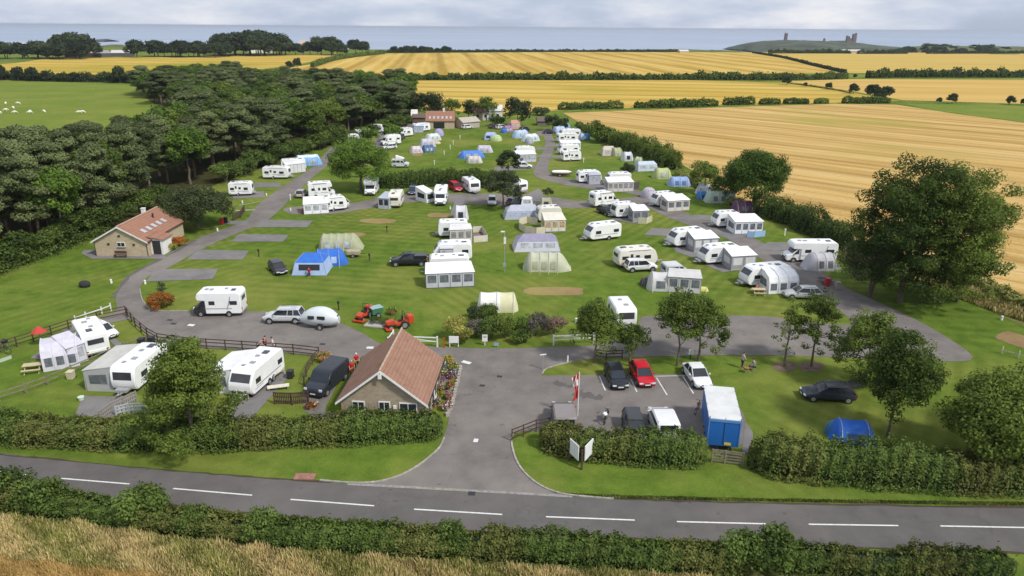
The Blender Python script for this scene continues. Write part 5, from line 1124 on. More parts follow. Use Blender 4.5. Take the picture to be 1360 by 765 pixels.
for s in (-.75, .75): q = MB(); q.box((s, 0, .22), (.08, .4, .42)); q.build('leg', wood, bn)
tag(bn, 'dark wooden bench against the end wall of the toilet block', 'bench')
# far shower block, hall houses
def side_house(name, px0, px1, D_, hw, hr, wallm, roofm, label, wins=(), chim=(), roofwin=0, rz=0):
    A = G(*px0); B = G(*px1); c = (A+B)/2; L = (B-A).length; root = empty(name, c, math.atan2((B-A).y, (B-A).x)+rz); a = L/2
    b = MB(); b.add([(-a, 0, 0), (a, 0, 0), (a, D_, 0), (-a, D_, 0), (-a, 0, hw), (a, 0, hw), (a, D_, hw), (-a, D_, hw), (-a, D_/2, hr-.1), (a, D_/2, hr-.1)], [(0, 1, 5, 4), (1, 2, 6, 9, 5), (2, 3, 7, 6), (3, 0, 4, 8, 7), (0, 3, 2, 1), (4, 5, 9, 8), (6, 7, 8, 9)]); b.build('wall', wallm, root)
    for s in (0, 1):
        y0 = -.3 if s == 0 else D_+.3; q = MB(); z0 = hw-(hr-hw)/(D_/2)*.3; P = [(-a-.25, y0, z0), (a+.25, y0, z0), (a+.25, D_/2, hr), (-a-.25, D_/2, hr)]
        frame_quad(q, P, .1 if s == 0 else -.1); q.build('roof', roofm, root)
    for x, z, ww, hh in wins: q = MB(); q.box((x*a, -.03, z), (ww, .06, hh)); q.build('window', glass, root)
    for x in chim: q = MB(); q.box((x*a, D_/2, hr+.3), (.7, .7, 1.3)); q.build('chimney', render_w, root)
    for k in range(roofwin): x = -a*.75+1.5*a*k/max(1, roofwin-1); z0 = hw+(hr-hw)*.15; z1 = hw+(hr-hw)*.42; y0 = D_/2*.15; y1 = D_/2*.42; q = MB(); frame_quad(q, [(x-.3, y0, z0+.12), (x+.3, y0, z0+.12), (x+.3, y1, z1+.12), (x-.3, y1, z1+.12)], .05); q.build('skylight', MC['skylight_glass'], root)
    tag(root, label, 'building'); return root
side_house('shower_block', (566.5, 171), (603.5, 171), 6.5, 2.6, 5.2, stone2, tile2, 'far brown-roofed shower block with pale walls at the back of the campsite', [(-.1, 1.1, 3.5, 1.9)], (.25,), 6)
side_house('white_house', (650, 160), (667, 160), 7, 3.4, 5.0, render_w, M('pale_roof', (.62, .60, .57), .7), 'far white house with pale roof behind the back trees', [(-.5, 1.8, .9, .9), (.3, 1.8, .9, .9)], rz=.0)
side_house('white_cottage', (641, 160), (649, 160), 6, 2.6, 4.2, render_w, M('grey_slate', (.30, .28, .28), .7), 'small white cottage joined left of the far white house', [(0, 1.5, .8, .8)], (-.6,))
side_house('stone_cottage', (628, 160), (641, 160), 6, 3.0, 5.0, stone1, tile1, 'far stone cottage with brown roof half hidden behind trees', [(0, 1.6, .9, .9)], (.5,))
side_house('timber_shed', (548, 165), (565, 165), 5, 2.2, 3.0, M('shed_brown', (.16, .10, .07), .8), M('shed_roof', (.14, .10, .09), .8), 'low brown shed left of the far shower block')
side_house('white_hut', (547, 163), (554, 163), 3, 2.6, 4.2, render_w, render_w, 'tiny white gabled hut left of the low brown shed')
side_house('grey_barn', (714, 167), (730, 167), 5, 1.5, 2.6, M('shed_grey', (.16, .14, .13), .8), M('shed_roof', (.14, .10, .09), .8), 'dark low shed at the far right corner of the campsite')
side_house('brown_marquee', (615, 171), (637, 169), 5, 2.0, 3.2, M('marquee', (.42, .37, .31), .8), M('marquee', (.42, .37, .31), .8), 'grey-brown low building behind the far tents')
side_house('farmhouse', (88, 76.3), (104, 76), 12, 3, 5.5, stone2, M('pink_pantile', (.50, .36, .30), .8), 'small farmhouse at the left end of the coastal farm')
side_house('farm_barn', (105, 76), (128, 75.5), 16, 3.5, 6, stone2, M('orange_pantile', (.52, .33, .22), .8), 'long orange-roofed barn of the coastal farm')
side_house('farm_shed', (128, 75.8), (148, 75.4), 16, 3.5, 6, M('shed_dark', (.10, .09, .09), .8), M('grey_slate', (.30, .28, .28), .7), 'dark grey farm shed beside the orange-roofed barn')
side_house('farm_shed', (148, 75.2), (177, 75), 20, 3.5, 6, M('shed_dark', (.10, .09, .09), .8), M('pale_sheet_roof', (.55, .53, .52), .6), 'long pale-roofed farm shed at the right end of the coastal farm')
side_house('seaside_house', (333, 70.5), (345, 70.3), 10, 6, 10, render_w, M('grey_slate', (.30, .28, .28), .7), 'white seaside house at the left of the skyline wood')
side_house('seaside_house', (346, 70.2), (361, 70.2), 10, 5, 12, render_w, M('pale_brown_roof', (.45, .36, .30), .7), 'white seaside house with pale brown roof just right of the other white one')
side_house('seaside_house', (398, 69.2), (409, 69.2), 9, 10, 14, stone2, M('pale_brown_roof', (.45, .36, .30), .7), 'tall pale stone house standing alone above the far golden field')
side_house('farm_building', (903, 70.2), (915, 70.2), 8, 2, 4, stone2, M('pale_sheet_roof', (.55, .53, .52), .6), 'low pale building on the skyline right of centre')
side_house('farm_building', (1120, 69.9), (1145, 69.9), 8, 2.4, 4, M('farm_sand', (.5, .42, .28), .8), M('pale_sheet_roof', (.55, .53, .52), .6), 'low pale farm roofs below the castle headland')
# castle ruins on the headland
ruin = M('ruin_stone', (.17, .135, .125), .95, .3, .05)
def tower(px, z_px, w_, h_, label, name, ragged=()):
    X, Z = XZ(px, z_px, 2000); root = empty(name, (X, 2000, Z-3)); b = MB(); b.box((0, 0, (h_+3)/2), (w_, w_, h_+3), 0, None, .9); b.build('tower_wall', ruin, root, bevel=.4)
    for x, hh, ww in ragged: c = MB(); c.box((x, 0, h_+3+hh/2-.5), (ww, w_*.8, hh+1)); c.build('broken_parapet', ruin, root)
    tag(root, label, 'castle ruin'); return root
tower(1043.3, 52.5, 7.5, 14, 'narrow ruined watch tower alone on top of the headland', 'ruined_tower', ((-2.4, 2.5, 1.6), (2.2, 2.0, 2)))
tower(1125.5, 55.8, 9, 13, 'left ruined gatehouse tower of the castle on the headland', 'ruined_gatehouse', ((-3, 3, 2), (2.6, 1.5, 2)))
tower(1133.6, 56, 10, 19, 'taller right ruined gatehouse tower of the castle on the headland', 'ruined_gatehouse', ((-3, 1.5, 3), (3.4, 3.5, 2.4)))
tower(1129.5, 56, 8, 8, 'broken wall between the two castle gatehouse towers', 'ruined_wall', ((-1, 1.5, 3),))
tower(1094.5, 54.5, 5, 6, 'low ruined stump in the middle of the headland top', 'ruined_wall', ((0, 1, 2),))
X_, Z_ = XZ(1102, 55.3, 2000); X2_, _ = XZ(1124, 55.3, 2000); b = MB(); b.box(((X_+X2_)/2, 2000, Z_+.5), (X2_-X_, 3, 4)); tag(b.build('curtain_wall', ruin), 'low curtain wall running to the castle gatehouse', 'castle ruin')

# ------------------------------------------------------------ near compound (left)
C('box', (117, 478, 146, 471), 'F', 'white caravan with dark rear window toward us, next to a lilac awning', fit=1)
r_ = arcawn(2.9, 2.8, cloth('lilac_canvas', (.56, .54, .60)), 2.3, trim=cloth('lilac_beam', (.62, .60, .66))); T(r_, (66, 492, 99, 486), 2.6, 'lilac air awning with big dark windows beside the white caravan in the left compound', 'awning')
r_ = awning(1.7, 2.6, cloth('lilac_canvas', (.56, .54, .60)), H=2.5, h=1.9, wins=1, sidewin=False); T(r_, (97, 486, 114, 480), 2.4, 'narrow lilac canvas tunnel joining the awning to the white caravan', 'awning', .2)
CAR('hatch', paint('white', (.74, .74, .73)), (141, 455, 161, 448), 'N', 'white parked car tucked behind the caravan in the left compound')
cd_ = C('box', (186, 521, 224, 488), 'L', 'white caravan with side windows, next to a grey boxy awning in the left compound', fit=1.05)
def beside(cv, dep, r_, off, label, along=0):
    th = cv.rotation_euler.z; n = Vector((math.sin(th), -math.cos(th), 0)); f_ = Vector((math.cos(th), math.sin(th), 0)); r_.location = Vector(cv.location)+n*(1.16+dep/2+off)+f_*along; r_.rotation_euler.z = th; tag(r_, label, 'awning')
beside(cd_, 2.5, awning(5.2, 2.5, cloth('grey_canvas', (.42, .42, .41)), cloth('pale_canvas_roof', (.52, .51, .46)), 2.4, 2.05, 3, sidewin=True), 0, 'grey boxy awning with pale flat roof beside a white caravan in the left compound')
cf_ = C('twin', (337, 531, 378, 494), 'L', 'twin-axle white caravan beside the dark green tree, side windows facing the black van', fit=.85)
beside(cf_, 2.6, awning(4.6, 2.6, cloth('white_canvas', (.80, .80, .80)), None, 2.4, 1.8, 3), 0, 'white awning half hidden behind the green tree beside the twin-axle caravan')
at_edge(van(paint('black_blue', (.028, .032, .040), .22), 5.0), 404, 528, 428, 532, 'N', 1.92, 5.0, 'dark blue-black van parked nose-on beside the cottage', 'van')
def picket(name, px, h, label, posts=2.0, rails=(.35, .75, 1.1), m=wood, boards=0, solid=False, cat='fence', r_=.035):
    P = [G(*p) for p in px]; c = P[0].copy(); root = empty(name, c); P = [p-c for p in P]; rl = MB(); bo = MB()
    for u, v in zip(P[:-1], P[1:]):
        L = (v-u).length; n = max(1, round(L/posts)); d = (v-u).normalized(); a = math.atan2(d.y, d.x); hh = h if callable(h) else h
        for z in rails: rl.box(tuple((u+v)/2+Vector((0, 0, z*h/1.15))), (L, .035, .10), a)
        for k in range(n+(1 if v is P[-1] else 0)): q = u.lerp(v, k/n); po = MB(); po.box((q.x, q.y, h/2), (.1, .1, h+.05)); po.build('post', m, root)
        if boards:
            k = 0
            while k*boards < L: q = u+d*(k*boards)+Vector((-d.y, d.x, 0))*.04; bo.box((q.x, q.y, h*.52), (boards*.62, .02, h*.92), a); k += 1
    rl.build('rails', m, root)
    if boards: bo.build('boards', m, root)
    tag(root, label, cat); return root
picket('post_and_rail_fence', [(-30, 476), (0, 468), (45, 454), (92, 438), (130, 427), (168, 419)], 1.15, 'dark post-and-rail fence along the top of the left compound')
picket('post_and_rail_fence', [(170, 421), (180, 434), (196, 448), (210, 456), (250, 462), (300, 465), (345, 468), (390, 471), (424, 475)], 1.15, 'dark post-and-rail fence curving beside the wide tarmac in front of the compound')
picket('post_and_rail_fence', [(-30, 543), (0, 534), (35, 523), (64, 512), (96, 498), (125, 486), (165, 467), (195, 457)], 1.05, 'weathered low fence between the grass pitches of the left compound', m=wood2, rails=(.5, 1.0))
picket('board_fence', [(365, 537), (388, 538), (410, 536)], 1.2, 'dark close-boarded fence in front of the black van', boards=.16)
picket('post_and_rail_fence', [(404, 512), (407, 500), (415, 484), (424, 476)], 1.0, 'short brown fence left of the black van')
picket('board_fence', [(134, 560), (150, 548), (165, 541), (182, 533)], 1.0, 'short grey boarded ramp fence beside the long white caravan', m=M('grey_timber', (.30, .27, .25), .8), boards=.2)
picket('board_fence', [(155, 553), (172, 549), (196, 548)], .95, 'pale grey panel fence under the green tree', m=M('pale_panel', (.45, .47, .50), .7), boards=.3)
picket('rail', [(292, 552), (330, 530), (378, 497)], .7, 'pale rope-and-pole rail beside the twin-axle caravan', m=M('pale_timber', (.50, .44, .32), .8), rails=(.9,), posts=4)
picket('post_and_rail_fence', [(680, 586), (695, 580), (712, 573), (730, 570)], 1.1, 'short dark entrance fence left of the car-park hedge')
picket('post_and_rail_fence', [(791, 476), (805, 478), (826, 477)], 1.0, 'brown low fence between two trees above the car park')
picket('field_gate', [(945, 614), (962, 616), (986, 619)], 1.15, 'pale wooden field gate between the roadside hedges below the blue trailer', m=wood2, rails=(.2, .45, .7, .95, 1.12), cat='gate', posts=3.4)
picket('boundary_fence', [(1330, 470), (1352, 476), (1380, 484)], .8, 'pale log barrier on the lawn at the right edge', m=M('pale_timber', (.50, .44, .32), .8), rails=(.6,))
picket('white_chain_fence', [(101, 430), (115, 425), (136, 418), (148, 413)], .95, 'small white post-and-rail fence at the lawn edge by the bend', m=wpaint, rails=(.85,), posts=3)
# white barrier gates
def barrier(a, b_, label, flip=False):
    A, B = G(*a), G(*b_); root = empty('barrier_gate', A); d = B-A; L = d.length; root.rotation_euler.z = math.atan2(d.y, d.x); q = MB(); q.box((L/2, 0, 1.05), (L, .08, .1)); q.box((L/2, 0, .62), (L, .05, .07)); 
    z0, z1 = (.62, 1.05) if not flip else (1.05, .62); q.tube((.1, 0, z1), (L-.1, 0, z0), .03, 4); q.build('bar', wpaint, root)
    for x in (0, L): p = MB(); p.box((x, 0, .6), (.14, .14, 1.2)); p.build('post', wpaint, root)
    tag(root, label, 'gate'); return root
barrier((526, 459), (581, 461), 'open white barrier gate behind the cottage roof beside the red post')
barrier((516, 462), (523, 452), 'short white barrier gate standing at an angle behind the cottage roof')
barrier((735, 459), (788, 456), 'open white barrier gate right of the shrub bed')
# signs
def board(px, w_, h_, z, rz, m, label, posts=2, fm=wpaint, cat='sign', name='sign_board', pm=wood, bars=0):
    c = G(*px); root = empty(name, c, rz); q = MB(); q.box((0, 0, z), (w_, .05, h_)); q.build('panel', m, root)
    for s in ((-1, 1) if posts == 2 else (0,)): p = MB(); p.box((s*(w_/2-.06), .06, (z+h_*.35)/2), (.08, .08, z+h_*.35)); p.build('post', pm, root)
    for k in range(bars): q = MB(); q.box((0, -.03, z+h_*.3-k*h_*.2), (w_*(.7-.15*(k % 2)), .012, h_*.06)); q.build('text_line', plast, root)
    tag(root, label, cat); return root
board((603, 461), 1.0, .75, .85, 0, M('sign_white', (.78, .78, .78), .4, .05), 'blank-looking white notice board at the left of the shrub bed', pm=wpaint)
board((644, 459), .55, .75, .85, 0, MC['sign_white'], 'small upright white and grey notice before the dark shrubs', 1, pm=wpaint, bars=2)
board((659, 461), .5, .35, .3, 0, M('sign_blue', (.25, .38, .48), .5), 'low grey-blue sign plate on the grass right of the small notice', 1)
board((590, 462), .16, 1.15, .6, 0, M('sign_red', (.45, .07, .03), .5), 'slim red marker post at the end of the open white gate', 1)
board((917, 477), .55, .55, .8, .3, MC['sign_white'], 'small white notice on the verge behind the trees of the car park', 1)
board((721, 491), .6, .1, 1.6, .25, MC['sign_white'], 'thin white fingerpost sign at the car park corner', 1, pm=metal)
board((754, 482), .14, .8, .4, 0, MC['sign_white'], 'short white marker post on the grass above the car park', 1)
# V-shaped entrance sign
vs_ = empty('entrance_sign', G(772, 621)); tag(vs_, 'V-shaped white sign of two panels on dark posts on the roadside verge', 'sign')
for s, sx in ((-1, .8), (1, 1.25)):
    q = MB(); a = R(118) if s < 0 else R(58); cx_ = s*.55; q.box((cx_, .35, 1.35), (1.35 if s > 0 else 1.2, .06, 1.25), a if s > 0 else a); q.build('panel', MC['sign_white'], vs_)
for x, y in ((0, -.25), (-.85, .9), (.9, .95)): q = MB(); q.box((x, y, .85), (.14, .14, 1.7)); q.build('post', wood, vs_)
# flag
fl = empty('flag_pole', G(767, 553)); tag(fl, 'white pole flying a limp red and white flag beside the car park hedge', 'flag')
q = MB(); q.tube((0, 0, 0), (0, 0, 4.2), .05, 8, .035); q.build('pole', wpaint, fl)
fr = cloth('flag_red', (.60, .05, .03)); fw = cloth('flag_white', (.70, .60, .58)); b = MB(); n = 9
for j in range(n+1):
    for i in range(6): z = 4.05-j*.26; x = -(.05+i*.07*(1+.35*math.sin(j*.8))); b.v.append((x, .09*math.sin(i*1.3+j*.7), z-i*.05))
for j in range(n):
    for i in range(5): k = j*6+i; b.f.append((k, k+1, k+7, k+6)); b.m.append(b.mi(fw if (2 <= j <= 3) or i == 2 and j < 6 else fr))
b.build('flag', None, fl, smooth=True)
# car park
CAR('hatch', paint('black', (.018, .02, .024), .2), (811, 521, 838, 520), 'N', 'black hatchback in the car park left of the red car')
CAR('hatch', paint('red', (.50, .012, .02), .25), (847, 518, 873, 517), 'N', 'bright red hatchback in the car park between two bay lines')
CAR('saloon', paint('white', (.74, .74, .73)), (922, 520, 949, 519), 'N', 'white car in the last bay above the blue trailer')
at_edge(van(paint('taupe', (.23, .20, .19)), 4.4, 1.8, 1.85, sidewin=False, name='small_van'), 737, 583, 765, 583, 'F', 1.8, 4.4, 'brown-grey van behind the car park hedge left of the flag', 'van')
CAR('small', paint('charcoal', (.04, .045, .045)), (833, 590, 861, 590), 'N', 'dark grey small car with its roof just above the car park hedge')
at_edge(van(paint('white', (.74, .74, .73)), 4.4, 1.8, 1.85, name='panel_van'), 872, 591, 902, 591, 'F', 1.8, 4.4, 'white panel van behind the hedge beside the blue trailer', 'van')
# motorbike and bicycle
def bike(px, rz, label, name, pm, motor=False):
    root = empty(name, G(*px), rz); r = .32
    for x in (-.55, .55):
        w_ = MB(); k = 14; pts = [(x+r*math.cos(2*math.pi*i/k), 0, r+.02+r*math.sin(2*math.pi*i/k)) for i in range(k+1)]; w_.path(pts, .05 if motor else .025, 5); o = w_.build('wheel', rubber, root); h_ = MB(); h_.tube((x, -.05, r), (x, .05, r), .05, 8); h_.build('hub', metal, o)
    q = MB(); q.tube((-.55, 0, .34), (-.1, 0, .8), .025, 5); q.tube((-.1, 0, .8), (.35, 0, .85), .025, 5); q.tube((.55, 0, .34), (.33, 0, 1.0), .03, 5); q.tube((-.05, 0, .35), (.35, 0, .8), .025, 5); q.tube((-.55, 0, .34), (-.05, 0, .35), .02, 5); q.build('frame', pm, root)
    q = MB(); q.tube((.30, -.28, 1.02), (.30, .28, 1.02), .02, 5); q.build('handlebar', plast, root)
    if motor:
        q = MB(); q.ball((.12, 0, .85), (.28, .16, .16)); q.build('tank', pm, root, smooth=True); q = MB(); q.box((0, 0, .5), (.4, .28, .35)); q.build('engine', metal, root, bevel=.05); q = MB(); q.box((-.4, 0, .86), (.6, .24, .1)); q.build('saddle', plast, root, bevel=.04)
        q = MB(); q.ball((-.62, 0, 1.0), (.2, .2, .17)); q.build('top_box', white, root, smooth=True)
    else: q = MB(); q.box((-.14, 0, .88), (.26, .12, .06)); q.build('saddle', plast, root, bevel=.02)
    tag(root, label, 'bicycle' if not motor else 'motorbike'); return root
bike((805, 559), R(70), 'motorbike with pale top box peeping over the car park hedge', 'motorbike', paint('black', (.02, .02, .02)), True)
bike((926, 547), R(60), 'bicycle leaning by the left side of the blue trailer', 'bicycle', paint('darkred', (.2, .03, .03)))
# blue box trailer
blue = paint('trailer_blue', (.018, .13, .42), .4); tr_ = empty('box_trailer'); L_, W_, H_ = 5.4, 2.4, 2.85
q = MB(); q.box((0, 0, .5+(H_-.5)/2), (L_, W_, H_-.5)); q.build('body', blue, tr_, bevel=.03)
q = MB(); q.box((0, 0, H_+.02), (L_+.06, W_+.06, .06)); q.build('roof', M('trailer_roof', (.62, .62, .60), .6, .12, .8), tr_)
q = MB(); q.box((L_/2+.01, 0, H_-.12), (.06, W_+.02, .22)); q.box((L_/2+.012, -W_/2+.03, 1.8), (.05, .08, 2.5)); q.box((L_/2+.012, W_/2-.03, 1.8), (.05, .08, 2.5)); q.build('front_frame', paint('trailer_blue_light', (.10, .25, .55), .4), tr_)
q = MB(); q.box((L_/2+.03, .35, .75), (.03, .5, .22)); q.build('number_plate', yplate, tr_); q = MB(); q.box((L_/2+.02, -.0, 1.9), (.03, .025, 2.3)); q.build('door_seam', plast, tr_)
for s in (-1, 1):
    for k in range(4): q = MB(); q.box((-2.0+k*1.3, s*(W_/2+.006), 1.8), (.05, .02, 2.5)); q.build('side_rib', MC['paint_trailer_blue_light'], tr_)
    for x in (-.9, .1): wheel(tr_, x, s*(W_/2-.05), .36)
q = MB(); q.tube((L_/2, .5, .42), (L_/2+1.2, 0, .42), .05); q.tube((L_/2, -.5, .42), (L_/2+1.2, 0, .42), .05); q.build('drawbar', plast, tr_)
at_edge(tr_, 938, 598, 979, 602, 'N', W_, L_, 'tall blue box trailer with a dirty white roof in the gateway beside the car park', 'trailer')
# right meadow
CAR('estate', paint('gunmetal', (.035, .04, .05), .2), (1073, 534, 1132, 537), 'L', 'dark estate car on the grass with its tailgate open', boot_open=True)
r_ = tunnel(3.6, 2.4, 1.5, cloth('blue_nylon', (.03, .13, .50)), hoops=2, e0=.8, e1=.8, wins=1, winmat=M('navy', (.02, .05, .15), .7)); T(r_, (1112, 592, 1166, 592), 2.4, 'bright blue tent behind the tall roadside hedge on the right', ang=R(-12))
dm = dome(1.6, 1.1, cloth('teal_navy', (.05, .16, .28))); dm.location = G(1108, 575); tag(dm, 'small dark blue pop-up dome at the left end of the bright blue tent', 'tent')
person((985, 489), R(20), 'person in a pale top standing at the picnic spot by the car park trees', cloth('pale_top', (.55, .52, .50)), cloth('dark_jeans', (.04, .05, .09)))
person((1001, 492), R(170), 'person in a blue-grey top sitting on the grass at the picnic', cloth('blue_grey_top', (.20, .25, .34)), cloth('dark_jeans', (.04, .05, .09)), pose='sit')
cs = empty('camp_stool', G(1001, 492.3)); q = MB(); q.box((-.02, 0, .40), (.36, .36, .04)); q.build('seat', plast, cs)
for sx in (-1, 1):
    q = MB(); q.tube((-.02-.15, sx*.15, 0), (-.02+.15, sx*.15, .4), .015, 4); q.tube((-.02+.15, sx*.15, 0), (-.02-.15, sx*.15, .4), .015, 4); q.build('leg', metal, cs)
tag(cs, 'black folding stool under the person in blue-grey at the picnic', 'stool')
bb = empty('barbecue', G(991, 495)); q = MB(); q.tube((0, 0, .35), (0, 0, .55), .2, 10, .28); q.build('bowl', M('rust_red', (.35, .12, .06), .6), bb)
for k in range(3): a = k*2.1; q = MB(); q.tube((math.cos(a)*.28, math.sin(a)*.28, 0), (math.cos(a)*.12, math.sin(a)*.12, .38), .02, 4); q.build('leg', metal, bb)
tag(bb, 'small rusty-red barbecue between the two picnickers', 'barbecue')
# people near the compound
person((345, 468), R(10), 'person in black leaning forward by the fence left of two others', cloth('grey_pink_top', (.35, .25, .25)), cloth('black_cloth', (.02, .02, .022)), pose='bend')
person((353, 467), R(60), 'person in a red top standing by the fence, middle of three', cloth('red_top', (.45, .03, .06)), cloth('black_cloth', (.02, .02, .022)))
person((364, 468), R(200), 'person all in white standing by the fence at the right of three', cloth('white_top', (.72, .70, .70)), cloth('white_trousers', (.65, .6, .6)))
person((474, 490), R(-60), 'person in bright red shirt and white cap left of the cottage, the farther of two', cloth('bright_red', (.60, .02, .03)), cloth('black_cloth', (.02, .02, .022)), hat=M('cap_white', (.7, .7, .7), .7))
person((468, 500), R(-70), 'person in red shirt with pale hair left of the cottage, the nearer of two', cloth('bright_red', (.60, .02, .03)), cloth('red_shorts', (.4, .04, .03)), hair=M('pale_hair', (.5, .42, .3), .7))
# compound clutter
def bin_(px, m, label, h=1.0, lid=None, cat='bin', name='wheelie_bin'):
    root = empty(name, G(*px)); q = MB(); q.box((0, 0, h*.47), (.5, .55, h*.86), 0, None, 1.12); q.build('body', m, root, bevel=.02); q = MB(); q.box((0, 0, h*.95), (.6, .66, .08)); q.build('lid', lid or m, root, bevel=.02)
    for s in (-1, 1): q = MB(); q.tube((s*.2, .3, .09), (s*.28, .3, .09), .09, 8); q.build('wheel', rubber, root)
    tag(root, label, cat)
bin_((189, 461), plast, 'black bin left of a pair inside the curved fence'); bin_((202, 459), plast, 'black bin right of a pair inside the curved fence')
bin_((386, 502), plast, 'small black bin on the grass left of the black van', .8)
def table_set(px, label, m=M('tan_wood', (.52, .42, .26), .7), rz=0):
    root = empty('picnic_table', G(*px), rz); q = MB(); q.box((0, 0, .72), (1.6, .75, .05)); q.build('table_top', m, root)
    for s in (-1, 1):
        q = MB(); q.box((0, s*.7, .43), (1.6, .26, .05)); q.build('bench_seat', m, root); q = MB(); q.tube((s*.6, -.75, 0), (s*.6, 0, .72), .04, 4); q.tube((s*.6, .75, 0), (s*.6, 0, .72), .04, 4); q.build('leg', m, root)
    tag(root, label, 'table')
table_set((45, 493), 'pale wooden picnic table left of the lilac awning', rz=.3)
table_set((1096, 376), 'picnic table in the shade at the foot of the giant tree', wood)
def bundle(name, px, m, label, cat, kind='bag'):
    root = empty(name, G(*px)); g = random.Random(int(px[0])); 
    if kind == 'bag':
        q = MB(); q.ball((0, 0, .3), (.32, .28, .3)); q.build('body', m, root, smooth=True); q = MB(); q.path([(-.15, 0, .55), (-.05, 0, .72), (.05, 0, .72), (.15, 0, .55)], .02, 5); q.build('strap', plast, root)
    tag(root, label, cat)
def bbq(px, m, label, rz=0):
    root = empty('kettle_barbecue', G(*px), rz); q = MB(); q.ball((0, 0, .82), (.33, .33, .26), 12, 8); q.build('kettle', m, root, smooth=True)
    for k in range(3): a = k*2.09; q = MB(); q.tube((math.cos(a)*.4, math.sin(a)*.4, 0), (math.cos(a)*.15, math.sin(a)*.15, .62), .025, 5); q.build('leg', metal, root)
    q = MB(); q.tube((-.08, 0, 1.1), (.08, 0, 1.1), .025, 5); q.build('handle', plast, root); tag(root, label, 'barbecue')
bike((75, 463), R(10), 'red bicycle lying against the fence in the left compound', 'bicycle', paint('red', (.50, .012, .02)))
bike((84, 461), R(25), 'dark bicycle beside the red one by the compound fence', 'bicycle', paint('black', (.018, .02, .024)))
bike((3, 471), R(15), 'dark bicycle at the left edge of the view by the fence', 'bicycle', paint('black', (.018, .02, .024)))
bbq((8, 463), plast, 'black kettle barbecue by the fence at the left edge')
pr_ = empty('parasol', G(56, 459)); q = MB(); q.tube((0, 0, 0), (0, 0, 2.0), .03, 6); q.build('pole', wood2, pr_); q = MB(); q.tube((0, 0, 1.55), (0, 0, 2.15), .75, 8, .05); q.build('canopy', cloth('parasol_red', (.48, .06, .05)), pr_); tag(pr_, 'half-closed red parasol beside the fence in the left compound', 'parasol')
bin_((95, 503), M('cream_locker', (.55, .48, .34), .7), 'cream storage box on the grass below the lilac awning', .8, cat='box', name='storage_box')
windbreak([(-30, 492), (16, 476)], .35, cloth('pale_green', (.42, .52, .42)), 'low pale green strip of fabric at the left edge of the compound')
wh_ = empty('wash_basin', G(108, 531)); q = MB(); q.tube((0, 0, 0), (0, 0, .3), .22, 12, .27); q.tube((0, 0, .26), (0, 0, .31), .28, 12); q.build('tub', M('mint', (.55, .65, .52), .5), wh_); tag(wh_, 'mint green tub on the grass left of the grey boxy awning', 'tub')
tg = empty('sun_lounger', G(370, 517), .3); q = MB(); q.box((0, 0, .32), (1.9, .6, .06)); q.build('mattress', M('cream_pad', (.62, .58, .48), .8), tg)
for sx in (-.8, .8): q = MB(); q.box((sx, 0, .15), (.05, .5, .3)); q.build('leg', metal, tg)
tag(tg, 'cream lounger on the grass between the twin-axle caravan and the black van', 'lounger')
pt = empty('flower_trough', G(363, 480)); 
def tub(px, m, label, r=.4, h=.4, seed=0, tubm=None, leafn=500, loc=None):
    root = empty('flower_tub', loc or G(*px)); q = MB(); q.tube((0, 0, 0), (0, 0, h), r*.75, 12, r); q.build('pot', tubm or M('terracotta', (.38, .17, .10), .8), root)
    P = rng.normal(size=(leafn, 3)); P /= np.linalg.norm(P, axis=1)[:, None]; P[:, 2] = np.abs(P[:, 2]); P *= rng.uniform(.6, 1.1, (leafn, 1))*r*1.35; P[:, 2] = P[:, 2]*.8+h; a, b_ = leafaxes(rdirs(leafn), .07)
    mi = rng.integers(0, len(m), leafn); mesh_obj('flowers', quads_mesh('flowers', P, a, b_, rng.uniform(0, 1, leafn), m, mi), root); tag(root, label, 'flower tub', None); return root
bpy.data.objects.remove(pt)
petr = leafmat('petal_red', (.35, .03, .03), (.60, .14, .10), .2); pety = leafmat('petal_yellow', (.55, .42, .02), (.85, .7, .10), .2); petp = leafmat('petal_purple', (.25, .05, .25), (.5, .15, .45), .2); petw = leafmat('petal_white', (.6, .55, .6), (.8, .78, .8), .2)
tub((431, 480), [lf_bright, petr, lf_hedge, pety], 'round tub of orange and green flowers at the fence end above the black van', .6, .4)
FL = [((578, 540), [lf_hedge, lf_bright, lf_dark, petp, petw]), ((582, 531), [lf_bright, lf_hedge, lf_yellow, pety]), ((584, 521), [lf_hedge, lf_bright, petr, petw]), ((586, 510), [lf_yellow, petp]), ((589, 499), [lf_bright, lf_hedge, lf_dark, pety, petw]), ((591, 489), [lf_hedge, lf_bright, lf_dark, petw]), ((596, 482), [lf_yellow, pety]), ((593, 545), [lf_hedge, petw, petr]), ((596, 530), [lf_yellow, petp]), ((598, 517), [lf_bright, petr]), ((600, 503), [lf_hedge, lf_bright, lf_dark, petp, petw]), ((602, 492), [lf_bright, lf_hedge, lf_yellow, pety])]
nm = ['first', 'second', 'third', 'fourth', 'fifth', 'sixth', 'seventh']
for k, (px, ms) in enumerate(FL):
    row = 'wall row' if k < 7 else 'road-side row'; i = k if k < 7 else k-7
    tub(px, ms, f'{nm[i]} flower tub from the front in the {row} right of the cottage', (.30+.08*random.random()), .42, leafn=420, tubm=MC['kerb_stone'] if k % 2 else None)
kb = MB(); P_ = [G(*p) for p in ((590, 552), (596, 540), (601, 520), (606, 500), (609, 486))]
for i in range(len(P_)-1):
    n_ = max(2, int((P_[i+1]-P_[i]).length/.5))
    for j in range(n_): q_ = P_[i].lerp(P_[i+1], j/n_); kb.box((q_.x+.25, q_.y, .14), (.34, .42, .28), random.random()*.5, None, .8)
tag(kb.build('stone_edging', kerbm), 'row of rough edging stones along the flower tubs by the entrance road', 'stone edging')
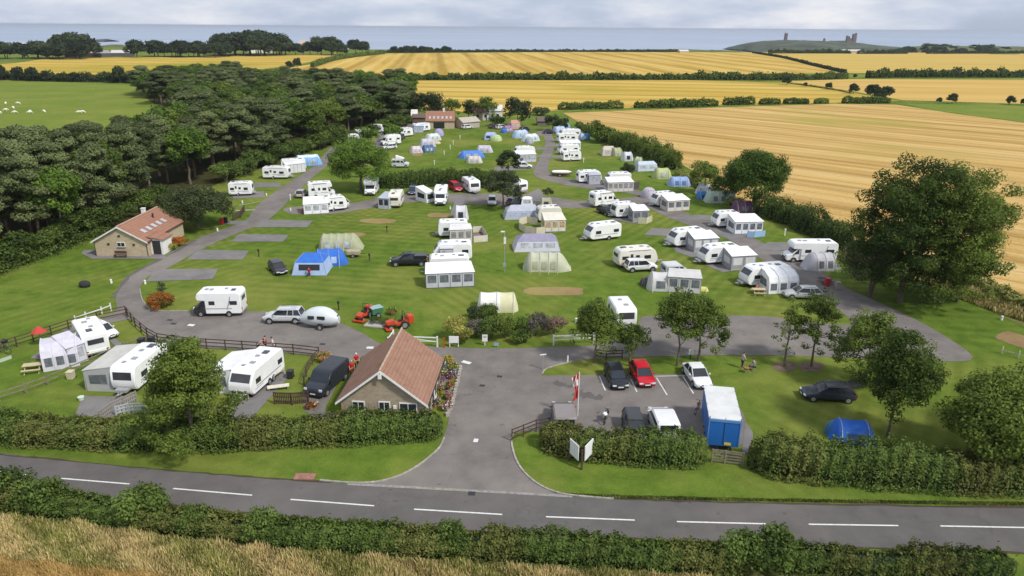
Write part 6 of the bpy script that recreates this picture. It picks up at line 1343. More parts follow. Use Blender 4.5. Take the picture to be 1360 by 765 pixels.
for k, (px, lb) in enumerate((((451, 503), 'lower pale stepping slab on the strip of grass left of the cottage'), ((457, 494), 'upper pale stone block on the strip of grass left of the cottage'))):
    q = MB(); c = G(*px); q.box((c.x, c.y, .08), (.9, .35, .14), .3); tag(q.build('stone_slab', concrete, bevel=.02), lb, 'slab')
sheet('grass_strip', [(432, 545), (444, 520), (456, 492), (470, 478), (492, 474), (488, 490), (470, 520), (458, 545)], .040, verge, 3)
gn = empty('garden_gnome_planter', G(413, 541)); bpy.data.objects.remove(gn)
tub((412, 543), [petr, lf_hedge], 'small red-flowered pot in front of the black van', .28, .3); tub((419, 541), [petr, petw, lf_bright], 'second small flower pot in front of the black van', .25, .35)
# white boulders / hydrants dotted by the roads
def marker(px, label, h=.45, m=None, name='marker_post', group=None):
    c = G(*px); root = empty(name, c); q = MB(); q.tube((0, 0, 0), (0, 0, h), .14, 8, .12); q.build('post', m or wpaint, root); q = MB(); q.ball((0, 0, h), (.15, .15, .08)); q.build('cap', m or wpaint, root, smooth=True); tag(root, label, 'marker post', group)
for px, lb in (((193, 377), 'white marker stone at the upper end of the lowest left hardstanding'), ((148, 376), 'small white marker on the lawn left of the road bend'), ((289, 307), 'white marker by the road right of the toilet block'), ((322, 270), 'white marker on the left pitch kerb'), ((354, 260), 'white marker at the corner of the lone-caravan pitch'), ((386, 280), 'white marker at the left end of the cross track'), ((782, 268), 'white round marker at the right track junction'), ((218, 405), 'white marker before the orange flowers'), ((833, 230), 'white post before the round dark bush'), ((598, 278), 'white post right of the long motorhome'), ((765, 428), 'white marker left of the near caravan'), ((1209, 529), 'tiny white marker on the meadow right of the car park'), ((1330, 425), 'grey-white marker post at the rough field edge'), ((705, 305), 'pale marker near the curved windbreak')):
    marker(px, lb)
# water points: short posts with white heads scattered on the field
def hookup(px, label, dark=False):
    root = empty('service_post', G(*px)); q = MB(); q.box((0, 0, .5), (.14, .14, 1.0)); q.build('post', wood if dark else wpaint, root); q = MB(); q.box((0, 0, .98), (.24, .2, .3)); q.build('head', plast if dark else wpaint, root, bevel=.02); tag(root, label, 'service post')
for px, d, lb in (((344, 341), 1, 'dark service post on the grass left of the dark grey car'), ((514, 309), 1, 'dark service post below the worn patch'), ((491, 347), 1, 'thin dark service post right of the khaki tent trailer'), ((386, 266), 0, 'white service post by the silver hatchback'), ((598, 198), 0, 'white service post in the upper field, nearest the middle'), ((611, 185), 0, 'white service post in the upper field, farthest up'), ((602, 192), 0, 'white service post in the upper field between two others'), ((590, 206), 0, 'white service post in the upper field, left of the blue tents'), ((577, 219), 0, 'white service post above the central hedge'), ((1042, 313), 0, 'grey-white service post on the grass right of the blue windbreak'), ((775, 216), 0, 'white service post right of the stacked caravans'), ((450, 412), 1, 'dark post at the tarmac edge behind the pod caravan')):
    hookup(px, lb, d)
# lamp post in the field
lp = empty('lamp_post', G(670, 361)); q = MB(); q.tube((0, 0, 0), (0, 0, 5.6), .07, 8, .05); q.build('pole', metal, lp); q = MB(); q.box((-.25, 0, 5.6), (.55, .22, .16)); q.build('lamp_head', wpaint, lp, bevel=.03); q = MB(); q.box((.05, -.12, 4.4), (.3, .08, .9)); q.build('sign_plate', wpaint, lp); q = MB(); q.box((0, -.1, 1.0), (.4, .12, .5)); q.build('cabinet', grey_pl, lp); tag(lp, 'tall thin lamp post with white head standing alone in the middle of the field', 'lamp post')
# ------------------------------------------------------------ tarmac vehicles
MH('coach', (257, 422, 322, 421), 'L', 'white motorhome with a black cab on the wide tarmac', cab=paint('cab_black', (.03, .03, .032)))
CAR('suv', paint('silver', (.58, .59, .60), .25), (352, 431, 398, 431), 'L', 'silver SUV towing the egg-shaped caravan')
pod = empty('pod_caravan'); b = MB(); rings = []
for k in range(13):
    u = k/12; x = -2.1+4.2*u; s = math.sin(math.pi*min(.97, max(.03, u)))**.42; hz = (1.62*s*(1-.10*u)); rings.append([(x, math.cos(2*math.pi*i/18)*1.02*s**.9, .32+hz*.5*(1.02+0)+math.sin(2*math.pi*i/18)*hz*.62+.35*(1-s)) for i in range(18)])
b.loft(rings); podm = paint('pod_grey_white', (.60, .64, .65)); b.build('body', podm, pod, smooth=True)
for s in (-1, 1):
    for x, w_ in ((.65, .75), (-.45, .9)): q = MB(); q.box((x, s*.985, 1.25), (w_, .08, .36)); q.build('window', glass, pod, bevel=.05)
    q = MB(); q.tube((-.25, s*.75, .32), (-.25, s*1.03, .32), .36, 14); q.build('wheel_arch', plast, pod); wheel(pod, -.25, s*1.045, .29)
q = MB(); q.box((-2.02, 0, 1.15), (.1, .5, .4)); q.build('rear_window', glass, pod, bevel=.04); q = MB(); q.box((0, 0, 1.78), (.5, .4, .1)); q.build('roof_vent', glass2, pod, bevel=.03)
q = MB(); q.tube((1.8, 0, .42), (2.9, 0, .42), .05); q.build('hitch', grey_pl, pod)
at_edge(pod, 402, 438, 442, 440, 'L', 2.0, 4.2, 'small rounded egg-shaped pale grey caravan hitched behind the silver SUV', 'caravan'); pod.scale = (1, 1, 1.16)
# ride-on mowers
def mower(px, rz, label, s=1.0):
    root = empty('ride_on_mower', G(*px), rz); org = paint('mower_orange', (.50, .06, .02), .45)
    q = MB(); q.prism([(-1.2, .45), (.2, .45), (.35, .65), (1.25, .6), (1.3, .95), (.4, 1.15), (.25, .75), (-.5, .8), (-.6, 1.0), (-1.2, .95)], -.42, .42); q.build('body', org, root, bevel=.06)
    q = MB(); q.box((-.35, 0, .95), (.5, .5, .14)); q.box((-.6, 0, 1.2), (.12, .5, .5)); q.build('seat', plast, root, bevel=.05)
    q = MB(); q.tube((.35, 0, 1.0), (.1, 0, 1.3), .03, 6); q.tube((.07, -.2, 1.32), (.07, .2, 1.32), .03, 6); q.build('steering_wheel', plast, root)
    q = MB(); q.tube((-.75, -.45, .8), (-.75, -.45, 1.9), .035, 6); q.tube((-.75, .45, .8), (-.75, .45, 1.9), .035, 6); q.tube((-.75, -.45, 1.9), (-.75, .45, 1.9), .035, 6); q.build('roll_bar', plast, root)
    q = MB(); q.box((1.0, 0, .22), (.9, 1.6, .2)); q.build('mower_deck', org, root, bevel=.05)
    q = MB(); q.box((-1.45, 0, .95), (.75, 1.05, .9)); q.build('grass_box', org, root, bevel=.1)
    for x, r, y in ((-.7, .46, .62), (.85, .33, .55)):
        for s_ in (-1, 1): wheel(root, x, s_*y, r, .26)
    root.scale = (s, s, s); tag(root, label, 'mower')
mower((483, 424), R(250), 'orange ride-on mower left of the green cart, pointing down the picture', .88); mower((528, 436), R(205), 'orange ride-on mower right of the planting bed with big black wheels', .98)
cart = empty('garden_cart', G(500, 420), R(35)); q = MB(); q.box((0, 0, .75), (1.3, 1.0, .7)); q.build('box', M('cart_green', (.05, .16, .08), .5), cart, bevel=.03); q = MB(); q.box((0, 0, 1.13), (1.38, 1.08, .06)); q.build('lid', M('cart_lid', (.28, .40, .38), .5), cart)
for s in (-1, 1): wheel(cart, 0, s*.6, .3)
tag(cart, 'green garden cart with grey-green lid between the two orange mowers', 'cart')
bd = MB(); bc = G(505, 432); bd.box((bc.x, bc.y, .10), (3.2, 1.7, .2), R(-12)); bd.build('stone_bed', concrete, bevel=.04); tag(bpy.data.objects['stone_bed'], 'low stone-edged planting bed in the grass between the mowers', 'planting bed')
for k, (dx, dy, m, lb) in enumerate(((-.7, .1, lf_dark, 'dark plant at the left of the stone bed'), (.1, .0, lf_hedge, 'green plant in the middle of the stone bed'), (.8, -.2, lf_bright, 'light green plant at the right of the stone bed'))):
    o = plant('bush', (bc.x+dx, bc.y+dy, .15), .9, lb, 'plant')
tub((521, 417), [lf_yellow, lf_bright], 'yellow-green bush in a pot above the right mower', .5, .3)
tub((417, 300), [lf_hedge], 'x') if False else None
wheel_lump = empty('boulder', G(113, 381)); q = MB(); q.ball((0, 0, .35), (.75, .55, .5), 8, 6); q.build('rock', M('black_rock', (.03, .03, .03), .9), wheel_lump); tag(wheel_lump, 'black wrapped lump standing on the left lawn', 'boulder')

# ------------------------------------------------------------ left rows
C('box', (304, 261, 336, 260), 'R', 'lone white caravan beside the domed olive tree left of the road')
C('box', (349, 238, 384, 238), 'R', 'white caravan with three dark windows left of the road, nearest of three')
C('box', (374, 228, 407, 226), 'L', 'white caravan with striped white awning left of the road, middle of three'); AW((380, 231, 406, 228), 1.6, 'striped white awning along the middle caravan of three', cloth('striped_white', (.62, .62, .62)), wins=5, winmat=cloth('striped_white', (.62, .62, .62)))
r_ = tunnel(6.2, 3.2, 2.4, cloth('sky_blue', (.20, .40, .68)), cloth('pale_roof_blue', (.60, .68, .76)), 3, .6, 1.2, strip=lambda u, v: .35 < v < .65); T(r_, (396, 221, 427, 219), 3, 'blue tent with a white roof at the end of the left row by the wood')
CAR('hatch', paint('silver2', (.40, .38, .38)), (391, 264, 404, 264), 'F', 'silver-grey hatchback beside the track left of the two large caravans')
MH('coach', (412, 264, 444, 262), 'R', 'white motorhome with an oval grey decal at the left end of the cross track')
C('oldw', (432, 282, 461, 279), 'R', 'white caravan with a sloping white canopy at the left end of the cross track'); AW((404, 285, 437, 283), 2.8, 'white canopy awning open at the front beside the cross-track caravan', cloth('white_canvas', (.80, .80, .80)), H=2.5, h=1.8, open_='left')
CAR('estate', paint('silver', (.58, .59, .60), .25), (455, 277, 467, 274), 'F', 'silver car at the right end of the canopy caravan')
CAR('small', paint('charcoal', (.04, .045, .045)), (401, 284, 410, 284), 'R', 'dark car tucked by the white canopy', fit=.75) if False else None
bn2 = dome(1.6, 1.0, cloth('dark_red_cloth', (.25, .03, .04))); bn2.location = G(406, 283); tag(bn2, 'dark red and black camping gear heap left of the white canopy', 'camping gear')
MH('coach', (483.5, 262, 497, 262), 'N', 'white motorhome facing the camera beside the big green tree')
C('old', (516, 277, 532, 277), 'F', 'cream boxy caravan end-on by the cross track', fit=1); AW((503, 277, 517, 278), 3.0, 'blue-grey open-fronted awning left of the cream end-on caravan', cloth('blue_grey_canvas', (.40, .44, .50)), wins=2, winmat=darkin, H=2.5)
CAR('small', paint('navy', (.05, .07, .13), .2), (542, 260, 552, 260), 'N', 'small dark blue car before the central hedge')
MH('lowprofile', (577, 274, 592, 274), 'N', 'long white motorhome with a dark windscreen and side canopy'); AW((566, 270, 577, 268), 3.4, 'white side canopy beside the long motorhome', cloth('white_canvas', (.80, .80, .80)), wins=1, winmat=darkin, H=2.6)
CAR('mpv', paint('red', (.50, .012, .02), .25), (605, 256, 616, 255), 'N', 'red car between two white motorhomes before the central hedge')
C('box', (624, 258, 638, 257), 'N', 'white caravan end-on at the right end of the central hedge', fit=1)
C('modern', (688, 259, 702, 257), 'F', 'white caravan half hidden behind the right side of the grey-green tree', fit=1)
CAR('hatch', paint('white', (.74, .74, .73)), (646, 274, 661, 274), 'N', 'white car under the left side of the grey-green tree')
CAR('hatch', paint('charcoal', (.04, .045, .045)), (682, 275, 698, 272), 'R', 'dark car under the right side of the grey-green tree')
# ------------------------------------------------------------ centre field
g1 = tunnel(2.6, 3.0, 2.3, cloth('pale_grey_nylon', (.58, .57, .60)), None, 2, .5, .5, wins=1, winmat=darkin, name='shelter_tent'); T(g1, (601, 293, 623, 293), 3, 'small pale arched shelter with open dark front above the beige caravan awning')
C('box', (582, 317, 622, 316), 'L', 'white caravan behind a three-windowed awning with a mauve groundsheet', push=.2); AW((598, 323, 627, 322), 1.9, 'white awning with three grey windows before the topmost centre caravan', cloth('offwhite_canvas', (.64, .62, .60)), wins=3, winmat=M('grey_window', (.26, .24, .25), .3, .4, 2), H=2.5, h=2.1)
sheet('groundsheet', [(629, 321), (628, 311), (640, 310), (646, 320)], .045, M('mauve_mat', (.22, .13, .17), .9)); windbreak([(628, 309), (640, 308), (648, 320.5), (629, 322)], 1.0, cloth('cream_panel', (.62, .57, .48)), 'cream windbreak round a mauve groundsheet right of the three-windowed awning')
C('modern', (575, 348, 627, 347), 'L', 'white caravan in the middle of the centre stack with a small grey porch', push=.1)
AW((585, 348.5, 602, 348), 1.2, 'small grey porch awning on the middle centre caravan', cloth('grey_porch', (.50, .50, .53)), wins=1, H=2.3, h=2.0)
C('box', (570, 368, 624, 366), 'L', 'lowest centre caravan, behind the long grey-and-white awning', push=0); AW((566, 383, 630, 380), 2.6, 'long grey-and-white awning with wide windows, lowest in the centre field', cloth('lightgrey_canvas', (.50, .51, .54)), cloth('white_canvas', (.80, .80, .80)), wins=4, H=2.5, h=1.95) if False else None
r_ = awning(elen((566, 383, 630, 380)), 2.7, cloth('lightgrey_canvas', (.50, .51, .54)), cloth('white_canvas', (.80, .80, .80)), 2.5, 1.95, 4, winmat=MC['tent_window'], trim=M('charcoal_trim', (.10, .11, .14), .6)); T(r_, (566, 383, 630, 380), 2.7, 'long grey-and-white awning with wide windows, lowest in the centre field', 'awning')
CAR('pickup', paint('black', (.018, .02, .024), .2), (521, 355, 564, 354), 'L', 'black pickup truck with a covered bed left of the centre caravans', fit=1)
r_ = tunnel(6.6, 3.4, 2.2, cloth('khaki_green', (.36, .38, .24)), None, 5, .8, 1.6, wins=3); T(r_, (425, 334, 478, 333), 3.2, 'khaki tunnel tent with dark hoops behind the blue tent')
tl = empty('camping_trailer', G(470, 341)); q = MB(); q.box((0, 0, .7), (1.9, 1.2, .5)); q.build('box', M('tan_trailer', (.40, .34, .22), .7), tl, bevel=.04)
for s in (-1, 1): wheel(tl, 0, s*.66, .28)
q = MB(); q.tube((.95, 0, .5), (1.7, 0, .5), .04); q.build('drawbar', plast, tl); tag(tl, 'small tan camping trailer at the right end of the khaki tent', 'trailer')
bl = cloth('royal_blue', (.04, .15, .52)); bl2 = cloth('pale_lilac_blue', (.34, .45, .66)); r_ = ridge(4.6, 4.4, 2.5, bl2, roofmat=bl, wall=.66, e0=1.3, e1=1.2, wins=1, winmat=darkin); T(r_, (393, 366, 428, 366), 4.4, 'large blue frame tent with an open dark doorway on the left lawn')
r_ = tunnel(4.6, 3.0, 2.1, bl, bl2, 3, .6, 1.2, wins=2, winmat=bl2); T(r_, (424, 355, 456, 353), 3.0, 'blue sleeping wing joined to the right side of the large blue tent')
person((411, 366.5), R(-80), 'person in a dark red top in the doorway of the large blue tent', cloth('dark_red_top', (.40, .03, .08)), cloth('black_cloth', (.02, .02, .022)), pose='sit'); 
CAR('hatch', paint('aubergine', (.045, .038, .055), .2), (367, 368, 384, 365), 'N', 'dark purple-grey hatchback left of the large blue tent')
lg = cloth('cool_grey', (.40, .42, .48)); r_ = ridge(elen((670, 292, 719, 291)), 3.6, 2.2, lg, wall=.62, e0=1.3, e1=.9, wins=3, winmat=M('bluewin', (.30, .36, .48), .4, .3)); T(r_, (670, 292, 719, 291), 3.4, 'flat-topped grey tent below the grey-green tree')
r_ = ridge(elen((682, 335, 744, 334)), 3.8, 2.3, cloth('silver_lilac', (.54, .54, .60)), roofmat=cloth('slate_lilac', (.27, .25, .34)), wall=.66, e0=1.6, e1=1.2, wins=3, winmat=MC['pvc_window']); T(r_, (682, 335, 745, 334), 3.6, 'grey tent with a darker lilac roof, middle of the column right of the lamp post')
r_ = tunnel(elen((694, 361, 759, 362)), 3.4, 2.3, cloth('olive_cream', (.46, .47, .34)), None, 4, 1.1, 1.9, wins=3, winmat=cloth('olive_panel', (.36, .36, .24))); T(r_, (694, 361, 759, 362), 3.2, 'olive-cream tunnel tent, lowest right of the lamp post')
C('old', (722, 297, 741, 296), 'L', 'cream caravan behind its awning right of the flat-topped grey tent', push=.6); AW((723, 308, 751, 307), 2.8, 'cream awning with a tan window right of the curved windbreak', cloth('cream_canvas', (.66, .62, .52)), wins=3, winmat=M('tan_window', (.42, .30, .18), .5, .4, 2), H=2.5, h=1.9)
windbreak([(714, 299), (700, 296), (690, 299), (689, 304), (697, 309), (712, 311.5), (724, 310.5)], 1.15, cloth('cream_windbreak', (.62, .56, .42)), 'curved cream windbreak enclosure between the two grey tents')
r_ = tunnel(2.4, 2.2, 1.6, cloth('tan_green', (.36, .36, .24)), None, 2, .4, .4, wins=1, winmat=MC['dark_glass']); T(r_, (718, 275, 733, 275), 2, 'little olive shelter under the umbrella-shaped tree')
T(ridge(2.3, 1.8, 1.7, cloth('white_canvas', (.80, .80, .80)), wall=.8, wins=1), (696, 274, 704, 274), 1.6, 'tiny white shelter behind the flat-topped grey tent')
C('modern', (783, 322, 825, 317), 'L', 'white caravan with a big dark front window and open door, alone on the grass', fit=1)
CAR('hatch', paint('silver', (.58, .59, .60), .25), (775, 313, 788, 318), 'N', 'silver car just behind the front of the lone white caravan', push=.8)
MH('lowprofile', (790, 277, 823, 273), 'R', 'white motorhome with rounded nose beside the junction of tracks')
C('oldw', (818, 291, 845, 289), 'L', 'white caravan with a slanting grey porch right of the rounded-nose motorhome'); AW((840, 295, 861, 294), 2.2, 'grey-sided porch awning with white roof beside a yellow windbreak', cloth('dark_grey_side', (.30, .30, .31)), cloth('white_canvas', (.80, .80, .80)), wins=2, winmat=MC['tent_window'])
CAR('hatch', paint('black', (.018, .02, .024), .2), (811, 289, 819, 288), 'N', 'black car nosing out left of the caravan with the slanting porch', push=.5)
windbreak([(847, 297), (858, 297.5), (866, 294)], 1.1, cloth('yellow_grey', (.52, .50, .34)), 'yellow-grey windbreak in front of the slanting porch')
C('old', (821, 357, 873, 353), 'R', 'cream-white caravan with an orange-lit window behind the white SUV')
CAR('suv', paint('white', (.74, .74, .73)), (833, 363, 874, 361), 'R', 'white SUV parked along the front of the cream-white caravan', fit=1)
at_edge(van(paint('silver', (.58, .59, .60), .25), 4.8, name='camper_van'), 886, 372, 915, 370, 'R', 1.92, 4.8, 'silver campervan behind the sprawling pale awnings', 'van')
pg = cloth('pale_grey_canvas', (.55, .54, .52)); r_ = tunnel(3.2, 2.8, 2.1, pg, None, 2, .6, .5, wins=1, winmat=MC['tent_window']); T(r_, (863, 386, 890, 387), 2.4, 'pale dome-ended awning at the left of the silver campervan')
AW((886, 387, 930, 390), 2.4, 'sprawling pale drive-away awning before the silver campervan', pg, wins=3, winmat=MC['tent_window'], H=2.3, h=2.0)
bo = tunnel(1.5, .8, .5, cloth('lemon', (.65, .62, .18)), None, 2, .3, .3, wins=0, name='windsurf_bag'); T(bo, (930, 388, 941, 386), .8, 'small lemon-yellow bag at the right end of the sprawling awning', 'bag', ang=R(-40))
bu = dome(1.5, 1.0, cloth('dark_brown', (.10, .08, .08))); bu.location = G(857, 378); tag(bu, 'small dark dome left of the sprawling pale awnings', 'tent')
r_ = tunnel(elen((633, 414, 688, 414)), 3, 1.9, cloth('pale_lemon', (.62, .60, .38)), cloth('offwhite_top', (.72, .71, .66)), 3, .4, .6, wins=0, strip=lambda u, v: u < .55); T(r_, (634, 415, 688, 415), 2.8, 'pale yellow tent with a white half behind the shrub bed')
C('small', (817, 440, 846, 439), 'N', 'white caravan end-on behind the row of trees above the car park', fit=1)
# ------------------------------------------------------------ right rows
C('oldw', (768, 244, 799, 243), 'R', 'white caravan with dark grey panel and small chimney mast by the right track'); AW((782, 245, 797, 244.5), 1.2, 'small lilac-grey porch on the caravan by the right track', lg, wins=1, H=2.2)
C('modern', (806, 247, 838, 246), 'L', 'caravan behind a big pale awning left of the dark windbreak'); AW((807, 255, 841, 254), 2.8, 'big pale awning with several windows above the junction of tracks', cloth('warm_white', (.60, .57, .54)), cloth('white_canvas', (.80, .80, .80)), wins=5, winmat=MC['grey_window'])
windbreak([(841, 252), (849, 250)], 1.4, cloth('dark_brown', (.10, .08, .08)), 'dark brown windbreak at the right end of the big pale awning')
d_ = dome(3.0, 2.0, cloth('mauve_grey', (.44, .41, .46))); d_.location = G(861, 262); tag(d_, 'mauve-grey dome tent beside the right track', 'tent')
C('modern', (875, 277, 898, 275), 'L', 'caravan with a dark front window behind a tan-trimmed awning', push=.7); AW((886, 281, 915, 279), 2.8, 'white awning with dark windows and tan trim on the right row', cloth('warm_white', (.60, .57, .54)), cloth('white_canvas', (.80, .80, .80)), wins=3, winmat=MC['tent_window'], trim=M('tan_trim', (.42, .34, .2), .7))
r_ = tunnel(3.6, 2.8, 2.0, cloth('white_nylon', (.58, .60, .64)), None, 2, 1, .8, wins=1); T(r_, (922, 257, 940, 260), 2.8, 'white tent with a blue porch before the field hedge')
r_ = tunnel(2.2, 2.2, 1.4, cloth('azure', (.05, .20, .48)), None, 2, .5, .6, wins=1, winmat=MC['navy']); T(r_, (928, 265, 941, 265), 2, 'blue porch tent in front of the white one')
r_ = tunnel(elen((938, 270, 979, 270)), 3.2, 2.1, cloth('sage', (.40, .48, .38)), None, 4, 1.0, .5, wins=3, winmat=MC['tent_window']); T(r_, (938, 270, 979, 270), 3.0, 'sage green tunnel tent with dark windows before the field hedge')
r_ = tunnel(elen((974, 283, 1005, 283)), 3.0, 1.9, cloth('plum', (.13, .06, .12)), None, 3, .7, .9, wins=1, winmat=MC['tent_window']); T(r_, (974, 283, 1006, 283), 2.8, 'plum-purple tent under the oak before the field hedge')
r_ = tunnel(elen((888, 248, 919, 248)), 2.8, 1.9, cloth('powder_blue', (.28, .38, .60)), None, 3, 1, 1, wins=2, winmat=cloth('deep_blue', (.10, .18, .42))); T(r_, (888, 248, 919, 248), 2.6, 'powder blue tent right of the yellow-green one')
r_ = tunnel(elen((868, 238, 894, 238)), 3.4, 2.2, cloth('lime_pale', (.42, .46, .20)), None, 2, 1, 1, wins=1); T(r_, (868, 238, 894, 238), 3.2, 'yellow-green dome-like tent in the right field')
r_ = ridge(elen((847, 228, 874, 227)), 3, 2.1, cloth('cool_blue_grey', (.46, .52, .58)), wall=.7, wins=2); T(r_, (847, 228, 874, 227), 3, 'blue-grey flat tent right of the round dark bush')
r_ = tunnel(3.0, 3, 2.1, cloth('white_nylon', (.58, .60, .64)), None, 2, .8, .6, wins=1, winmat=darkin); T(r_, (825, 214, 843, 214), 2.8, 'white tent above the round dark bush')
r_ = tunnel(2.2, 2, 1.2, cloth('pale_green_nylon', (.44, .52, .32)), None, 2, .6, .6, wins=0); T(r_, (841, 215, 852, 216), 2, 'little pale green tent right of the white one')
r_ = ridge(3.6, 3.4, 2.3, cloth('beige_canvas', (.52, .46, .38)), wall=.65, wins=1); T(r_, (802, 207, 816, 207), 3.2, 'beige frame tent with olive annexe at the field edge')
r_ = tunnel(3.2, 3, 2.0, cloth('olive_lime', (.38, .40, .20)), None, 3, .5, .8, wins=1); T(r_, (814, 208, 830, 207), 2.8, 'olive annexe tent joined right of the beige frame tent')
T(ridge(2, 1.6, 1, cloth('beige_canvas', (.52, .46, .38)), wall=.6, wins=0), (801, 189, 812, 189), 1.6, 'low beige tent under the far boundary trees')
C('modern', (956, 304, 978, 303), 'L', 'caravan at the back left of the widest white awning on the right row', push=.3); AW((975, 311, 1012, 310), 3.2, 'wide white awning with curtained windows and blue trim at the right', cloth('white_canvas', (.80, .80, .80)), None, wins=4, winmat=MC['tent_window'], trim=M('blue_grey_trim', (.16, .22, .34), .6), H=2.5, h=2.0)
windbreak([(992, 315), (1001, 315.5), (1016, 314)], 1.0, cloth('windbreak_blue', (.30, .45, .68)), 'pale blue windbreak in front of the wide white awning')
C('modern', (897, 330, 934, 326), 'L', 'white caravan with a grey-sided awning, second up from the near right row', fit=1); AW((921, 335, 953, 333), 2.6, 'grey-sided awning with white roof on the second caravan up the right row', cloth('mid_grey_canvas', (.32, .32, .33)), cloth('white_canvas', (.80, .80, .80)), wins=3, winmat=cloth('pale_curtain', (.6, .6, .6)), H=2.5, h=2.0)
C('modern', (943, 353, 975, 350), 'L', 'white caravan with a dark front window and grey awning, third up the right row', fit=1, push=.1); AW((970, 359, 1003, 357), 2.6, 'grey and white awning before the caravan third up the right row', cloth('mid_grey_canvas', (.32, .32, .33)), cloth('white_canvas', (.80, .80, .80)), wins=2, winmat=cloth('pale_curtain', (.6, .6, .6)), H=2.5, h=2.0)
CAR('hatch', paint('white', (.74, .74, .73)), (930, 341, 942, 346), 'N', 'white car left of the caravan with grey awning on the right row', push=.4)
C('twin', (993, 383, 1048, 378), 'L', 'nearest white caravan on the right row with a big dark front window', fit=.9); r_ = arcawn(3.9, 2.9, cloth('white_canvas', (.80, .80, .80)), 2.5, winmat=MC['tent_window'], trim=cloth('white_beam', (.68, .68, .68))); T(r_, (1018, 390, 1060, 388), 2.7, 'arched white awning with rounded windows on the nearest right caravan', 'awning')
table_set((1007, 391), 'small camping table with bags left of the arched white awning', M('tan_wood', (.52, .42, .26), .7))
person((1004, 388), R(-60), 'person in a red-brown top sitting outside the arched white awning', cloth('rust_top', (.45, .16, .10)), cloth('pale_trousers', (.5, .48, .45)), pose='sit')
CAR('estate', paint('silver3', (.46, .46, .45), .25), (1050, 398, 1086, 399), 'L', 'silver estate car behind the young tree at the right row', fit=1)
MH('coach', (1046, 351, 1113, 351), 'L', 'white motorhome with overcab on the right pitch by the boundary hedge', push=.6)
r_ = tunnel(4.2, 3.0, 2.2, cloth('dove_grey', (.46, .45, .47)), None, 3, 1.4, .3, wins=2, winmat=MC['tent_window']); T(r_, (1067, 360, 1113, 359), 2.4, 'dove-grey awning tent in front of the overcab motorhome')
bin_((1098, 380), M('bin_red', (.45, .03, .03), .5), 'red bin in the shade right of the dove-grey awning', 1.1); bin_((1112, 384), M('stone_bin', (.35, .30, .26), .8), 'stone-coloured bin beside the red one', 1.0)
bin_((295, 298), MC['bin_red'], 'red bin at the left road below the lone caravan', 1.1); bin_((300, 296), plast, 'dark bin right of the red bin by the left road', 1.0)
picket('board_fence', [(310, 293), (320, 289), (325, 281)], 1.2, 'dark brown screen fence by the bins on the left road', boards=.2)
# ------------------------------------------------------------ upper right column
C('box', (748, 215, 772, 214), 'R', 'lowest white caravan in the tight upper-right stack'); C('modern', (743, 206, 769, 205), 'L', 'second caravan from the bottom of the upper-right stack')
AW((745, 200, 771, 199), 1.8, 'white awning in the middle of the upper-right stack', cloth('white_canvas', (.80, .80, .80)), wins=4)
C('box', (742, 190, 768, 189), 'R', 'white caravan with two dark windows near the top of the upper-right stack'); C('modern', (744, 184, 771, 183), 'L', 'topmost caravan of the upper-right stack')
bl3 = cloth('sky_lilac', (.40, .48, .66)); r_ = tunnel(4.4, 3, 2.1, bl3, None, 3, .8, .9, wins=1); T(r_, (736, 178, 755, 177), 3, 'pale lilac-blue tent above the upper-right stack')
r_ = ridge(3.0, 3, 2.3, cloth('sky_blue', (.20, .40, .68)), wall=.6); T(r_, (747, 174, 757, 174), 2.8, 'pointed sky-blue tent at the top right of the camp')
r_ = tunnel(3.6, 2.8, 1.8, cloth('azure', (.05, .20, .48)), bl3, 2, .6, 1, wins=1, strip=lambda u, v: u < .4); T(r_, (771, 186, 783, 186), 2.6, 'blue tent with pale left end right of the upper stack')
CAR('hatch', paint('charcoal', (.04, .045, .045)), (727, 178, 733, 178), 'R', 'dark car left of the pale lilac-blue tent')
C('oldw', (685, 209, 711, 208), 'L', 'white caravan roof behind the long awning west of the upper track'); AW((686, 216, 712, 215), 2.6, 'long white awning just left of the upper track', cloth('silver_grey_canvas', (.52, .53, .55)), cloth('white_canvas', (.80, .80, .80)), wins=4, winmat=MC['pvc_window'])
CAR('hatch', paint('white', (.74, .74, .73)), (689, 224, 703, 224), 'R', 'white car below the long white awning', fit=1)
tt = empty('covered_boat', G(745, 234)); q = MB(); rings = [[(x, math.cos(a)*w_*.9, .7+math.sin(a)*.45*w_) for a in [2*math.pi*i/10 for i in range(10)]] for x, w_ in ((-2.2, .35), (-1.8, .8), (0, 1.0), (1.6, .8), (2.6, .12))]; q.loft(rings); q.build('hull', M('boat_brown', (.14, .09, .06), .6), tt, smooth=True)
q = MB(); rings = [[(x, math.cos(a)*w_*.92, 1.0+math.sin(a)*.35*w_) for a in [2*math.pi*i/10 for i in range(10)]] for x, w_ in ((-2.0, .5), (-1.6, .85), (0, 1.0), (1.5, .8), (2.3, .15))]; q.loft(rings); q.build('cover', cloth('white_canvas', (.80, .80, .80)), tt, smooth=True)
for s in (-1, 1): wheel(tt, -.3, s*.85, .3)
tag(tt, 'brown boat with a white cover on a trailer right of the upper track', 'boat')
bin_((735, 232), wood, 'dark brown bin at the left end of the covered boat', .9)
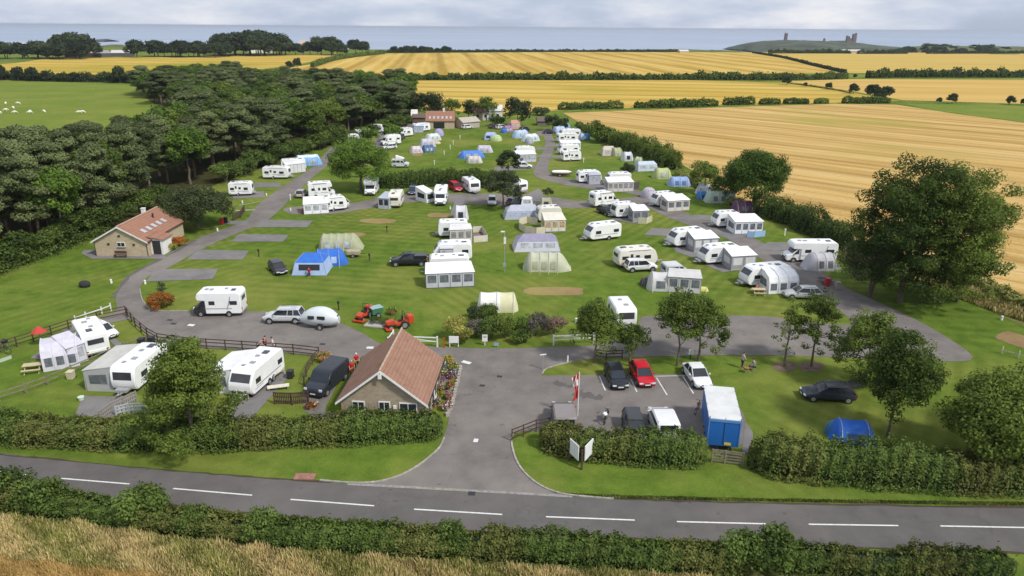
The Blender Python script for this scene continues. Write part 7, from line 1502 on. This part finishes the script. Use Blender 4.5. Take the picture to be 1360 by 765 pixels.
# ------------------------------------------------------------ upper field tents
def tt_(e, kind, c, label, H=2.0, D_=2.8, **k):
    L = elen(e); m = cloth('t_%02d%02d%02d' % tuple(int(x*99) for x in c), c)
    r_ = tunnel(L, D_, H, m, None, 3, L*.2, L*.22, wins=2, **k) if kind == 't' else (ridge(L, D_, H, m, wall=.65, e0=L*.2, e1=L*.2, wins=2, **k) if kind == 'r' else dome(L, H, m))
    return T(r_, e, D_, label)
tt_((643, 186, 661, 186), 'r', (.32, .38, .62), 'lilac-blue tent with dark windows in the upper field', 2.1, winmat=darkin); tt_((654, 188, 669, 187), 'd', (.42, .52, .26), 'lime green dome tent just right of the lilac-blue tent', 1.7)
tt_((685, 184, 705, 182), 't', (.40, .52, .68), 'light blue tunnel tent at the upper track end', 2.2); tt_((697, 189, 719, 187), 't', (.58, .64, .70), 'white-and-blue tent in front of the light blue tunnel tent', 2.1); tt_((697, 191, 709, 191), 'd', (.36, .38, .42), 'small grey dome at the left of the white-and-blue tent', 1.8)
tt_((632, 203, 655, 203), 't', (.52, .47, .56), 'lilac-white tent above the long blue one', 1.8); tt_((610, 211, 645, 210), 't', (.08, .22, .62), 'long bright blue tent in the upper field', 1.8); tt_((619, 217, 641, 217), 't', (.58, .50, .46), 'pinkish beige tent in front of the long bright blue one', 1.6); tt_((608, 210, 618, 210), 'd', (.44, .32, .36), 'small dusky pink dome at the left end of the long blue tent', 1.3)
tt_((665, 177, 674, 177), 'd', (.03, .14, .45), 'small dark blue dome near the wigwam-like tent', 1.3); tt_((672, 176, 682, 175), 'r', (.26, .16, .30), 'dark purple tent left of the orange-edged tent', 1.9); tt_((679, 172, 692, 171), 'r', (.50, .26, .20), 'orange-edged pointed tent under the far dark tree', 2.8)
CAR('hatch', paint('charcoal', (.04, .045, .045)), (695, 175, 704, 174), 'R', 'dark car beside the orange-edged pointed tent', fit=1); CAR('hatch', paint('charcoal', (.04, .045, .045)), (655, 171, 662, 170), 'R', 'dark car near the grey-brown low building', fit=1); CAR('estate', paint('white', (.74, .74, .73)), (664, 172, 674, 171), 'R', 'white car right of the far dark car', fit=1)
CAR('hatch', paint('white', (.74, .74, .73)), (617, 172, 628, 171), 'R', 'white car before the grey-brown low building', fit=1)
C('modern', (491, 177, 510, 177), 'R', 'white caravan behind the two light green trees at top left'); CAR('hatch', paint('charcoal', (.04, .045, .045)), (507, 177, 517, 177), 'R', 'dark car right of the top-left caravan', fit=1)
MH('lowprofile', (509, 194, 533, 192), 'L', 'white camper with dark windscreen, lowest of the top-left group'); C('box', (527, 183, 549, 181), 'R', 'white caravan in the middle of the top-left group'); CAR('mpv', paint('navy', (.05, .07, .13), .2), (533, 187, 540, 183), 'R', 'dark blue car between two of the top-left caravans', fit=1)
C('box', (553, 176, 572, 174), 'R', 'white caravan nearest the shower block'); AW((550, 176, 562, 176), 1.6, 'blue-white awning at the left of the caravan nearest the shower block', cloth('sky_lilac', (.40, .48, .66)), wins=2)
C('box', (474, 185, 492, 184), 'R', 'pale caravan glimpsed behind the left light green tree'); C('small', (464, 191, 476, 190), 'R', 'pale caravan end glimpsed at the top of the big central tree')
CAR('hatch', paint('white', (.74, .74, .73)), (513, 199, 525, 198), 'L', 'white car in front of the lowest top-left camper', fit=1)
tt_((558, 196, 580, 195), 't', (.50, .48, .54), 'pale tent behind the dark blue one in the upper left field', 2.2); tt_((562, 203, 580, 202), 't', (.06, .13, .26), 'dark blue tent in the upper left field', 1.8); tt_((546, 204, 563, 203), 't', (.62, .54, .54), 'pinkish white tent left of the dark blue one', 1.7); tt_((569, 188, 588, 186), 't', (.58, .66, .58), 'white and pale green tent in the upper left field', 2.0); tt_((580, 181, 592, 180), 'd', (.36, .32, .56), 'lilac dome tent near the shower block', 2.0); tt_((577, 192, 588, 191), 'd', (.56, .44, .30), 'low tan tent below the pale green one', .7)
at_edge(van(paint('silver', (.58, .59, .60), .25), 4.9, 1.9, 1.95, name='camper_van'), 520, 223, 543, 223, 'R', 1.9, 4.9, 'silver-white campervan with a raised roof above the central hedge', 'van')
q = MB(); c_ = G(532, 219); q.prism([(-1.2, 2.0), (1.1, 2.0), (.9, 2.2), (-1.2, 2.75)], -.65, .65); pr2 = q.build('pop_top', cloth('white_canvas', (.80, .80, .80))); pr2.parent = bpy.data.objects['camper_van.001'] if 'camper_van.001' in bpy.data.objects else bpy.data.objects['camper_van']
# sheep
sh_ = None
for k, (x, y) in enumerate(((8, 139), (25, 139), (7, 148), (18, 145), (21, 151), (40, 150), (41, 151.2), (59, 150), (106, 151), (111, 150.5), (1, 152))):
    if sh_ is None:
        sh_ = empty('sheep'); J = [(-.45, 0, .62, .24, .26), (0, 0, .66, .27, .29), (.4, 0, .66, .22, .25), (.62, 0, .66, .12, .13), (.85, 0, .50, .09, .10), (1.0, 0, .40, .06, .06)]; E_ = [(0, 1), (1, 2), (2, 3), (3, 4), (4, 5)]
        for ax, s in ((0, -1), (0, 1), (2, -1), (2, 1)):
            b0 = len(J); x0 = J[ax][0]; hx = -.08 if ax == 0 else 0; J += [(x0+hx*.2, s*.15, .42, .07), (x0+hx, s*.15, .24, .045), (x0+.02, s*.15, .03, .04)]; E_ += [(ax, b0), (b0, b0+1), (b0+1, b0+2)]
        skinmesh(J, E_, 'fleece', M('wool', (.72, .69, .60), .95), sh_); o = sh_
    else: o = copy_tree(sh_)
    o.location = G(x, y); o.rotation_euler.z = random.uniform(0, 6.3); o.scale = (1.35,)*3; tag(o, 'white sheep grazing on the green pasture at the left', 'sheep', 'sheep on the pasture')
# ------------------------------------------------------------ haze and clean-up
hb = MB(); hb.box((0, 33000, -2), (120000, 67000, 72)); hz = hb.build('haze', None); m, t, b = newmat('haze_air'); t.nodes.remove(b)
pv = t.nodes.new('ShaderNodeVolumePrincipled'); pv.inputs['Density'].default_value = HAZE; pv.inputs['Color'].default_value = (.80, .87, .97, 1); pv.inputs['Anisotropy'].default_value = .2
t.links.new(pv.outputs[0], t.nodes['Material Output'].inputs['Volume']); hz.data.materials.append(m); tag(hz, 'thin pale haze over the whole view', None, None, 'stuff')
for kind, L in PROTO.items():
    for r_, h in L:
        if r_.name not in USED:
            for ch in CH.get(r_.name, []): bpy.data.objects.remove(ch)
            bpy.data.objects.remove(r_)
print('OBJECTS', len(bpy.data.objects))
